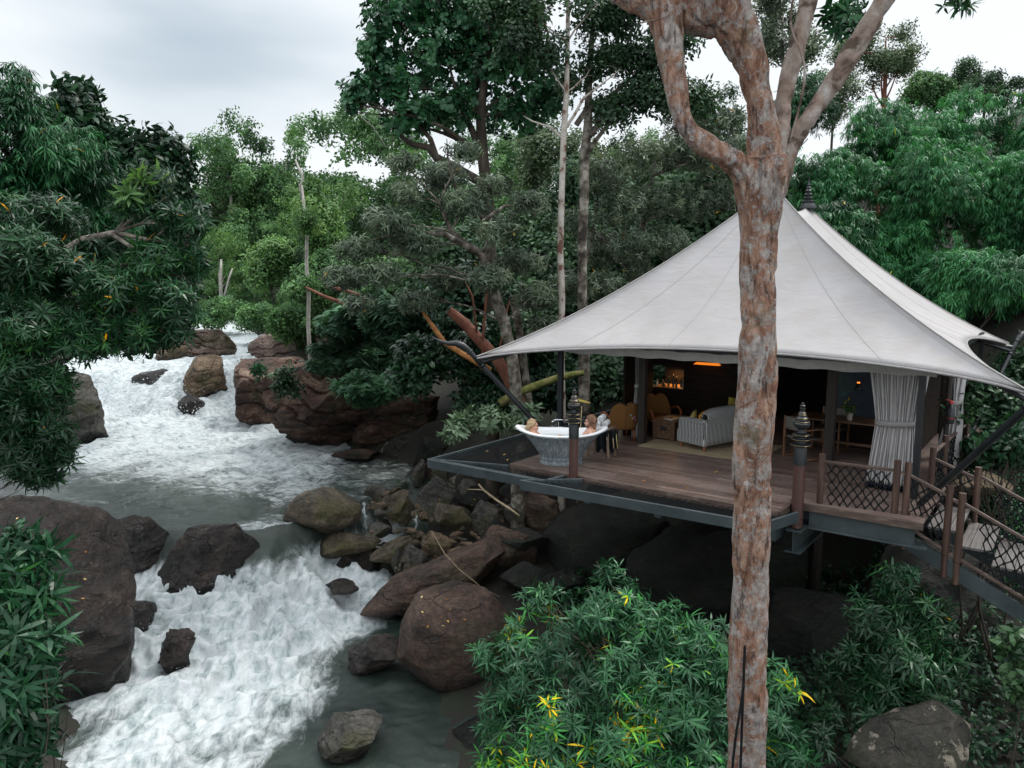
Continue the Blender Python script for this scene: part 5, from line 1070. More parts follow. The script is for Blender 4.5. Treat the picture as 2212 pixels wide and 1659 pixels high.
# little side falls
def side_fall(label, pts, w):
    ps = [G(a, b_, z) for a, b_, z in pts]; n = 24; vs_ = []
    for i in range(n + 1):
        s = i / n * (len(ps) - 1); k = min(int(s), len(ps) - 2); p = ps[k].lerp(ps[k + 1], s - k)
        for j in range(9): vs_.append(p + Vector(((j / 8 - .5) * w * (.6 + .9 * (i / n) ** 2 + .25 * math.sin(i * 1.7 + w * 50)) + .02 * math.sin(i * .9), -.05 * math.sin(math.pi * j / 8) + random.Random(i * 9 + j).uniform(-.02, .02), random.Random(i * 9 + j + 999).uniform(-.015, .015))))
    fs_ = [(i * 9 + j, i * 9 + j + 1, i * 9 + 10 + j, i * 9 + 9 + j) for i in range(n) for j in range(8)]
    tag(npmesh('side_waterfall', vs_, fs_, m_water, smooth=True, attrs={'foam': [.50 + .22 * random.Random(q_i % 9).random() for q_i in range(len(vs_))]}), label, 'waterfall')
side_fall('thin waterfall between the big rounded boulder and the tan rocks', [(785, 1085, -3.0), (788, 1115, -3.25), (792, 1150, -3.7), (806, 1172, -3.75)], .12)
side_fall('small thin waterfall in the middle of the rubble', [(899, 1112, -3.1), (899, 1130, -3.25), (900, 1160, -3.6), (895, 1178, -3.7)], .09)
# ================================================================= vegetation
RG = np.random.default_rng(12)
def leafmat(name, stops, rough=0.42, tl=0.22, spec=0.32):
    def sat(c): m_ = sum(c) / 3; return tuple(max(.002, (m_ + (x - m_) * 1.25) * 1.30) for x in c)
    stops = [(p_, (sat(c_)[0] * 1.08, sat(c_)[1], sat(c_)[2] * .86)) for p_, c_ in stops]
    stops = [(p_, tuple(x * (.6 if p_ == 0 else 1) for x in c_)) for p_, c_ in stops]  # darkest leaf tones lowered to stand in for deep shade inside the foliage
    m, nt, ns, ls, b = new_mat(name); at = ns.new('ShaderNodeAttribute'); at.attribute_name = 'rnd'
    c = ramp(nt, at.outputs['Fac'], stops)
    c = mixc(nt, mrange(nt, noise(nt, coords(nt), 0.8, 3), 0.3, 0.7, 0.0, 0.35), c, mixc(nt, 1.0, c, (0.55, 0.75, 0.45), 'MULTIPLY'))
    ls.new(c, b.inputs['Base Color']); b.inputs['Roughness'].default_value = rough; b.inputs['Specular IOR Level'].default_value = spec
    tr = ns.new('ShaderNodeBsdfTranslucent'); ls.new(mixc(nt, 1.0, c, (0.9, 1.0, 0.5), 'MULTIPLY'), tr.inputs[0])
    ms = ns.new('ShaderNodeMixShader'); ms.inputs[0].default_value = tl; ls.new(b.outputs[0], ms.inputs[1]); ls.new(tr.outputs[0], ms.inputs[2]); ls.new(ms.outputs[0], ns['Material Output'].inputs[0])
    return m
YEL = (0.62, 0.44, 0.05)
LM = {
 'whorl': leafmat('leaf_lance_teal', [(0, (0.016, 0.050, 0.030)), (0.5, (0.030, 0.085, 0.050)), (0.74, (0.055, 0.14, 0.075)), (0.84, (0.06, 0.24, 0.07)), (0.925, (0.20, 0.36, 0.05)), (0.955, YEL)], .38),
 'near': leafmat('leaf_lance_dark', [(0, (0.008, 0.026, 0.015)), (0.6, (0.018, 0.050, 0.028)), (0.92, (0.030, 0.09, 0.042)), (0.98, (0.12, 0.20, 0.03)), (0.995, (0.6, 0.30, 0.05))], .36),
 'bush': leafmat('leaf_bush_green', [(0, (0.010, 0.034, 0.021)), (0.6, (0.021, 0.062, 0.038)), (.92, (0.042, 0.12, 0.06)), (1, (0.07, 0.20, 0.07))], .36),
 'bamboo': leafmat('leaf_bamboo', [(0, (0.018, 0.064, 0.034)), (0.5, (0.040, 0.130, 0.066)), (0.95, (0.085, 0.23, 0.115)), (0.99, (0.25, 0.28, 0.06))], .48, .28),
 'bamboo2': leafmat('leaf_bamboo_dark', [(0, (0.008, 0.034, 0.018)), (0.5, (0.018, 0.066, 0.033)), (0.95, (0.036, 0.12, 0.055)), (0.995, (0.4, 0.28, 0.05))], .45, .22),
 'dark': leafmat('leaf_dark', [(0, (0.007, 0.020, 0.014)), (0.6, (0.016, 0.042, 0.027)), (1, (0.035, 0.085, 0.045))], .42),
 'grey': leafmat('leaf_greygreen', [(0, (0.030, 0.046, 0.038)), (0.5, (0.075, 0.104, 0.084)), (0.97, (0.18, 0.22, 0.18)), (0.992, (0.55, 0.33, 0.05))], .40, .15),
 'pale': leafmat('leaf_pale_grey', [(0, (0.07, 0.11, 0.085)), (0.6, (0.14, 0.20, 0.155)), (1, (0.24, 0.31, 0.25))], .5, .15),
 'round': leafmat('leaf_round', [(0, (0.010, 0.034, 0.021)), (0.5, (0.025, 0.075, 0.043)), (1, (0.055, 0.13, 0.075))], .34, .2),
 'small': leafmat('leaf_small', [(0, (0.012, 0.030, 0.020)), (0.6, (0.028, 0.058, 0.036)), (1, (0.06, 0.11, 0.06))], .4, .2),
 'feather': leafmat('leaf_feather', [(0, (0.028, 0.060, 0.044)), (0.6, (0.055, 0.108, 0.080)), (1, (0.085, 0.18, 0.11))], .6, .2, .3),
 'far': leafmat('leaf_far_green', [(0, (0.036, 0.082, 0.046)), (0.5, (0.078, 0.148, 0.082)), (1, (0.15, 0.26, 0.13))], .65, .2, .25),  # far leaf colours lightened in place of distance haze
 'fargrey': leafmat('leaf_far_grey', [(0, (0.045, 0.070, 0.052)), (0.5, (0.088, 0.122, 0.090)), (1, (0.15, 0.195, 0.145))], .7, .2, .25),
 'fardark': leafmat('leaf_far_dark', [(0, (0.016, 0.036, 0.024)), (0.5, (0.036, 0.070, 0.046)), (1, (0.065, 0.12, 0.07))], .6, .2, .25),
 'light': leafmat('leaf_light_green', [(0, (0.045, 0.10, 0.045)), (0.6, (0.10, 0.185, 0.085)), (1, (0.20, 0.29, 0.14))], .55, .3, .3),
}
m_barkd = nmat('bark_dark', [(0.3, (0.018, 0.014, 0.010)), (0.55, (0.05, 0.038, 0.028)), (0.75, (0.12, 0.10, 0.08))], sc=5, rough=.85, bmp=.6, bdist=.02, stretch=(1, 1, .4))
m_barkw = nmat('bark_white_mottled', [(0.40, (0.12, 0.06, 0.04)), (0.47, (0.33, 0.29, 0.25)), (0.75, (0.50, 0.48, 0.44))], sc=4.5, rough=.8, bmp=.4, bdist=.01, stretch=(1, 1, .9))
m_barkg = nmat('bark_grey_mottled', [(0.38, (0.02, 0.016, 0.012)), (0.5, (0.10, 0.085, 0.065)), (0.66, (0.30, 0.28, 0.24))], sc=4.0, rough=.85, bmp=.5, bdist=.015)
m_barkr = nmat('bark_red', [(0.3, (0.07, 0.022, 0.012)), (0.55, (0.20, 0.075, 0.045)), (0.8, (0.30, 0.15, 0.10))], sc=3.5, rough=.85, bmp=.6, bdist=.02, stretch=(1, 1, .5))
m_barkp = nmat('bark_pale', [(0.3, (0.22, 0.20, 0.17)), (0.6, (0.42, 0.40, 0.36)), (0.8, (0.55, 0.53, 0.49))], sc=3, rough=.85, bmp=.3, bdist=.01)
m_mossb = nmat('bark_mossy', [(0.3, (0.04, 0.05, 0.012)), (0.5, (0.12, 0.13, 0.025)), (0.7, (0.22, 0.17, 0.09))], sc=5, rough=.9, bmp=.7, bdist=.03)

def leaf_t(l, w, droop=.3, fold=.12, wide=.4):
    def z(t): return -droop * l * t * t
    V = [(0, 0, 0), (l * wide, w / 2, z(wide) + fold * w), (l * wide, -w / 2, z(wide) + fold * w), (l * .75, w * .36, z(.75) + fold * w * .6), (l * .75, -w * .36, z(.75) + fold * w * .6), (l, 0, z(1))]
    return np.array(V), np.array([[0, 2, 1], [1, 2, 4], [1, 4, 3], [3, 4, 5]])
def leaf_r(l, w, droop=.2, fold=.1, wide=.6):
    z = lambda t: -droop * l * t * t
    V = [(0, 0, 0)] + [(l * t, s * w * h, z(t) + fold * w * h) for t, h in ((.35, .26), (.68, .5), (.92, .36)) for s in (1, -1)] + [(l, 0, z(1))]
    return np.array(V), np.array([[0, 2, 1], [1, 2, 4], [1, 4, 3], [3, 4, 6], [3, 6, 5], [5, 6, 7]])
def rot_zy(yaw, el):
    cy, sy, ce, se = math.cos(yaw), math.sin(yaw), math.cos(el), math.sin(el)
    return np.array([[cy, -sy, 0], [sy, cy, 0], [0, 0, 1]]) @ np.array([[ce, 0, -se], [0, 1, 0], [se, 0, ce]])
def whorl(n, l, w, el=(-10, 50), droop=.35, span=360, stem=.0, seed=0, wide=.4, rnd=False):
    r = random.Random(seed); V, F, k = [], [], 0
    for i in range(n):
        a, b_ = (leaf_r if rnd else leaf_t)(l * r.uniform(.7, 1.1), w * r.uniform(.8, 1.1), droop * r.uniform(.6, 1.4), .15, wide)
        yaw = R(span * (i + r.uniform(-.3, .3)) / n); e = R(r.uniform(*el)); t = r.random()
        V.append(a @ rot_zy(yaw, e).T + np.array([0, 0, stem * t - (stem * .5)])); F.append(b_ + k); k += len(a)
    return np.concatenate(V), np.concatenate(F)
def sprig(n, l, w, length, seed=0, droop=.3, simple=False):
    """alternate leaves along a short twig"""
    r = random.Random(seed); V, F, k = [], [], 0
    for i in range(n):
        if simple:
            ll, ww = l * r.uniform(.7, 1.2), w * r.uniform(.8, 1.2)
            a = np.array([(0, 0, 0), (ll * .5, ww / 2, 0), (ll, 0, -droop * ll), (ll * .5, -ww / 2, 0)]); b_ = np.array([[0, 3, 1], [1, 3, 2]])
        else: a, b_ = leaf_t(l * r.uniform(.7, 1.1), w, droop, .1)
        a = a @ rot_zy(R(r.uniform(0, 360)), R(r.uniform(-35, 45))).T
        o = np.array([r.uniform(-.5, .5), r.uniform(-.5, .5), r.uniform(-.35, .35)]) * length
        V.append(a + o); F.append(b_ + k); k += len(a)
    return np.concatenate(V), np.concatenate(F)
def frond(n, l, seed=0):
    r = random.Random(seed); V, F, k = [], [], 0
    for i in range(n):
        t = (i + .5) / n; x = l * t; z = -.25 * l * t * t
        for s in (1, -1):
            ll = l * .38 * math.sin(math.pi * (t * .8 + .15)); a = R(s * 62)
            d = np.array([math.cos(a), math.sin(a), -.18]); p = np.array([x, 0, z]); wv = np.array([.11 * l, 0, .02 * l])
            V += [p, p + d * ll * .55 + wv * .8, p + d * ll, p + d * ll * .5 - wv * .5]; F += [[k, k + 1, k + 3], [k + 1, k + 2, k + 3]]; k += 4
    return np.array(V), np.array(F)
def fan(templ, n, spread, seed=0):
    r = random.Random(seed); V, F, k = [], [], 0
    for i in range(n):
        a, b_ = templ; V.append(a @ rot_zy(R(r.uniform(-spread, spread)), R(r.uniform(-25, 15))).T * r.uniform(.7, 1.1)); F.append(b_ + k); k += len(a)
    return np.concatenate(V), np.concatenate(F)
TPL = {
 'whorl': [whorl(12, .25, .038, (-30, 50), .55, stem=.16, seed=i) for i in range(5)],
 'near': [whorl(12, .27, .042, (-25, 55), .35, stem=.16, seed=i + 10) for i in range(5)],
 'long': [whorl(13, .26, .045, (-35, 60), .45, stem=.20, seed=i + 25) for i in range(7)],
 'broad': [whorl(9, .26, .062, (-15, 50), .30, stem=.10, seed=i + 20) for i in range(5)],
 'bamboo': [whorl(8, .27, .036, (-40, 15), .45, span=200, seed=i + 30) for i in range(5)],
 'grey': [whorl(8, .22, .046, (-30, 50), .45, stem=.18, seed=i + 40) for i in range(5)],
 'pale': [whorl(10, .27, .085, (-10, 60), .35, stem=.12, seed=i + 50) for i in range(5)],
 'round': [whorl(7, .25, .15, (0, 60), .2, stem=.10, seed=i + 60, rnd=True) for i in range(5)],
 'small': [sprig(12, .13, .055, .42, i + 70) for i in range(5)],
 'leafy': [sprig(8, .20, .085, .45, i + 75) for i in range(5)],
 'feather': [fan(frond(9, .30, i), 6, 120, i + 80) for i in range(5)],
 'far': [sprig(16, .34, .20, 1.1, i + 90, simple=True) for i in range(5)],
 'farfine': [sprig(18, .22, .10, .9, i + 95, simple=True) for i in range(5)],
}
def foliage(name, tp, C, AX, S, mat, parent, loc=(0, 0, 0), rnd=None):
    C = np.asarray(C, float) - np.array(loc); AX = np.asarray(AX, float); S = np.asarray(S, float); n = len(C)
    AX = AX / (np.linalg.norm(AX, axis=1)[:, None] + 1e-9)
    rv = RG.normal(size=(n, 3)); X = rv - AX * (rv * AX).sum(1)[:, None]; X /= np.linalg.norm(X, axis=1)[:, None]; Y = np.cross(AX, X)
    if tp == 'bamboo' or tp == 'feather':   # fans turn their open side outwards and down
        out = AX.copy(); out[:, 2] = -.15 if tp == 'bamboo' else -.25; out += RG.normal(scale=.35, size=(n, 3)) * [1, 1, .1]; out /= np.linalg.norm(out, axis=1)[:, None] + 1e-9
        up = np.zeros((n, 3)); up[:, 2] = 1; up += RG.normal(scale=.25, size=(n, 3)); up -= out * (up * out).sum(1)[:, None]; up /= np.linalg.norm(up, axis=1)[:, None]
        if tp == 'bamboo': out2 = np.cross(out, up); X, Y, AX = out2, out, up
        else: X, Y, AX = out, np.cross(up, out), up
    ti = RG.integers(0, len(TPL[tp]), n); Vs, Fs, Rn, k = [], [], [], 0
    rr0 = RG.random(n) if rnd is None else rnd
    for t, (V, F) in enumerate(TPL[tp]):
        idx = np.where(ti == t)[0]
        if not len(idx): continue
        B = np.stack([X[idx], Y[idx], AX[idx]], 2)      # columns
        W = np.einsum('nij,vj->nvi', B, V) * S[idx][:, None, None] + C[idx][:, None, :]
        Vs.append(W.reshape(-1, 3)); Fs.append((F[None] + (np.arange(len(idx)) * len(V))[:, None, None] + k).reshape(-1, 3)); k += len(idx) * len(V)
        nl = len(V) // (8 if tp == 'round' else 4 if tp in ('far', 'farfine', 'feather') else 6); per = len(V) // nl
        q = np.clip(rr0[idx][:, None] * .82 + RG.random((len(idx), nl)) * .25 - .035, 0, 1); q = q if mat.name in ('leaf_lance_teal', 'leaf_potted') else np.minimum(q, .93); one = RG.random((len(idx), nl)) < .0012; q = np.where(one, .995, q)
        Rn.append(np.repeat(q, per, axis=1)[:, :len(V)].ravel() if per * nl == len(V) else np.repeat(rr0[idx], len(V)))
    return npmesh(name, np.concatenate(Vs), np.concatenate(Fs), mat, parent, attrs={'rnd': np.concatenate(Rn)})
def lumps(c, rad, k, rel=.45, seed=0, flat=1.0):
    r = np.random.default_rng(seed); out = []
    for i in range(k):
        d = r.normal(size=3); d /= np.linalg.norm(d); d[2] *= flat; q = r.uniform(.45, .95)
        out.append((np.array(c) + d * np.array(rad) * q, np.array(rad) * rel * r.uniform(.6, 1.25)))
    return out
def blob_pts(blobs, n, seed=0, shell=.55, up=.5, jit=.45, camside=0.0):
    r = np.random.default_rng(seed); vol = np.array([np.prod(b_[1]) ** (2 / 3) for b_ in blobs]); cnt = r.multinomial(n, vol / vol.sum())
    C, AX = [], []
    for (c, rad), m in zip(blobs, cnt):
        if not m: continue
        d = r.normal(size=(m, 3)); d /= np.linalg.norm(d, axis=1)[:, None]
        if camside: fl = (r.random(m) < camside) & (d[:, 1] > .2); d[fl, 1] *= -1
        q = 1 - shell * r.random(m) ** 1.6 + r.normal(scale=.05, size=m)
        C.append(np.array(c) + d * np.array(rad) * q[:, None]); AX.append(d * .8 + np.array([0, 0, up]) + r.normal(scale=jit, size=(m, 3)))
    return np.concatenate(C), np.concatenate(AX)
def pxblob(px, py, Y, rx, ry=None, rd=None):
    """a crown lump that looks rx wide and ry high (px) at distance Y"""
    p = P(px, py, Y); s = Y / FPX; ry = ry or rx; return (np.array(p), np.array([rx * s, (rd or rx) * s, ry * s]))
def limb(mb, a, b_, r0, r1, sag=.12, n=7, seed=0, sides=6):
    r = random.Random(seed); a, b_ = Vector(a), Vector(b_); l = (b_ - a).length; off = Vector((r.uniform(-1, 1), r.uniform(-1, 1), r.uniform(-.2, 1))) * l * sag
    ps = []; 
    for i in range(n):
        t = i / (n - 1); p = a.lerp(b_, t) + off * math.sin(math.pi * t) + Vector((r.uniform(-1, 1), r.uniform(-1, 1), r.uniform(-1, 1))) * l * .018 * (0 < i < n - 1); ps.append(p)
    mb.tube(ps, [r0 + (r1 - r0) * (i / (n - 1)) ** .8 for i in range(n)], sides, cap=False); return ps
def plant(name, label, cat, blobs, tp, n, mat, scale=1.0, trunk=None, bark=None, limbs=0, group=None, seed=1, shell=.55, up=.5, part='foliage', sv=.25, base=None, camside=.3, clump=.25, limb_r=.05, extra=None, trunk_part='trunk', twigs=True):
    """trunk: list of (point, radius) from the foot up"""
    if base is None: base = Vector(trunk[0][0]) if trunk else Vector((*blobs[0][0][:2], blobs[0][0][2] - blobs[0][1][2]))
    t = thing(name, label, cat, base, 0, group); r = random.Random(seed)
    C, AX = blob_pts(blobs, n, seed, shell, up, camside=camside)
    nz = fbm(C * .9, 2, seed); keep = nz > -clump * 2.2; C, AX = C[keep], AX[keep]
    S = scale * np.random.default_rng(seed).uniform(1 - sv, 1 + sv, len(C))
    rn = np.clip(.45 + .45 * fbm(C * 1.2, 2, seed + 5) + RG.normal(scale=.22, size=len(C)), 0, .985)
    foliage(part, tp, C, AX, S, mat, t, tuple(base), rn)
    if trunk or limbs:
        mb = MB(); tp_ = [Vector(p) - Vector(base) for p, _ in trunk] if trunk else [Vector((0, 0, 0)), Vector(blobs[0][0]) - Vector(base)]
        tr = [q for _, q in trunk] if trunk else [limb_r, limb_r * .5]
        if trunk: mb.tube(tp_, tr, 10, cap=False)
        order = list(range(len(blobs))); r.shuffle(order)
        for i in order[:limbs]:
            c = Vector(blobs[i][0]) - Vector(base); j = max(range(len(tp_)), key=lambda q: -(tp_[q] - c).length - (6 if tp_[q].z > c.z - .05 * (tp_[q] - c).length else 0) - (1.5 if q == 0 and len(tp_) > 2 else 0))
            ps = limb(mb, tp_[j], c, min(limb_r, tr[j] * .7), limb_r * .25, seed=seed * 31 + i)
            if twigs:
                for q in range(4):
                    e = c + Vector([r.uniform(-1, 1) * blobs[i][1][m_] * .9 for m_ in range(3)]); limb(mb, ps[r.randrange(3, 6)], e, limb_r * .3, limb_r * .08, n=5, seed=seed + i * 7 + q, sides=4)
        for pth, rr_ in (extra or []): mb.tube([Vector(p) - Vector(base) for p in pth], rr_, 7, cap=False)
        mb.build(trunk_part, bark or m_barkd, t, smooth=True)
    return t
def on_ground(p): return Vector((p[0], p[1], gz(p[0], p[1])))
def pxtrunk(pts, Y, foot=True):
    out = [(P(a, b_, Y + (q[0] if q else 0)), w / 2 / FPX * Y) for a, b_, w, *q in pts]
    if foot and out[0][0].z > gz(out[0][0].x, out[0][0].y): g = on_ground(out[0][0]) - Vector((0, 0, .3)); out = [(g, out[0][1] * 1.25)] + out
    return out

# --- foreground shrubs
bl = [pxblob(x, y, Y, r_) for x, y, Y, r_ in ((1345, 1300, 10.6, 62), (1290, 1330, 10.4, 62), (1170, 1300, 10.9, 42), (1420, 1370, 10.2, 80), (1230, 1400, 10.2, 80), (1110, 1370, 10.6, 45), (1520, 1400, 9.9, 75), (1330, 1460, 9.9, 95), (1130, 1450, 10.3, 80), (1455, 1500, 9.6, 100), (1560, 1520, 9.6, 80), (1210, 1540, 9.8, 95), (1090, 1550, 10.2, 68), (1350, 1600, 9.4, 100), (1500, 1640, 9.2, 105), (1180, 1650, 9.5, 90), (1060, 1640, 10.0, 45), (1640, 1560, 9.7, 70), (1680, 1470, 9.9, 45), (1690, 1620, 9.6, 60), (1310, 1235, 10.8, 26), (1050, 1420, 10.5, 35), (1600, 1430, 9.9, 45), (1350, 1740, 9, 120), (1550, 1760, 8.9, 110), (1150, 1760, 9.2, 100))]
g0 = on_ground((1.9, 10.2))
plant('leafy_shrub', 'large leafy shrub with drooping narrow leaves, some yellow, below the deck', 'shrub', bl, 'whorl', 1900, LM['whorl'], .76, limbs=24, bark=nmat('shrub_stem', [(0.3, (.10, .07, .045)), (.7, (.24, .18, .12))], sc=6), base=g0, seed=3, shell=.85, limb_r=.028, up=.65, trunk_part='stem', camside=.5, clump=.20)
bl = [pxblob(x, y, Y, r_) for x, y, Y, r_ in ((1935, 1260, 10.6, 42), (1890, 1330, 10.5, 62), (1990, 1340, 10.5, 68), (1850, 1420, 10.4, 55), (1940, 1430, 10.2, 85), (2030, 1430, 10.3, 62), (1890, 1510, 10.2, 70), (1980, 1520, 10.2, 70), (1800, 1450, 10.4, 30), (1790, 1560, 10.2, 30), (1760, 1600, 9.6, 36))]
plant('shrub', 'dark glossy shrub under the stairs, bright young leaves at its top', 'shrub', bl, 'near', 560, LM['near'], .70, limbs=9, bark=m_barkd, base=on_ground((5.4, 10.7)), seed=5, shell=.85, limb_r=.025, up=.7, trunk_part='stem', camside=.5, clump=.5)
bl = [pxblob(1962, 1238, 10.2, 22, 14), pxblob(1925, 1390, 9.9, 16, 10)]
plant('young_shrub', 'small bright green shoot tips above the dark shrub under the stairs', 'shrub', bl, 'whorl', 22, LM['bush'], .5, base=on_ground((5.3, 10.2)), seed=6, limbs=2, limb_r=.012, trunk_part='stem', clump=9)
bl = [pxblob(2190, 1380, 9.5, 50, 30), pxblob(2215, 1460, 9.4, 40, 40)]
plant('shrub', 'leafy branch tips at the right edge above the lichened rock', 'shrub', bl, 'leafy', 90, LM['small'], .8, base=on_ground((6.6, 9.4)), seed=7, limbs=2, limb_r=.02, trunk_part='stem')
bl = [pxblob(x, y, Y, r_) for x, y, Y, r_ in ((55, 1190, 7.0, 62), (20, 1290, 6.9, 66), (85, 1285, 6.9, 42), (30, 1390, 6.8, 78), (95, 1390, 6.8, 40), (40, 1490, 6.7, 78), (100, 1480, 6.8, 36), (40, 1590, 6.6, 80), (10, 1670, 6.5, 70), (-60, 1400, 6.8, 80), (-60, 1560, 6.8, 90))]
plant('oleander_bush', 'glossy green long leaved bush in the bottom left corner', 'shrub', bl, 'long', 330, LM['bush'], .95, limbs=9, base=on_ground((-4.9, 6.7)), seed=8, shell=.9, limb_r=.02, up=.55, trunk_part='stem', camside=.5, clump=.9)
# overhanging tree on the left bank
bl = [pxblob(x, y, Y, r_, ry) for x, y, Y, r_, ry in ((330, 395, 12.5, 55, 34), (300, 450, 12.4, 60, 30), (390, 480, 12.2, 50, 34), (420, 560, 12, 34, 44), (350, 560, 12, 60, 40), (150, 600, 11.8, 90, 60), (260, 620, 12, 80, 60), (370, 650, 11.8, 65, 50), (60, 560, 11.5, 80, 70), (60, 700, 11.5, 100, 70), (200, 720, 11.8, 90, 60), (310, 715, 11.8, 60, 44), (20, 480, 12, 70, 60), (110, 470, 12.5, 70, 50), (40, 800, 11.3, 70, 66), (110, 840, 11.3, 48, 55), (30, 900, 11.2, 60, 60), (115, 940, 11.2, 46, 50), (60, 990, 11.2, 62, 48), (130, 985, 11.2, 40, 30), (90, 1030, 11.2, 34, 22), (-60, 700, 11.5, 110, 160), (-60, 900, 11.3, 100, 130), (230, 540, 12.4, 60, 40), (385, 720, 11.8, 34, 24))]
lt = [(P(-260, 1150, 12.5), .2), (P(-200, 900, 12.3), .18), (P(-100, 700, 12.2), .15), (P(20, 620, 12.1), .11), (P(110, 560, 12.1), .08), (P(180, 518, 12.1), .06), (P(252, 503, 12.1), .05)]
xt = [([P(252, 503, 12.1), P(290, 470, 12.2), P(300, 430, 12.2)], [.035, .025, .012]), ([P(252, 503, 12.1), P(330, 520, 12), P(400, 530, 12), P(430, 535, 12)], [.04, .03, .02, .008]), ([P(245, 508, 12), P(300, 545, 12), P(345, 575, 12), P(400, 610, 12)], [.035, .028, .02, .008]), ([P(240, 575, 12), P(300, 568, 12), P(350, 590, 11.9), P(400, 600, 11.9)], [.03, .024, .016, .008]),
      ([P(330, 520, 12), P(360, 490, 12), P(400, 478, 12)], [.02, .014, .006]), ([P(300, 470, 12.2), P(340, 440, 12.2), P(360, 425, 12.2)], [.02, .013, .006])]
plant('overhanging_tree', 'dark long leaved tree leaning out over the pool from the left edge', 'tree', bl, 'near', 4300, LM['near'], .68, trunk=lt, bark=m_barkg, limbs=16, seed=9, shell=.85, part='crown', limb_r=.035, extra=xt, up=.35, camside=.5, clump=.45)
plant('young_shoot', 'bright green leaf rosette at the top of the overhanging tree', 'leafy shoot', [pxblob(315, 388, 12.2, 22, 12), pxblob(290, 425, 12.1, 14, 8)], 'broad', 14, LM['light'], 1.1, base=P(305, 440, 12.2), seed=10, limbs=1, limb_r=.012, trunk_part='stem', clump=9)

# --- bamboo and trees of the left bank
def mound(label, px, py, Y, rx, ry, n, tp='bamboo', mat='bamboo2', k=9, sc=1.0, seed=1, name='bamboo_clump', cat='bamboo', group=None, base=None, limbs=6, shell=.5, **kw):
    c, rd_ = pxblob(px, py, Y, rx, ry); bl_ = [(c, rd_ * .72)] + lumps(c, rd_, k, .42, seed)
    b0 = on_ground(c) if base is None else base
    if water_z(np.array([b0.x]), np.array([b0.y]))[0] > b0.z + .05: b0 = Vector((c[0], c[1] + rd_[1] * .5, c[2] - rd_[2] * .7))
    return plant(name, label, cat, bl_, tp, n, LM[mat], sc, limbs=limbs, base=b0, seed=seed, shell=shell, limb_r=kw.pop('limb_r', .04), group=group, trunk_part='stem', **kw)
BB = 'bamboo clumps on the left bank'; up0 = dict(up=.1)
mound('tall dark green bamboo clump at the left edge, highest against the sky', 10, 330, 19, 130, 190, 2600, k=16, seed=21, sc=1.05, **up0)
mound('rounded dark bamboo clump right of the tallest one on the left', 130, 420, 20, 110, 150, 2200, k=14, seed=22, sc=1.05, **up0)
mound('low bamboo clump between the left bamboo and the dark tree', 215, 480, 21, 90, 130, 1500, k=12, seed=23, **up0)
mound('dark broad leaved tree with a ragged top behind the left bamboo', 335, 400, 24, 100, 125, 2300, tp='leafy', mat='dark', k=18, seed=24, name='dark_tree', cat='tree', sc=1.5, shell=.6)
mound('small dark leafy tree top against the sky on the left', 165, 255, 23, 62, 60, 520, tp='leafy', mat='dark', k=9, seed=25, name='dark_tree', cat='tree', sc=1.4, shell=.9, clump=.5)
mound('tiny tree top sticking up over the left bamboo', 190, 205, 24, 18, 26, 60, tp='leafy', mat='dark', k=5, seed=26, name='dark_tree', cat='tree', sc=1.2, shell=.9, limbs=4)
mound('bushy dark undergrowth over the far left bank of the falls', 315, 590, 30, 100, 80, 1600, tp='leafy', mat='dark', k=14, seed=27, name='bank_shrub', cat='shrub', sc=1.9, limbs=0)
mound('low dark shrub overhanging the left side of the falls', 250, 690, 26, 110, 60, 1200, tp='leafy', mat='dark', k=10, seed=28, name='bank_shrub', cat='shrub', sc=1.6, limbs=0)
mound('dark shrub mass at the left edge of the pool', 30, 800, 19, 140, 120, 1500, tp='leafy', mat='dark', k=10, seed=29, name='bank_shrub', cat='shrub', sc=1.3, limbs=0)

# --- right bank bamboo hill
BL = [('bright bamboo clump at the top of the right hill below the lone tree', 1960, 300, 27, 120, 90, 2300, 31), ('broad bright bamboo clump highest on the far right', 2130, 290, 26, 120, 95, 2300, 32),
      ('large rounded bamboo clump in the middle of the right hill', 2010, 430, 24, 135, 110, 3000, 33), ('bamboo clump behind the far tent peak', 1800, 380, 25, 105, 120, 2200, 34),
      ('shaded bamboo clump at the right edge of the hill', 2180, 440, 23, 110, 110, 2300, 35), ('low bamboo clump just above the right slope of the tent', 1930, 560, 23, 110, 85, 2000, 36),
      ('feathery bamboo clump leaning over the right end of the tent', 2110, 600, 20.5, 120, 90, 2300, 37), ('dark bamboo clump behind the right tent corner', 2190, 700, 21, 80, 80, 1000, 38), ('bamboo clump peeping left of the near tent peak', 1720, 250, 30, 70, 70, 900, 39), ('low feathery bamboo clump touching the right tent slope', 1820, 500, 22, 80, 70, 1300, 40)]
for i, (lb, x, y, Y, rx, ry, n, sd) in enumerate(BL):
    mound(lb, x, y, Y, rx, ry, int(n * 1.6), mat='bamboo' if i < 7 else 'bamboo2', k=26, seed=sd, sc=.88, clump=.14, **up0)
for lb, x, y, Y, rx, ry, n, sd in (('bamboo clump on the slope just past the right edge', 2370, 420, 25, 130, 130, 2000, 151), ('lower bamboo clump past the right edge', 2400, 640, 21, 140, 120, 2000, 152), ('bamboo clump high past the right edge', 2420, 250, 28, 130, 110, 1800, 153)):
    mound(lb, x, y, Y, rx, ry, n, mat='bamboo', k=20, seed=sd, sc=.95, **up0)
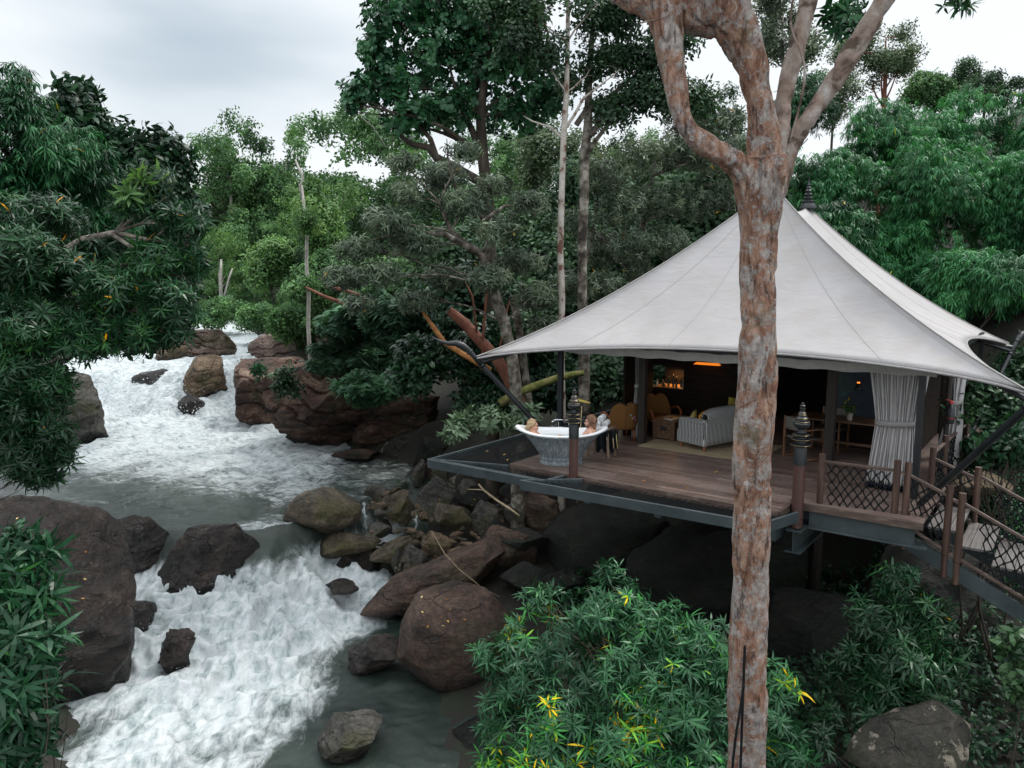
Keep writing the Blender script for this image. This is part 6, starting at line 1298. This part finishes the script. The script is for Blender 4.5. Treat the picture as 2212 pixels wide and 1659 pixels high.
def airy(label, px, top, pyb, Y, rx, ry, n, seed, mat='fargrey', tw=9, name='tree', tp='farfine', bark=None, k=16, shell=.95, sc=1.0, limbs=12, **kw):
    c, rd_ = pxblob(px, top + ry, Y, rx, ry); bl_ = lumps(c, rd_, k, .34, seed)
    tk = pxtrunk([(px - 3, pyb, tw), (px + 2, (pyb + top) / 2, tw * .8), (px, top + ry * 1.2, tw * .5), (px + 2, top + ry * .5, tw * .25)], Y)
    return plant(name, label, 'tree', bl_, tp, n, LM[mat], sc, trunk=tk, bark=bark or m_barkd, limbs=limbs, seed=seed, shell=shell, part='crown', limb_r=tw * .3 / FPX * Y, **kw)
airy('lone airy tree with a reddish trunk on the skyline of the right hill', 1912, 50, 235, 34, 88, 62, 900, 41, bark=m_barkr, sc=.55, clump=.6)
airy('small pointed conifer on the right skyline', 2086, 135, 220, 40, 28, 40, 300, 42, mat='fardark', sc=.6, tw=5)
airy('round dark tree on the right skyline beside the conifer', 2130, 165, 230, 38, 40, 34, 420, 43, mat='fardark', sc=.6, tw=5)
airy('dark sloping tree top at the far right skyline', 2200, 175, 240, 33, 60, 28, 500, 44, mat='fardark', sc=.6, tw=5)
airy('dark green tree right of the lone airy tree', 2020, 160, 260, 36, 60, 40, 700, 45, mat='far', sc=.7, tw=5)
airy('faint leafy tree between the big tree branches', 1800, 150, 300, 40, 60, 55, 500, 46, mat='fargrey', sc=.6, tw=5, clump=.4)
airy('grey leaved treetop hanging at the top behind the big tree fork', 1690, -40, 330, 24, 75, 90, 800, 47, mat='grey', tp='small', sc=.9, bark=m_barkp, clump=.4)
# dark broad leaved shrubs right of the deck and ivy below
for i, (lb, x, y, Y, rx, ry, n) in enumerate((('dark broad leaved shrub behind the right tent corner', 2210, 800, 19.5, 70, 50, 300), ('dark shrub with broad leaves right of the fire extinguisher', 2110, 870, 13.8, 66, 80, 260), ('dark leafy shrub over the upper stairs', 2190, 950, 13.2, 80, 60, 260), ('low dark shrub behind the stair railing', 2090, 980, 14, 60, 34, 120))):
    mound(lb, x, y, Y, rx, ry, n, tp='leafy', mat='small' if i < 2 else 'dark', k=9, seed=51 + i, name='broadleaf_shrub', cat='shrub', sc=.75 if i else 1.0, shell=.9, limbs=6, clump=.5)
mound('tall dark thicket closing the view right of the tent room', 2150, 880, 21, 130, 130, 1800, tp='leafy', mat='dark', k=12, seed=56, name='thicket', cat='thicket', sc=1.2, limbs=3)
C = []; 
for i in range(900):
    g = G(RG.uniform(2060, 2330), RG.uniform(1010, 1130), -1.3); C.append((g.x, g.y, gz(g.x, g.y) + RG.uniform(0, .35)))
tag(foliage('ground_cover', 'small', C, RG.normal(size=(900, 3)) * .4 + [0, 0, 1], RG.uniform(.6, 1.1, 900), LM['bush'], None), kind='stuff')

# --- the trees behind the tent and the bathtub
# round leaved tree
bl = [pxblob(x, y, Y, r_, ry) for x, y, Y, r_, ry in ((840, 40, 22, 55, 60), (905, 0, 22.5, 70, 60), (810, 110, 22, 44, 40), (780, 195, 21.8, 42, 36), (850, 190, 22, 60, 50), (930, 110, 22.5, 75, 70), (1000, 40, 23, 80, 70), (880, 255, 22, 60, 40), (960, 240, 22.5, 70, 50), (1040, 150, 23, 70, 70), (1110, 250, 23, 60, 44), (1180, 200, 23, 60, 60), (1090, 60, 23, 80, 70), (760, 225, 21.5, 20, 24), (1130, 120, 23, 60, 60), (830, 150, 22, 40, 34))]
tk = pxtrunk([(1062, 620, 26), (1056, 450, 24), (1042, 330, 24), (1038, 250, 20), (1050, 130, 14), (1060, 20, 8)], 22.5)
xt = [([P(1050, 400, 22.5), P(980, 360, 22.3), P(943, 341, 22), P(925, 318, 22), P(891, 312, 22), P(872, 300, 22), P(842, 268, 22), P(830, 230, 22)], [.14, .13, .12, .10, .08, .06, .04, .02]), ([P(943, 341, 22), P(930, 300, 22), P(895, 260, 22), P(860, 200, 22)], [.09, .07, .05, .02]), ([P(1040, 330, 22.5), P(1010, 260, 22.5), P(985, 200, 22.4), P(970, 140, 22.3)], [.12, .09, .06, .03])]
plant('roundleaf_tree', 'tall tree with large rounded leaves reaching over the sky left of centre', 'tree', bl, 'round', 2700, LM['round'], .76, trunk=tk, bark=m_barkd, limbs=12, seed=61, shell=.85, part='crown', limb_r=.08, extra=xt, up=.4, clump=.25)
# pale mottled trunk and dark trunk with loose small leaved crowns
tk = pxtrunk([(1215, 890, 15), (1212, 760, 14), (1214, 640, 14), (1210, 540, 14), (1214, 400, 13), (1218, 280, 13), (1224, 200, 11), (1226, 90, 9), (1228, -40, 7)], 20)
bl = [pxblob(x, y, 20 + (x % 7) * .25, r_, r_ * .75) for x, y, r_ in ((1150, 30, 60), (1240, 20, 70), (1320, 40, 60), (1190, 110, 50), (1290, 130, 50), (1120, 90, 50), (1230, 180, 44), (1080, 20, 50), (1140, -40, 80), (1260, -60, 90), (1360, -20, 60))]
plant('white_trunk_tree', 'tall straight tree with a white and rust mottled trunk behind the bathtub', 'tree', bl, 'small', 1700, LM['small'], 1.1, trunk=tk, bark=m_barkw, limbs=7, seed=62, shell=.95, part='crown', limb_r=.028, clump=.18, extra=[([P(1215, 300, 20), P(1190, 275, 20), P(1150, 262, 20), P(1130, 250, 20)], [.035, .03, .022, .01]), ([P(1216, 285, 20), P(1240, 250, 20), P(1262, 210, 20), P(1290, 190, 20), P(1340, 150, 20)], [.045, .04, .032, .022, .01])])
tk = pxtrunk([(1262, 890, 27), (1262, 740, 24), (1258, 640, 20), (1258, 520, 20), (1262, 420, 20), (1263, 330, 20), (1270, 270, 18), (1272, 180, 14), (1280, 60, 10), (1285, -40, 8)], 21)
bl = [pxblob(x, y, 21 + (x % 5) * .3, r_, r_ * .7) for x, y, r_ in ((1350, 120, 55), (1420, 130, 50), (1400, 60, 60), (1460, 90, 50), (1390, 200, 55), (1460, 210, 55), (1320, 240, 50), (1360, 0, 70), (1450, 0, 60), (1520, 220, 44), (1300, 60, 40))]
plant('dark_trunk_tree', 'dark trunked tree with long mottled limbs right of the white trunk', 'tree', bl, 'small', 2000, LM['small'], 1.1, trunk=tk, bark=m_barkg, limbs=8, seed=63, shell=.95, part='crown', limb_r=.03, clump=.18, extra=[([P(1268, 300, 21), P(1300, 262, 21), P(1340, 235, 21), P(1400, 210, 21), P(1440, 200, 21)], [.09, .08, .07, .05, .02]), ([P(1262, 340, 21), P(1290, 300, 21), P(1320, 260, 21), P(1370, 215, 21), P(1430, 190, 21)], [.06, .06, .05, .04, .02]), ([P(1245, 270, 21), P(1265, 240, 21), P(1310, 215, 21), P(1370, 165, 21), P(1410, 140, 21)], [.08, .08, .06, .05, .03])])
# grey leaved spreading tree
GB = [(830, 480, 60), (775, 540, 55), (900, 420, 60), (745, 600, 55), (960, 380, 60), (820, 590, 60), (900, 520, 60), (1010, 440, 60), (960, 600, 55), (1070, 400, 50), (1080, 500, 60), (1050, 600, 60), (1140, 440, 50), (1130, 560, 60), (1160, 640, 55), (775, 655, 44), (1000, 330, 46), (870, 350, 40), (900, 650, 50), (1180, 700, 40)]
bl = [pxblob(x, y, 18.5 + (k_ % 5) * .5, r_ * .92, r_ * .5) for k_, (x, y, r_) in enumerate(GB)]
tk = pxtrunk([(1120, 900, 30), (1108, 780, 26), (1090, 700, 24), (1065, 620, 22), (1040, 550, 20), (1010, 530, 15), (975, 500, 12), (950, 440, 8)], 19.5)
xt = [([P(1040, 550, 19.5), P(1000, 528, 19.3), P(960, 505, 19), P(900, 502, 19), (P(850, 508, 19)), P(790, 522, 19)], [.10, .08, .07, .055, .045, .02]), ([P(1050, 560, 19.5), P(1055, 500, 19.4), P(1040, 470, 19.3), P(1010, 440, 19.3), P(985, 410, 19.2)], [.08, .06, .05, .04, .02]), ([P(1052, 470, 19.3), P(1090, 445, 19.3), P(1135, 445, 19.3)], [.045, .04, .02]), ([P(985, 410, 19.2), P(968, 350, 19.2), P(965, 300, 19.2)], [.03, .02, .01])]
plant('greyleaf_tree', 'spreading tree with dull grey green leaves and bare crooked limbs in the middle', 'tree', bl, 'grey', 3400, LM['grey'], .80, trunk=tk, bark=m_barkg, limbs=18, seed=64, shell=.95, part='crown', limb_r=.035, extra=xt, up=.35, clump=.22)
GB = [(1300, 380, 60), (1380, 340, 60), (1460, 330, 60), (1530, 340, 60), (1340, 450, 60), (1420, 430, 60), (1500, 440, 60), (1300, 540, 60), (1370, 530, 55), (1440, 520, 50), (1560, 420, 50), (1230, 620, 55), (1300, 620, 50), (1380, 590, 40), (1560, 260, 50), (1480, 270, 50), (1240, 480, 44), (1600, 330, 50)]
bl = [pxblob(x, y, 22.5 + (k_ % 4) * .5, r_, r_ * .7) for k_, (x, y, r_) in enumerate(GB)]
tk = pxtrunk([(1360, 760, 22), (1370, 600, 18), (1390, 480, 14), (1410, 380, 10), (1430, 300, 6)], 23.5)
plant('greyleaf_tree', 'grey green drooping leaved tree filling the space above the left slope of the tent', 'tree', bl, 'grey', 4000, LM['grey'], .80, trunk=tk, bark=m_barkg, limbs=16, seed=65, shell=.95, part='crown', limb_r=.04, up=.1, clump=.45, extra=[([P(1265, 580, 23), P(1290, 440, 23), P(1330, 400, 23), P(1345, 385, 23)], [.05, .04, .04, .02])])
# feathery and dark undergrowth
for i, (lb, x, y, Y, rx, ry, n, tp, mt, sc, nm) in enumerate((
  ('feathery leaved shrub hanging over the cliff blocks', 770, 760, 27, 95, 48, 1900, 'feather', 'feather', 1.1, 'feathery_shrub'), ('second feathery shrub, lower and closer to the pool', 810, 835, 25, 82, 36, 1400, 'feather', 'feather', 1.05, 'feathery_shrub'),
  ('feathery shrub above the first, under the bare red branch', 780, 680, 28, 95, 50, 1700, 'feather', 'feather', 1.1, 'feathery_shrub'), ('feathery shrub left of the leaning red trunk', 870, 700, 25, 80, 60, 1400, 'feather', 'feather', 1.05, 'feathery_shrub'),
  ('small leafy plant growing in the crack of the cliff', 625, 825, 26.5, 28, 36, 110, 'leafy', 'small', 1.0, 'cliff_shrub'), ('tiny sprouting plant on the broad slab', 560, 802, 29, 16, 14, 40, 'leafy', 'bush', .8, 'cliff_shrub'),
  ('dark shrub hanging down under the net frame corner', 905, 800, 22, 70, 70, 620, 'leafy', 'dark', 1.1, 'dark_shrub'), ('dark shrub around the foot of the leaning trunks', 1010, 760, 22, 90, 80, 800, 'leafy', 'dark', 1.1, 'dark_shrub'),
  ('dark green thicket behind the long strut', 990, 660, 24, 110, 70, 900, 'leafy', 'dark', 1.3, 'dark_shrub'), ('dark leafy shrub behind the mossy branch', 1120, 720, 24, 90, 90, 900, 'leafy', 'small', 1.1, 'dark_shrub'),
  ('dark shrub between the white trunk and the tent room', 1320, 800, 23, 80, 60, 700, 'leafy', 'small', 1.1, 'dark_shrub'), ('dark shrub in the gap behind the bathtub', 1180, 840, 23, 90, 60, 700, 'leafy', 'dark', 1.1, 'dark_shrub'),
  ('low dark shrub under the mossy branch', 1060, 860, 22, 80, 44, 420, 'leafy', 'dark', 1.0, 'dark_shrub'))):
    mound(lb, x, y, Y, rx, ry, n, tp=tp, mat=mt, k=10, seed=71 + i, name=nm, cat='shrub', sc=sc, shell=.8, limbs=0)
for i, (lb, x, y, rx, ry, n) in enumerate((('pale grey leaved rosette shrub left of the bathtub, nearest the net', 985, 925, 34, 22, 24), ('broad pale grey leaved shrub beyond the net frame', 1060, 905, 54, 34, 70), ('pale grey leaved shrub tips just left of the woman', 1130, 895, 34, 22, 24))):
    mound(lb, x, y, 18.6 + .4 * i, rx, ry, n, tp='pale', mat='pale', k=6, seed=91 + i, name='pale_shrub', cat='shrub', sc=1.05, shell=.9, limbs=0, clump=9)
# a closed wall of dark forest behind them
for i, (x, y, Y, rx, ry) in enumerate(((1030, 590, 31, 160, 100), (1250, 560, 31, 190, 130), (1480, 480, 32, 180, 120), (1130, 760, 29, 190, 110), (1400, 720, 30, 160, 110), (880, 660, 33, 120, 70), (1620, 420, 33, 110, 110), (1270, 450, 35, 150, 80))):
    mound(['dark forest tree behind the grey leaved limbs', 'dark forest tree behind the white trunk', 'dark forest tree behind the left slope of the tent', 'dark forest shrub tree behind the tub', 'dark forest shrub tree behind the tent room', 'mid green forest tree behind the feathery shrubs', 'dark forest tree beside the big trunk fork', 'dark forest tree filling behind the two straight trunks'][i], x, y, Y, rx, ry, 1500, tp='far', mat='fardark' if i != 5 else 'far', k=14, seed=101 + i, name='forest_tree', cat='tree', sc=.75, limbs=0)
# leaning trunks and the mossy branch
def trunk_thing(name, label, pts, Y, mat, cat='tree trunk', sides=10):
    mb = MB(); ps = [P(a, b_, Y + (q[0] if q else 0)) for a, b_, w, *q in pts]; b0 = ps[0]
    mb.tube([p - b0 for p in ps], [w / 2 / FPX * Y for a, b_, w, *q in pts], sides); o = mb.build(name, mat, smooth=True); o.location = b0; return tag(o, label, cat)
trunk_thing('leaning_tree', 'thick red barked trunk leaning left behind the mossy branch', [(1160, 960, 24), (1128, 880, 26), (1095, 810, 28), (1070, 770, 26), (1040, 740, 24), (1005, 700, 24), (970, 670, 18)], 20.5, m_barkr)
trunk_thing('leaning_sapling', 'thin orange trunk crossing behind the curled strut finial', [(1060, 800, 14), (1000, 765, 12), (960, 740, 11), (935, 705, 10), (912, 672, 6)], 20.0, nmat('bark_orange', [(.3, (.20, .07, .02)), (.7, (.45, .20, .05))], sc=5))
trunk_thing('mossy_branch', 'mossy horizontal branch behind the black strut and the left post', [(1080, 872, 20), (1110, 852, 18), (1150, 836, 17), (1200, 818, 16), (1240, 808, 14), (1262, 806, 12)], 19.5, m_mossb, 'branch')
trunk_thing('mottled_tree', 'slim mottled trunk left of the white trunk, behind the strut', [(1150, 960, 18), (1142, 860, 16), (1128, 760, 17), (1116, 680, 18), (1106, 640, 14)], 21, m_barkg)
trunk_thing('bare_branch', 'bare reddish branch reaching left above the feathery shrubs', [(830, 660, 7), (780, 652, 9), (740, 655, 9), (700, 640, 7), (660, 620, 4)], 25, m_barkr, 'branch', 6)
trunk_thing('bare_branch', 'shorter bare red branch just above the longer one', [(800, 650, 7), (770, 635, 8), (735, 625, 8), (705, 618, 4)], 25, m_barkr, 'branch', 6)
for i, (lb, pts) in enumerate((('thin orange stem left of the slim mottled trunk', [(1040, 800, 5), (1044, 720, 6), (1050, 640, 6), (1060, 590, 4)]), ('thin orange stem forking beside the leaning red trunk', [(1030, 720, 5), (1020, 640, 5), (1000, 600, 3)]), ('thin pale stem right of the slim mottled trunk', [(1072, 800, 4), (1085, 720, 5), (1100, 650, 4)]))):
    trunk_thing('slender_sapling', lb, pts, 20.4, m_barkr, 'stem', 5)

# --- the valley forest: individual trees, built once per kind and copied
protos = []
def proto(kind, seed):
    """a tree about 10 m high standing at the origin"""
    r = np.random.default_rng(seed); rx = [3.2, 2.4, 4.2, 2.8][kind]; hz = [3.2, 3.6, 1.9, 3.4][kind]; ch = [6.4, 6.2, 7.6, 5.6][kind]
    bl_ = [(np.array([0, 0, ch]), np.array([rx, rx, hz]) * .42)] + [(c_ + r.normal(size=3) * [.5, .5, .7], q_ * r.uniform(.6, 1.3, 3) * [1, 1, .75]) for c_, q_ in lumps((0, 0, ch), (rx * 1.15, rx * 1.15, hz * 1.1), 20, .30, seed)] + [(np.array([r.uniform(-rx, rx) * .7, r.uniform(-rx, rx) * .7, r.uniform(1.2, 3.5)]), np.array([1.1, 1.1, .7])) for _ in range(4)]
    return bl_
def far_tree(kind, mat, n, seed, bark):
    bl_ = proto(kind, seed)
    return plant('forest_tree', 'x', 'tree', bl_, 'far', n, LM[mat], .62, trunk=[(Vector((0, 0, -1)), .16), (Vector((.1, 0, 3)), .13), (Vector((0, .1, 6.5)), .08)], bark=bark, limbs=5, seed=seed, shell=.6, part='crown', limb_r=.07, twigs=False, camside=0, clump=.45, sv=.3)
KP = [far_tree(0, 'far', 900, 201, m_barkp), far_tree(1, 'fardark', 900, 202, m_barkd), far_tree(2, 'far', 850, 203, m_barkp), far_tree(3, 'fargrey', 900, 204, m_barkp), far_tree(0, 'light', 700, 205, m_barkp), far_tree(1, 'far', 900, 206, m_barkp), far_tree(3, 'fardark', 900, 207, m_barkd)]
KL = [('broad mid green tree in the valley forest', 'mid green valley trees'), ('dark narrow tree in the valley forest', 'dark narrow valley trees'), ('flat crowned green tree in the valley forest', 'flat crowned valley trees'), ('grey green tree in the valley forest', 'grey green valley trees'), ('light yellowish green tree in the valley forest', 'light green valley trees'), ('slim mid green tree in the valley forest', 'slim green valley trees'), ('rounded dark tree in the valley forest', 'rounded dark valley trees')]
kused = set()
def far_at(x, y, k, s, label=None, dz=0, group=True):
    if k in kused: t = copy_tree(KP[k])
    else: t = KP[k]; kused.add(k)
    t.location = (x, y, gz(x, y) + dz - .2); t.scale = (s * RG.uniform(.85, 1.15), s * RG.uniform(.85, 1.15), s * RG.uniform(.85, 1.2)); t.rotation_euler = (0, 0, RG.uniform(0, 6.28))
    t['label'] = label or KL[k][0]; t['group'] = KL[k][1]
    return t
# trees one can tell apart
for lb, px, Y, k, s in (('tallest rounded tree on the valley skyline', 560, 95, 6, 1.75), ('pointed mid green tree on the skyline left of the notch', 620, 90, 5, 1.5), ('dark round tree right of the skyline notch', 745, 85, 1, 1.1), ('broad flat crowned tree on the slope left of the round leaved tree', 850, 62, 2, 1.3), ('big dark green tree below the skyline, left of the valley', 500, 88, 0, 1.6), ('light green bushy tree at the bend of the far rapids', 470, 78, 4, .85), ('large light green tree left of the grey leaved limbs', 700, 50, 4, .9), ('pale green tree between the dark left tree and the skyline trees', 455, 92, 3, 1.3)):
    p = P(px, 500, Y); far_at(p.x, p.y, k, s, lb)
cnt = 0; pos = []
for i in range(6000):
    y = 40 + 125 * RG.random() ** .8; x = RG.uniform(-.62, .62) * y
    if x > 4 and y < 46: continue
    if x > .30 * y: continue
    xr_ = float(interp(y, XR)) ; xl_ = float(interp(y, XL))
    if xl_ - 2.0 < x < xr_ + 2.2: continue
    if x < xl_ and y < 46: continue
    sp = 3.0 + y * .022
    if any((x - a) ** 2 + (y - b_) ** 2 < sp * sp for a, b_ in pos): continue
    pos.append((x, y))
    bank = x - xr_ < 7 and y < 85
    k = int(RG.choice([0, 1, 2, 3, 4, 5, 6], p=[.2, .12, .12, .16, .1, .15, .15] if not bank else [.25, .02, .05, .13, .3, .2, .05])); s = RG.uniform(.55, .95) if not bank else RG.uniform(.35, .6)
    far_at(x, y, k, s * (1.15 if y > 75 else 1)); cnt += 1
    if cnt >= 235: break
pos2 = []
for i in range(4000):
    y = 42 + 60 * RG.random(); x = RG.uniform(-.62, .1) * y; xr_ = float(interp(y, XR)); xl_ = float(interp(y, XL))
    if xl_ - 1.2 < x < xr_ + 1.2 or any((x - a) ** 2 + (y - b_) ** 2 < 7 for a, b_ in pos2): continue
    pos2.append((x, y)); t = far_at(x, y, int(RG.choice([0, 2, 4, 5])), RG.uniform(.26, .42), 'low bushy shrub filling the gaps between the valley trees', dz=-.9); t.name = 'valley_shrub'; t['category'] = 'shrub'; t['group'] = 'low shrubs between the valley trees'
    if len(pos2) >= 150: break
print('far trees', cnt, len(pos2))
# pale standing trunks of the valley
for lb, pts, Y in (('slim white trunk standing alone above the right bank slabs', [(676, 860, 9), (669, 760, 9), (666, 705, 8.5), (667, 640, 8), (662, 570, 7.5), (663, 510, 7), (656, 440, 6), (652, 400, 4)], 30), ('pale forked dead tree above the white trunk', [(652, 430, 5), (648, 400, 6), (655, 385, 5), (638, 345, 4)], 30.2), ('pale forked trunk in the middle of the light green valley trees', [(478, 640, 7), (477, 590, 6), (478, 560, 4)], 70), ('leaning pale trunk beside the forked one', [(484, 640, 4), (495, 600, 4), (502, 580, 3)], 70)):
    trunk_thing('dead_tree', lb, pts, Y, m_barkp, 'tree trunk', 7)
mound('small light leafed crown half hiding the slim white trunk', 664, 480, 29.5, 34, 26, 160, tp='farfine', mat='light', k=8, seed=141, name='valley_shrub', cat='shrub', sc=.5, limbs=4, shell=.95, base=P(664, 500, 29.9))
mound('sparse leafy tuft low on the slim white trunk', 672, 612, 29.5, 26, 14, 90, tp='farfine', mat='far', k=6, seed=142, name='valley_shrub', cat='shrub', sc=.5, limbs=3, shell=.95, base=P(668, 620, 29.9))
for i, (lb, x, y, Y, rx, ry, n, mt) in enumerate((('light leafy bush crown around the slim white trunk', 690, 470, 41, 60, 60, 900, 'light'), ('yellowish bush at the foot of the white trunk', 600, 560, 44, 60, 60, 900, 'light'), ('grassy shrub on the far bank of the rapids', 560, 690, 52, 50, 26, 500, 'far'), ('bushy shrub overhanging the far rapids', 480, 670, 60, 60, 34, 600, 'far'), ('shrub above the flat topped slab', 640, 690, 42, 70, 34, 600, 'far'), ('green shrub mass behind the slabs', 700, 600, 40, 80, 60, 1000, 'far'))):
    mound(lb, x, y, Y, rx, ry, n, tp='far', mat=mt, k=10, seed=121 + i, name='valley_shrub', cat='shrub', sc=.6, limbs=3, camside=.3)
# leaves hanging into the top right corner from branches above the frame
tmp_=0
plant('hanging_twig', 'leafy twig hanging into the top right corner of the sky', 'twig', [pxblob(2050, 12, 8.5, 34, 14), pxblob(2085, 5, 8.5, 18, 12)], 'broad', 9, LM['round'], .62, base=P(2075, -60, 8.5), limbs=2, limb_r=.01, seed=131, trunk_part='stem', clump=9)
plant('hanging_twig', 'leafy twig hanging between the two right branches of the big tree', 'twig', [pxblob(1830, 30, 8.2, 42, 24), pxblob(1835, 75, 8.2, 26, 22)], 'broad', 26, LM['round'], .60, base=P(1835, -80, 8.2), limbs=2, limb_r=.012, seed=132, trunk_part='stem', clump=9)
# leaves of the potted plant, small fallen leaves on rocks, net and roof
C, AX = blob_pts([(np.array(PLANT_AT) + [0, 0, .27], np.array([.14, .14, .13]))], 16, 5); pot = [o for o in COL.objects if o.name == 'potted_plant'][0]
foliage('foliage', 'leafy', C, AX, np.full(16, .32), leafmat('leaf_potted', [(0, (.02, .06, .02)), (.6, (.03, .09, .03)), (.8, (.55, .38, .04)), (1, (.6, .42, .05))]), pot, tuple(PLANT_AT))
V, F = leaf_t(.10, .045, .2, .1); litter = []
for px, py, z, n, sx, sy in ((970, 1330, -3.1, 10, 70, 50), (620, 1100, -2.3, 4, 50, 20), (120, 1250, -1.6, 14, 90, 110), (1110, 1000, -.02, 5, 120, 18), (1500, 1030, .02, 6, 150, 30), (1020, 1100, -2.7, 10, 90, 40), (700, 950, -1.2, 14, 90, 30)):
    for i in range(n): litter.append((px + RG.normal() * sx * .6, py + RG.normal() * sy * .6, z))
dg = bpy.context.evaluated_depsgraph_get(); dg.update(); C = []
for px, py, z in litter:
    hit, loc_, nrm_, idx_, ob_, mt_ = SC.ray_cast(dg, Vector((0, 0, CZ)), Vector(ray(px, py)).normalized())
    if hit and ob_.name.split('.')[0] in ('boulder', 'decking', 'cord_net', 'stone', 'enamel_basin'): C.append((loc_.x, loc_.y, loc_.z + .012))
if C:
    n = len(C); ang_ = RG.uniform(0, 6.28, n); ca, sa = np.cos(ang_), np.sin(ang_); W = np.stack([ca[:, None] * V[None, :, 0] - sa[:, None] * V[None, :, 1], sa[:, None] * V[None, :, 0] + ca[:, None] * V[None, :, 1], np.repeat(V[None, :, 2], n, 0)], 2) * .8 + np.array(C)[:, None, :]
    tag(npmesh('fallen_leaves', W.reshape(-1, 3), (F[None] + 6 * np.arange(n)[:, None, None]).reshape(-1, 3), leafmat('leaf_fallen', [(0, (.40, .16, .04)), (.5, (.55, .38, .16)), (1, (.60, .52, .34))]), attrs={'rnd': np.repeat(RG.random(n), 6)}), kind='stuff')

# dark undergrowth in the deep shade right of the big trunk and under the stairs
n = 2600; x = RG.uniform(1.2, 9.5, n); y = RG.uniform(10.5, 17.5, n); zz = ground_z(x, y) + RG.uniform(0, .55, n)
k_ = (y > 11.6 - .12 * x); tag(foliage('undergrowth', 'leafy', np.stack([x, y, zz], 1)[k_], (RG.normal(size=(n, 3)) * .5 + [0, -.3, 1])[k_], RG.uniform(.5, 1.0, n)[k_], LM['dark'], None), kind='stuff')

for o in list(bpy.data.objects):
    if o.get('label') == 'x':
        for c_ in list(o.children): bpy.data.objects.remove(c_)
        bpy.data.objects.remove(o)

bg = [o for o in COL.objects if o.name == 'large_tree'][0]
C, AX = blob_pts([(np.array(P(x, y, 7.6 + d)), np.array([.9, .9, .6])) for x, y, d in ((1370, -560, .3), (1480, -620, -.3), (1640, -640, .4), (1830, -580, .6), (2120, -520, -.4), (1960, -600, .2), (1120, -480, .4))], 420, 77)
foliage('crown', 'broad', C, AX, np.full(len(C), .8), LM['round'], bg)
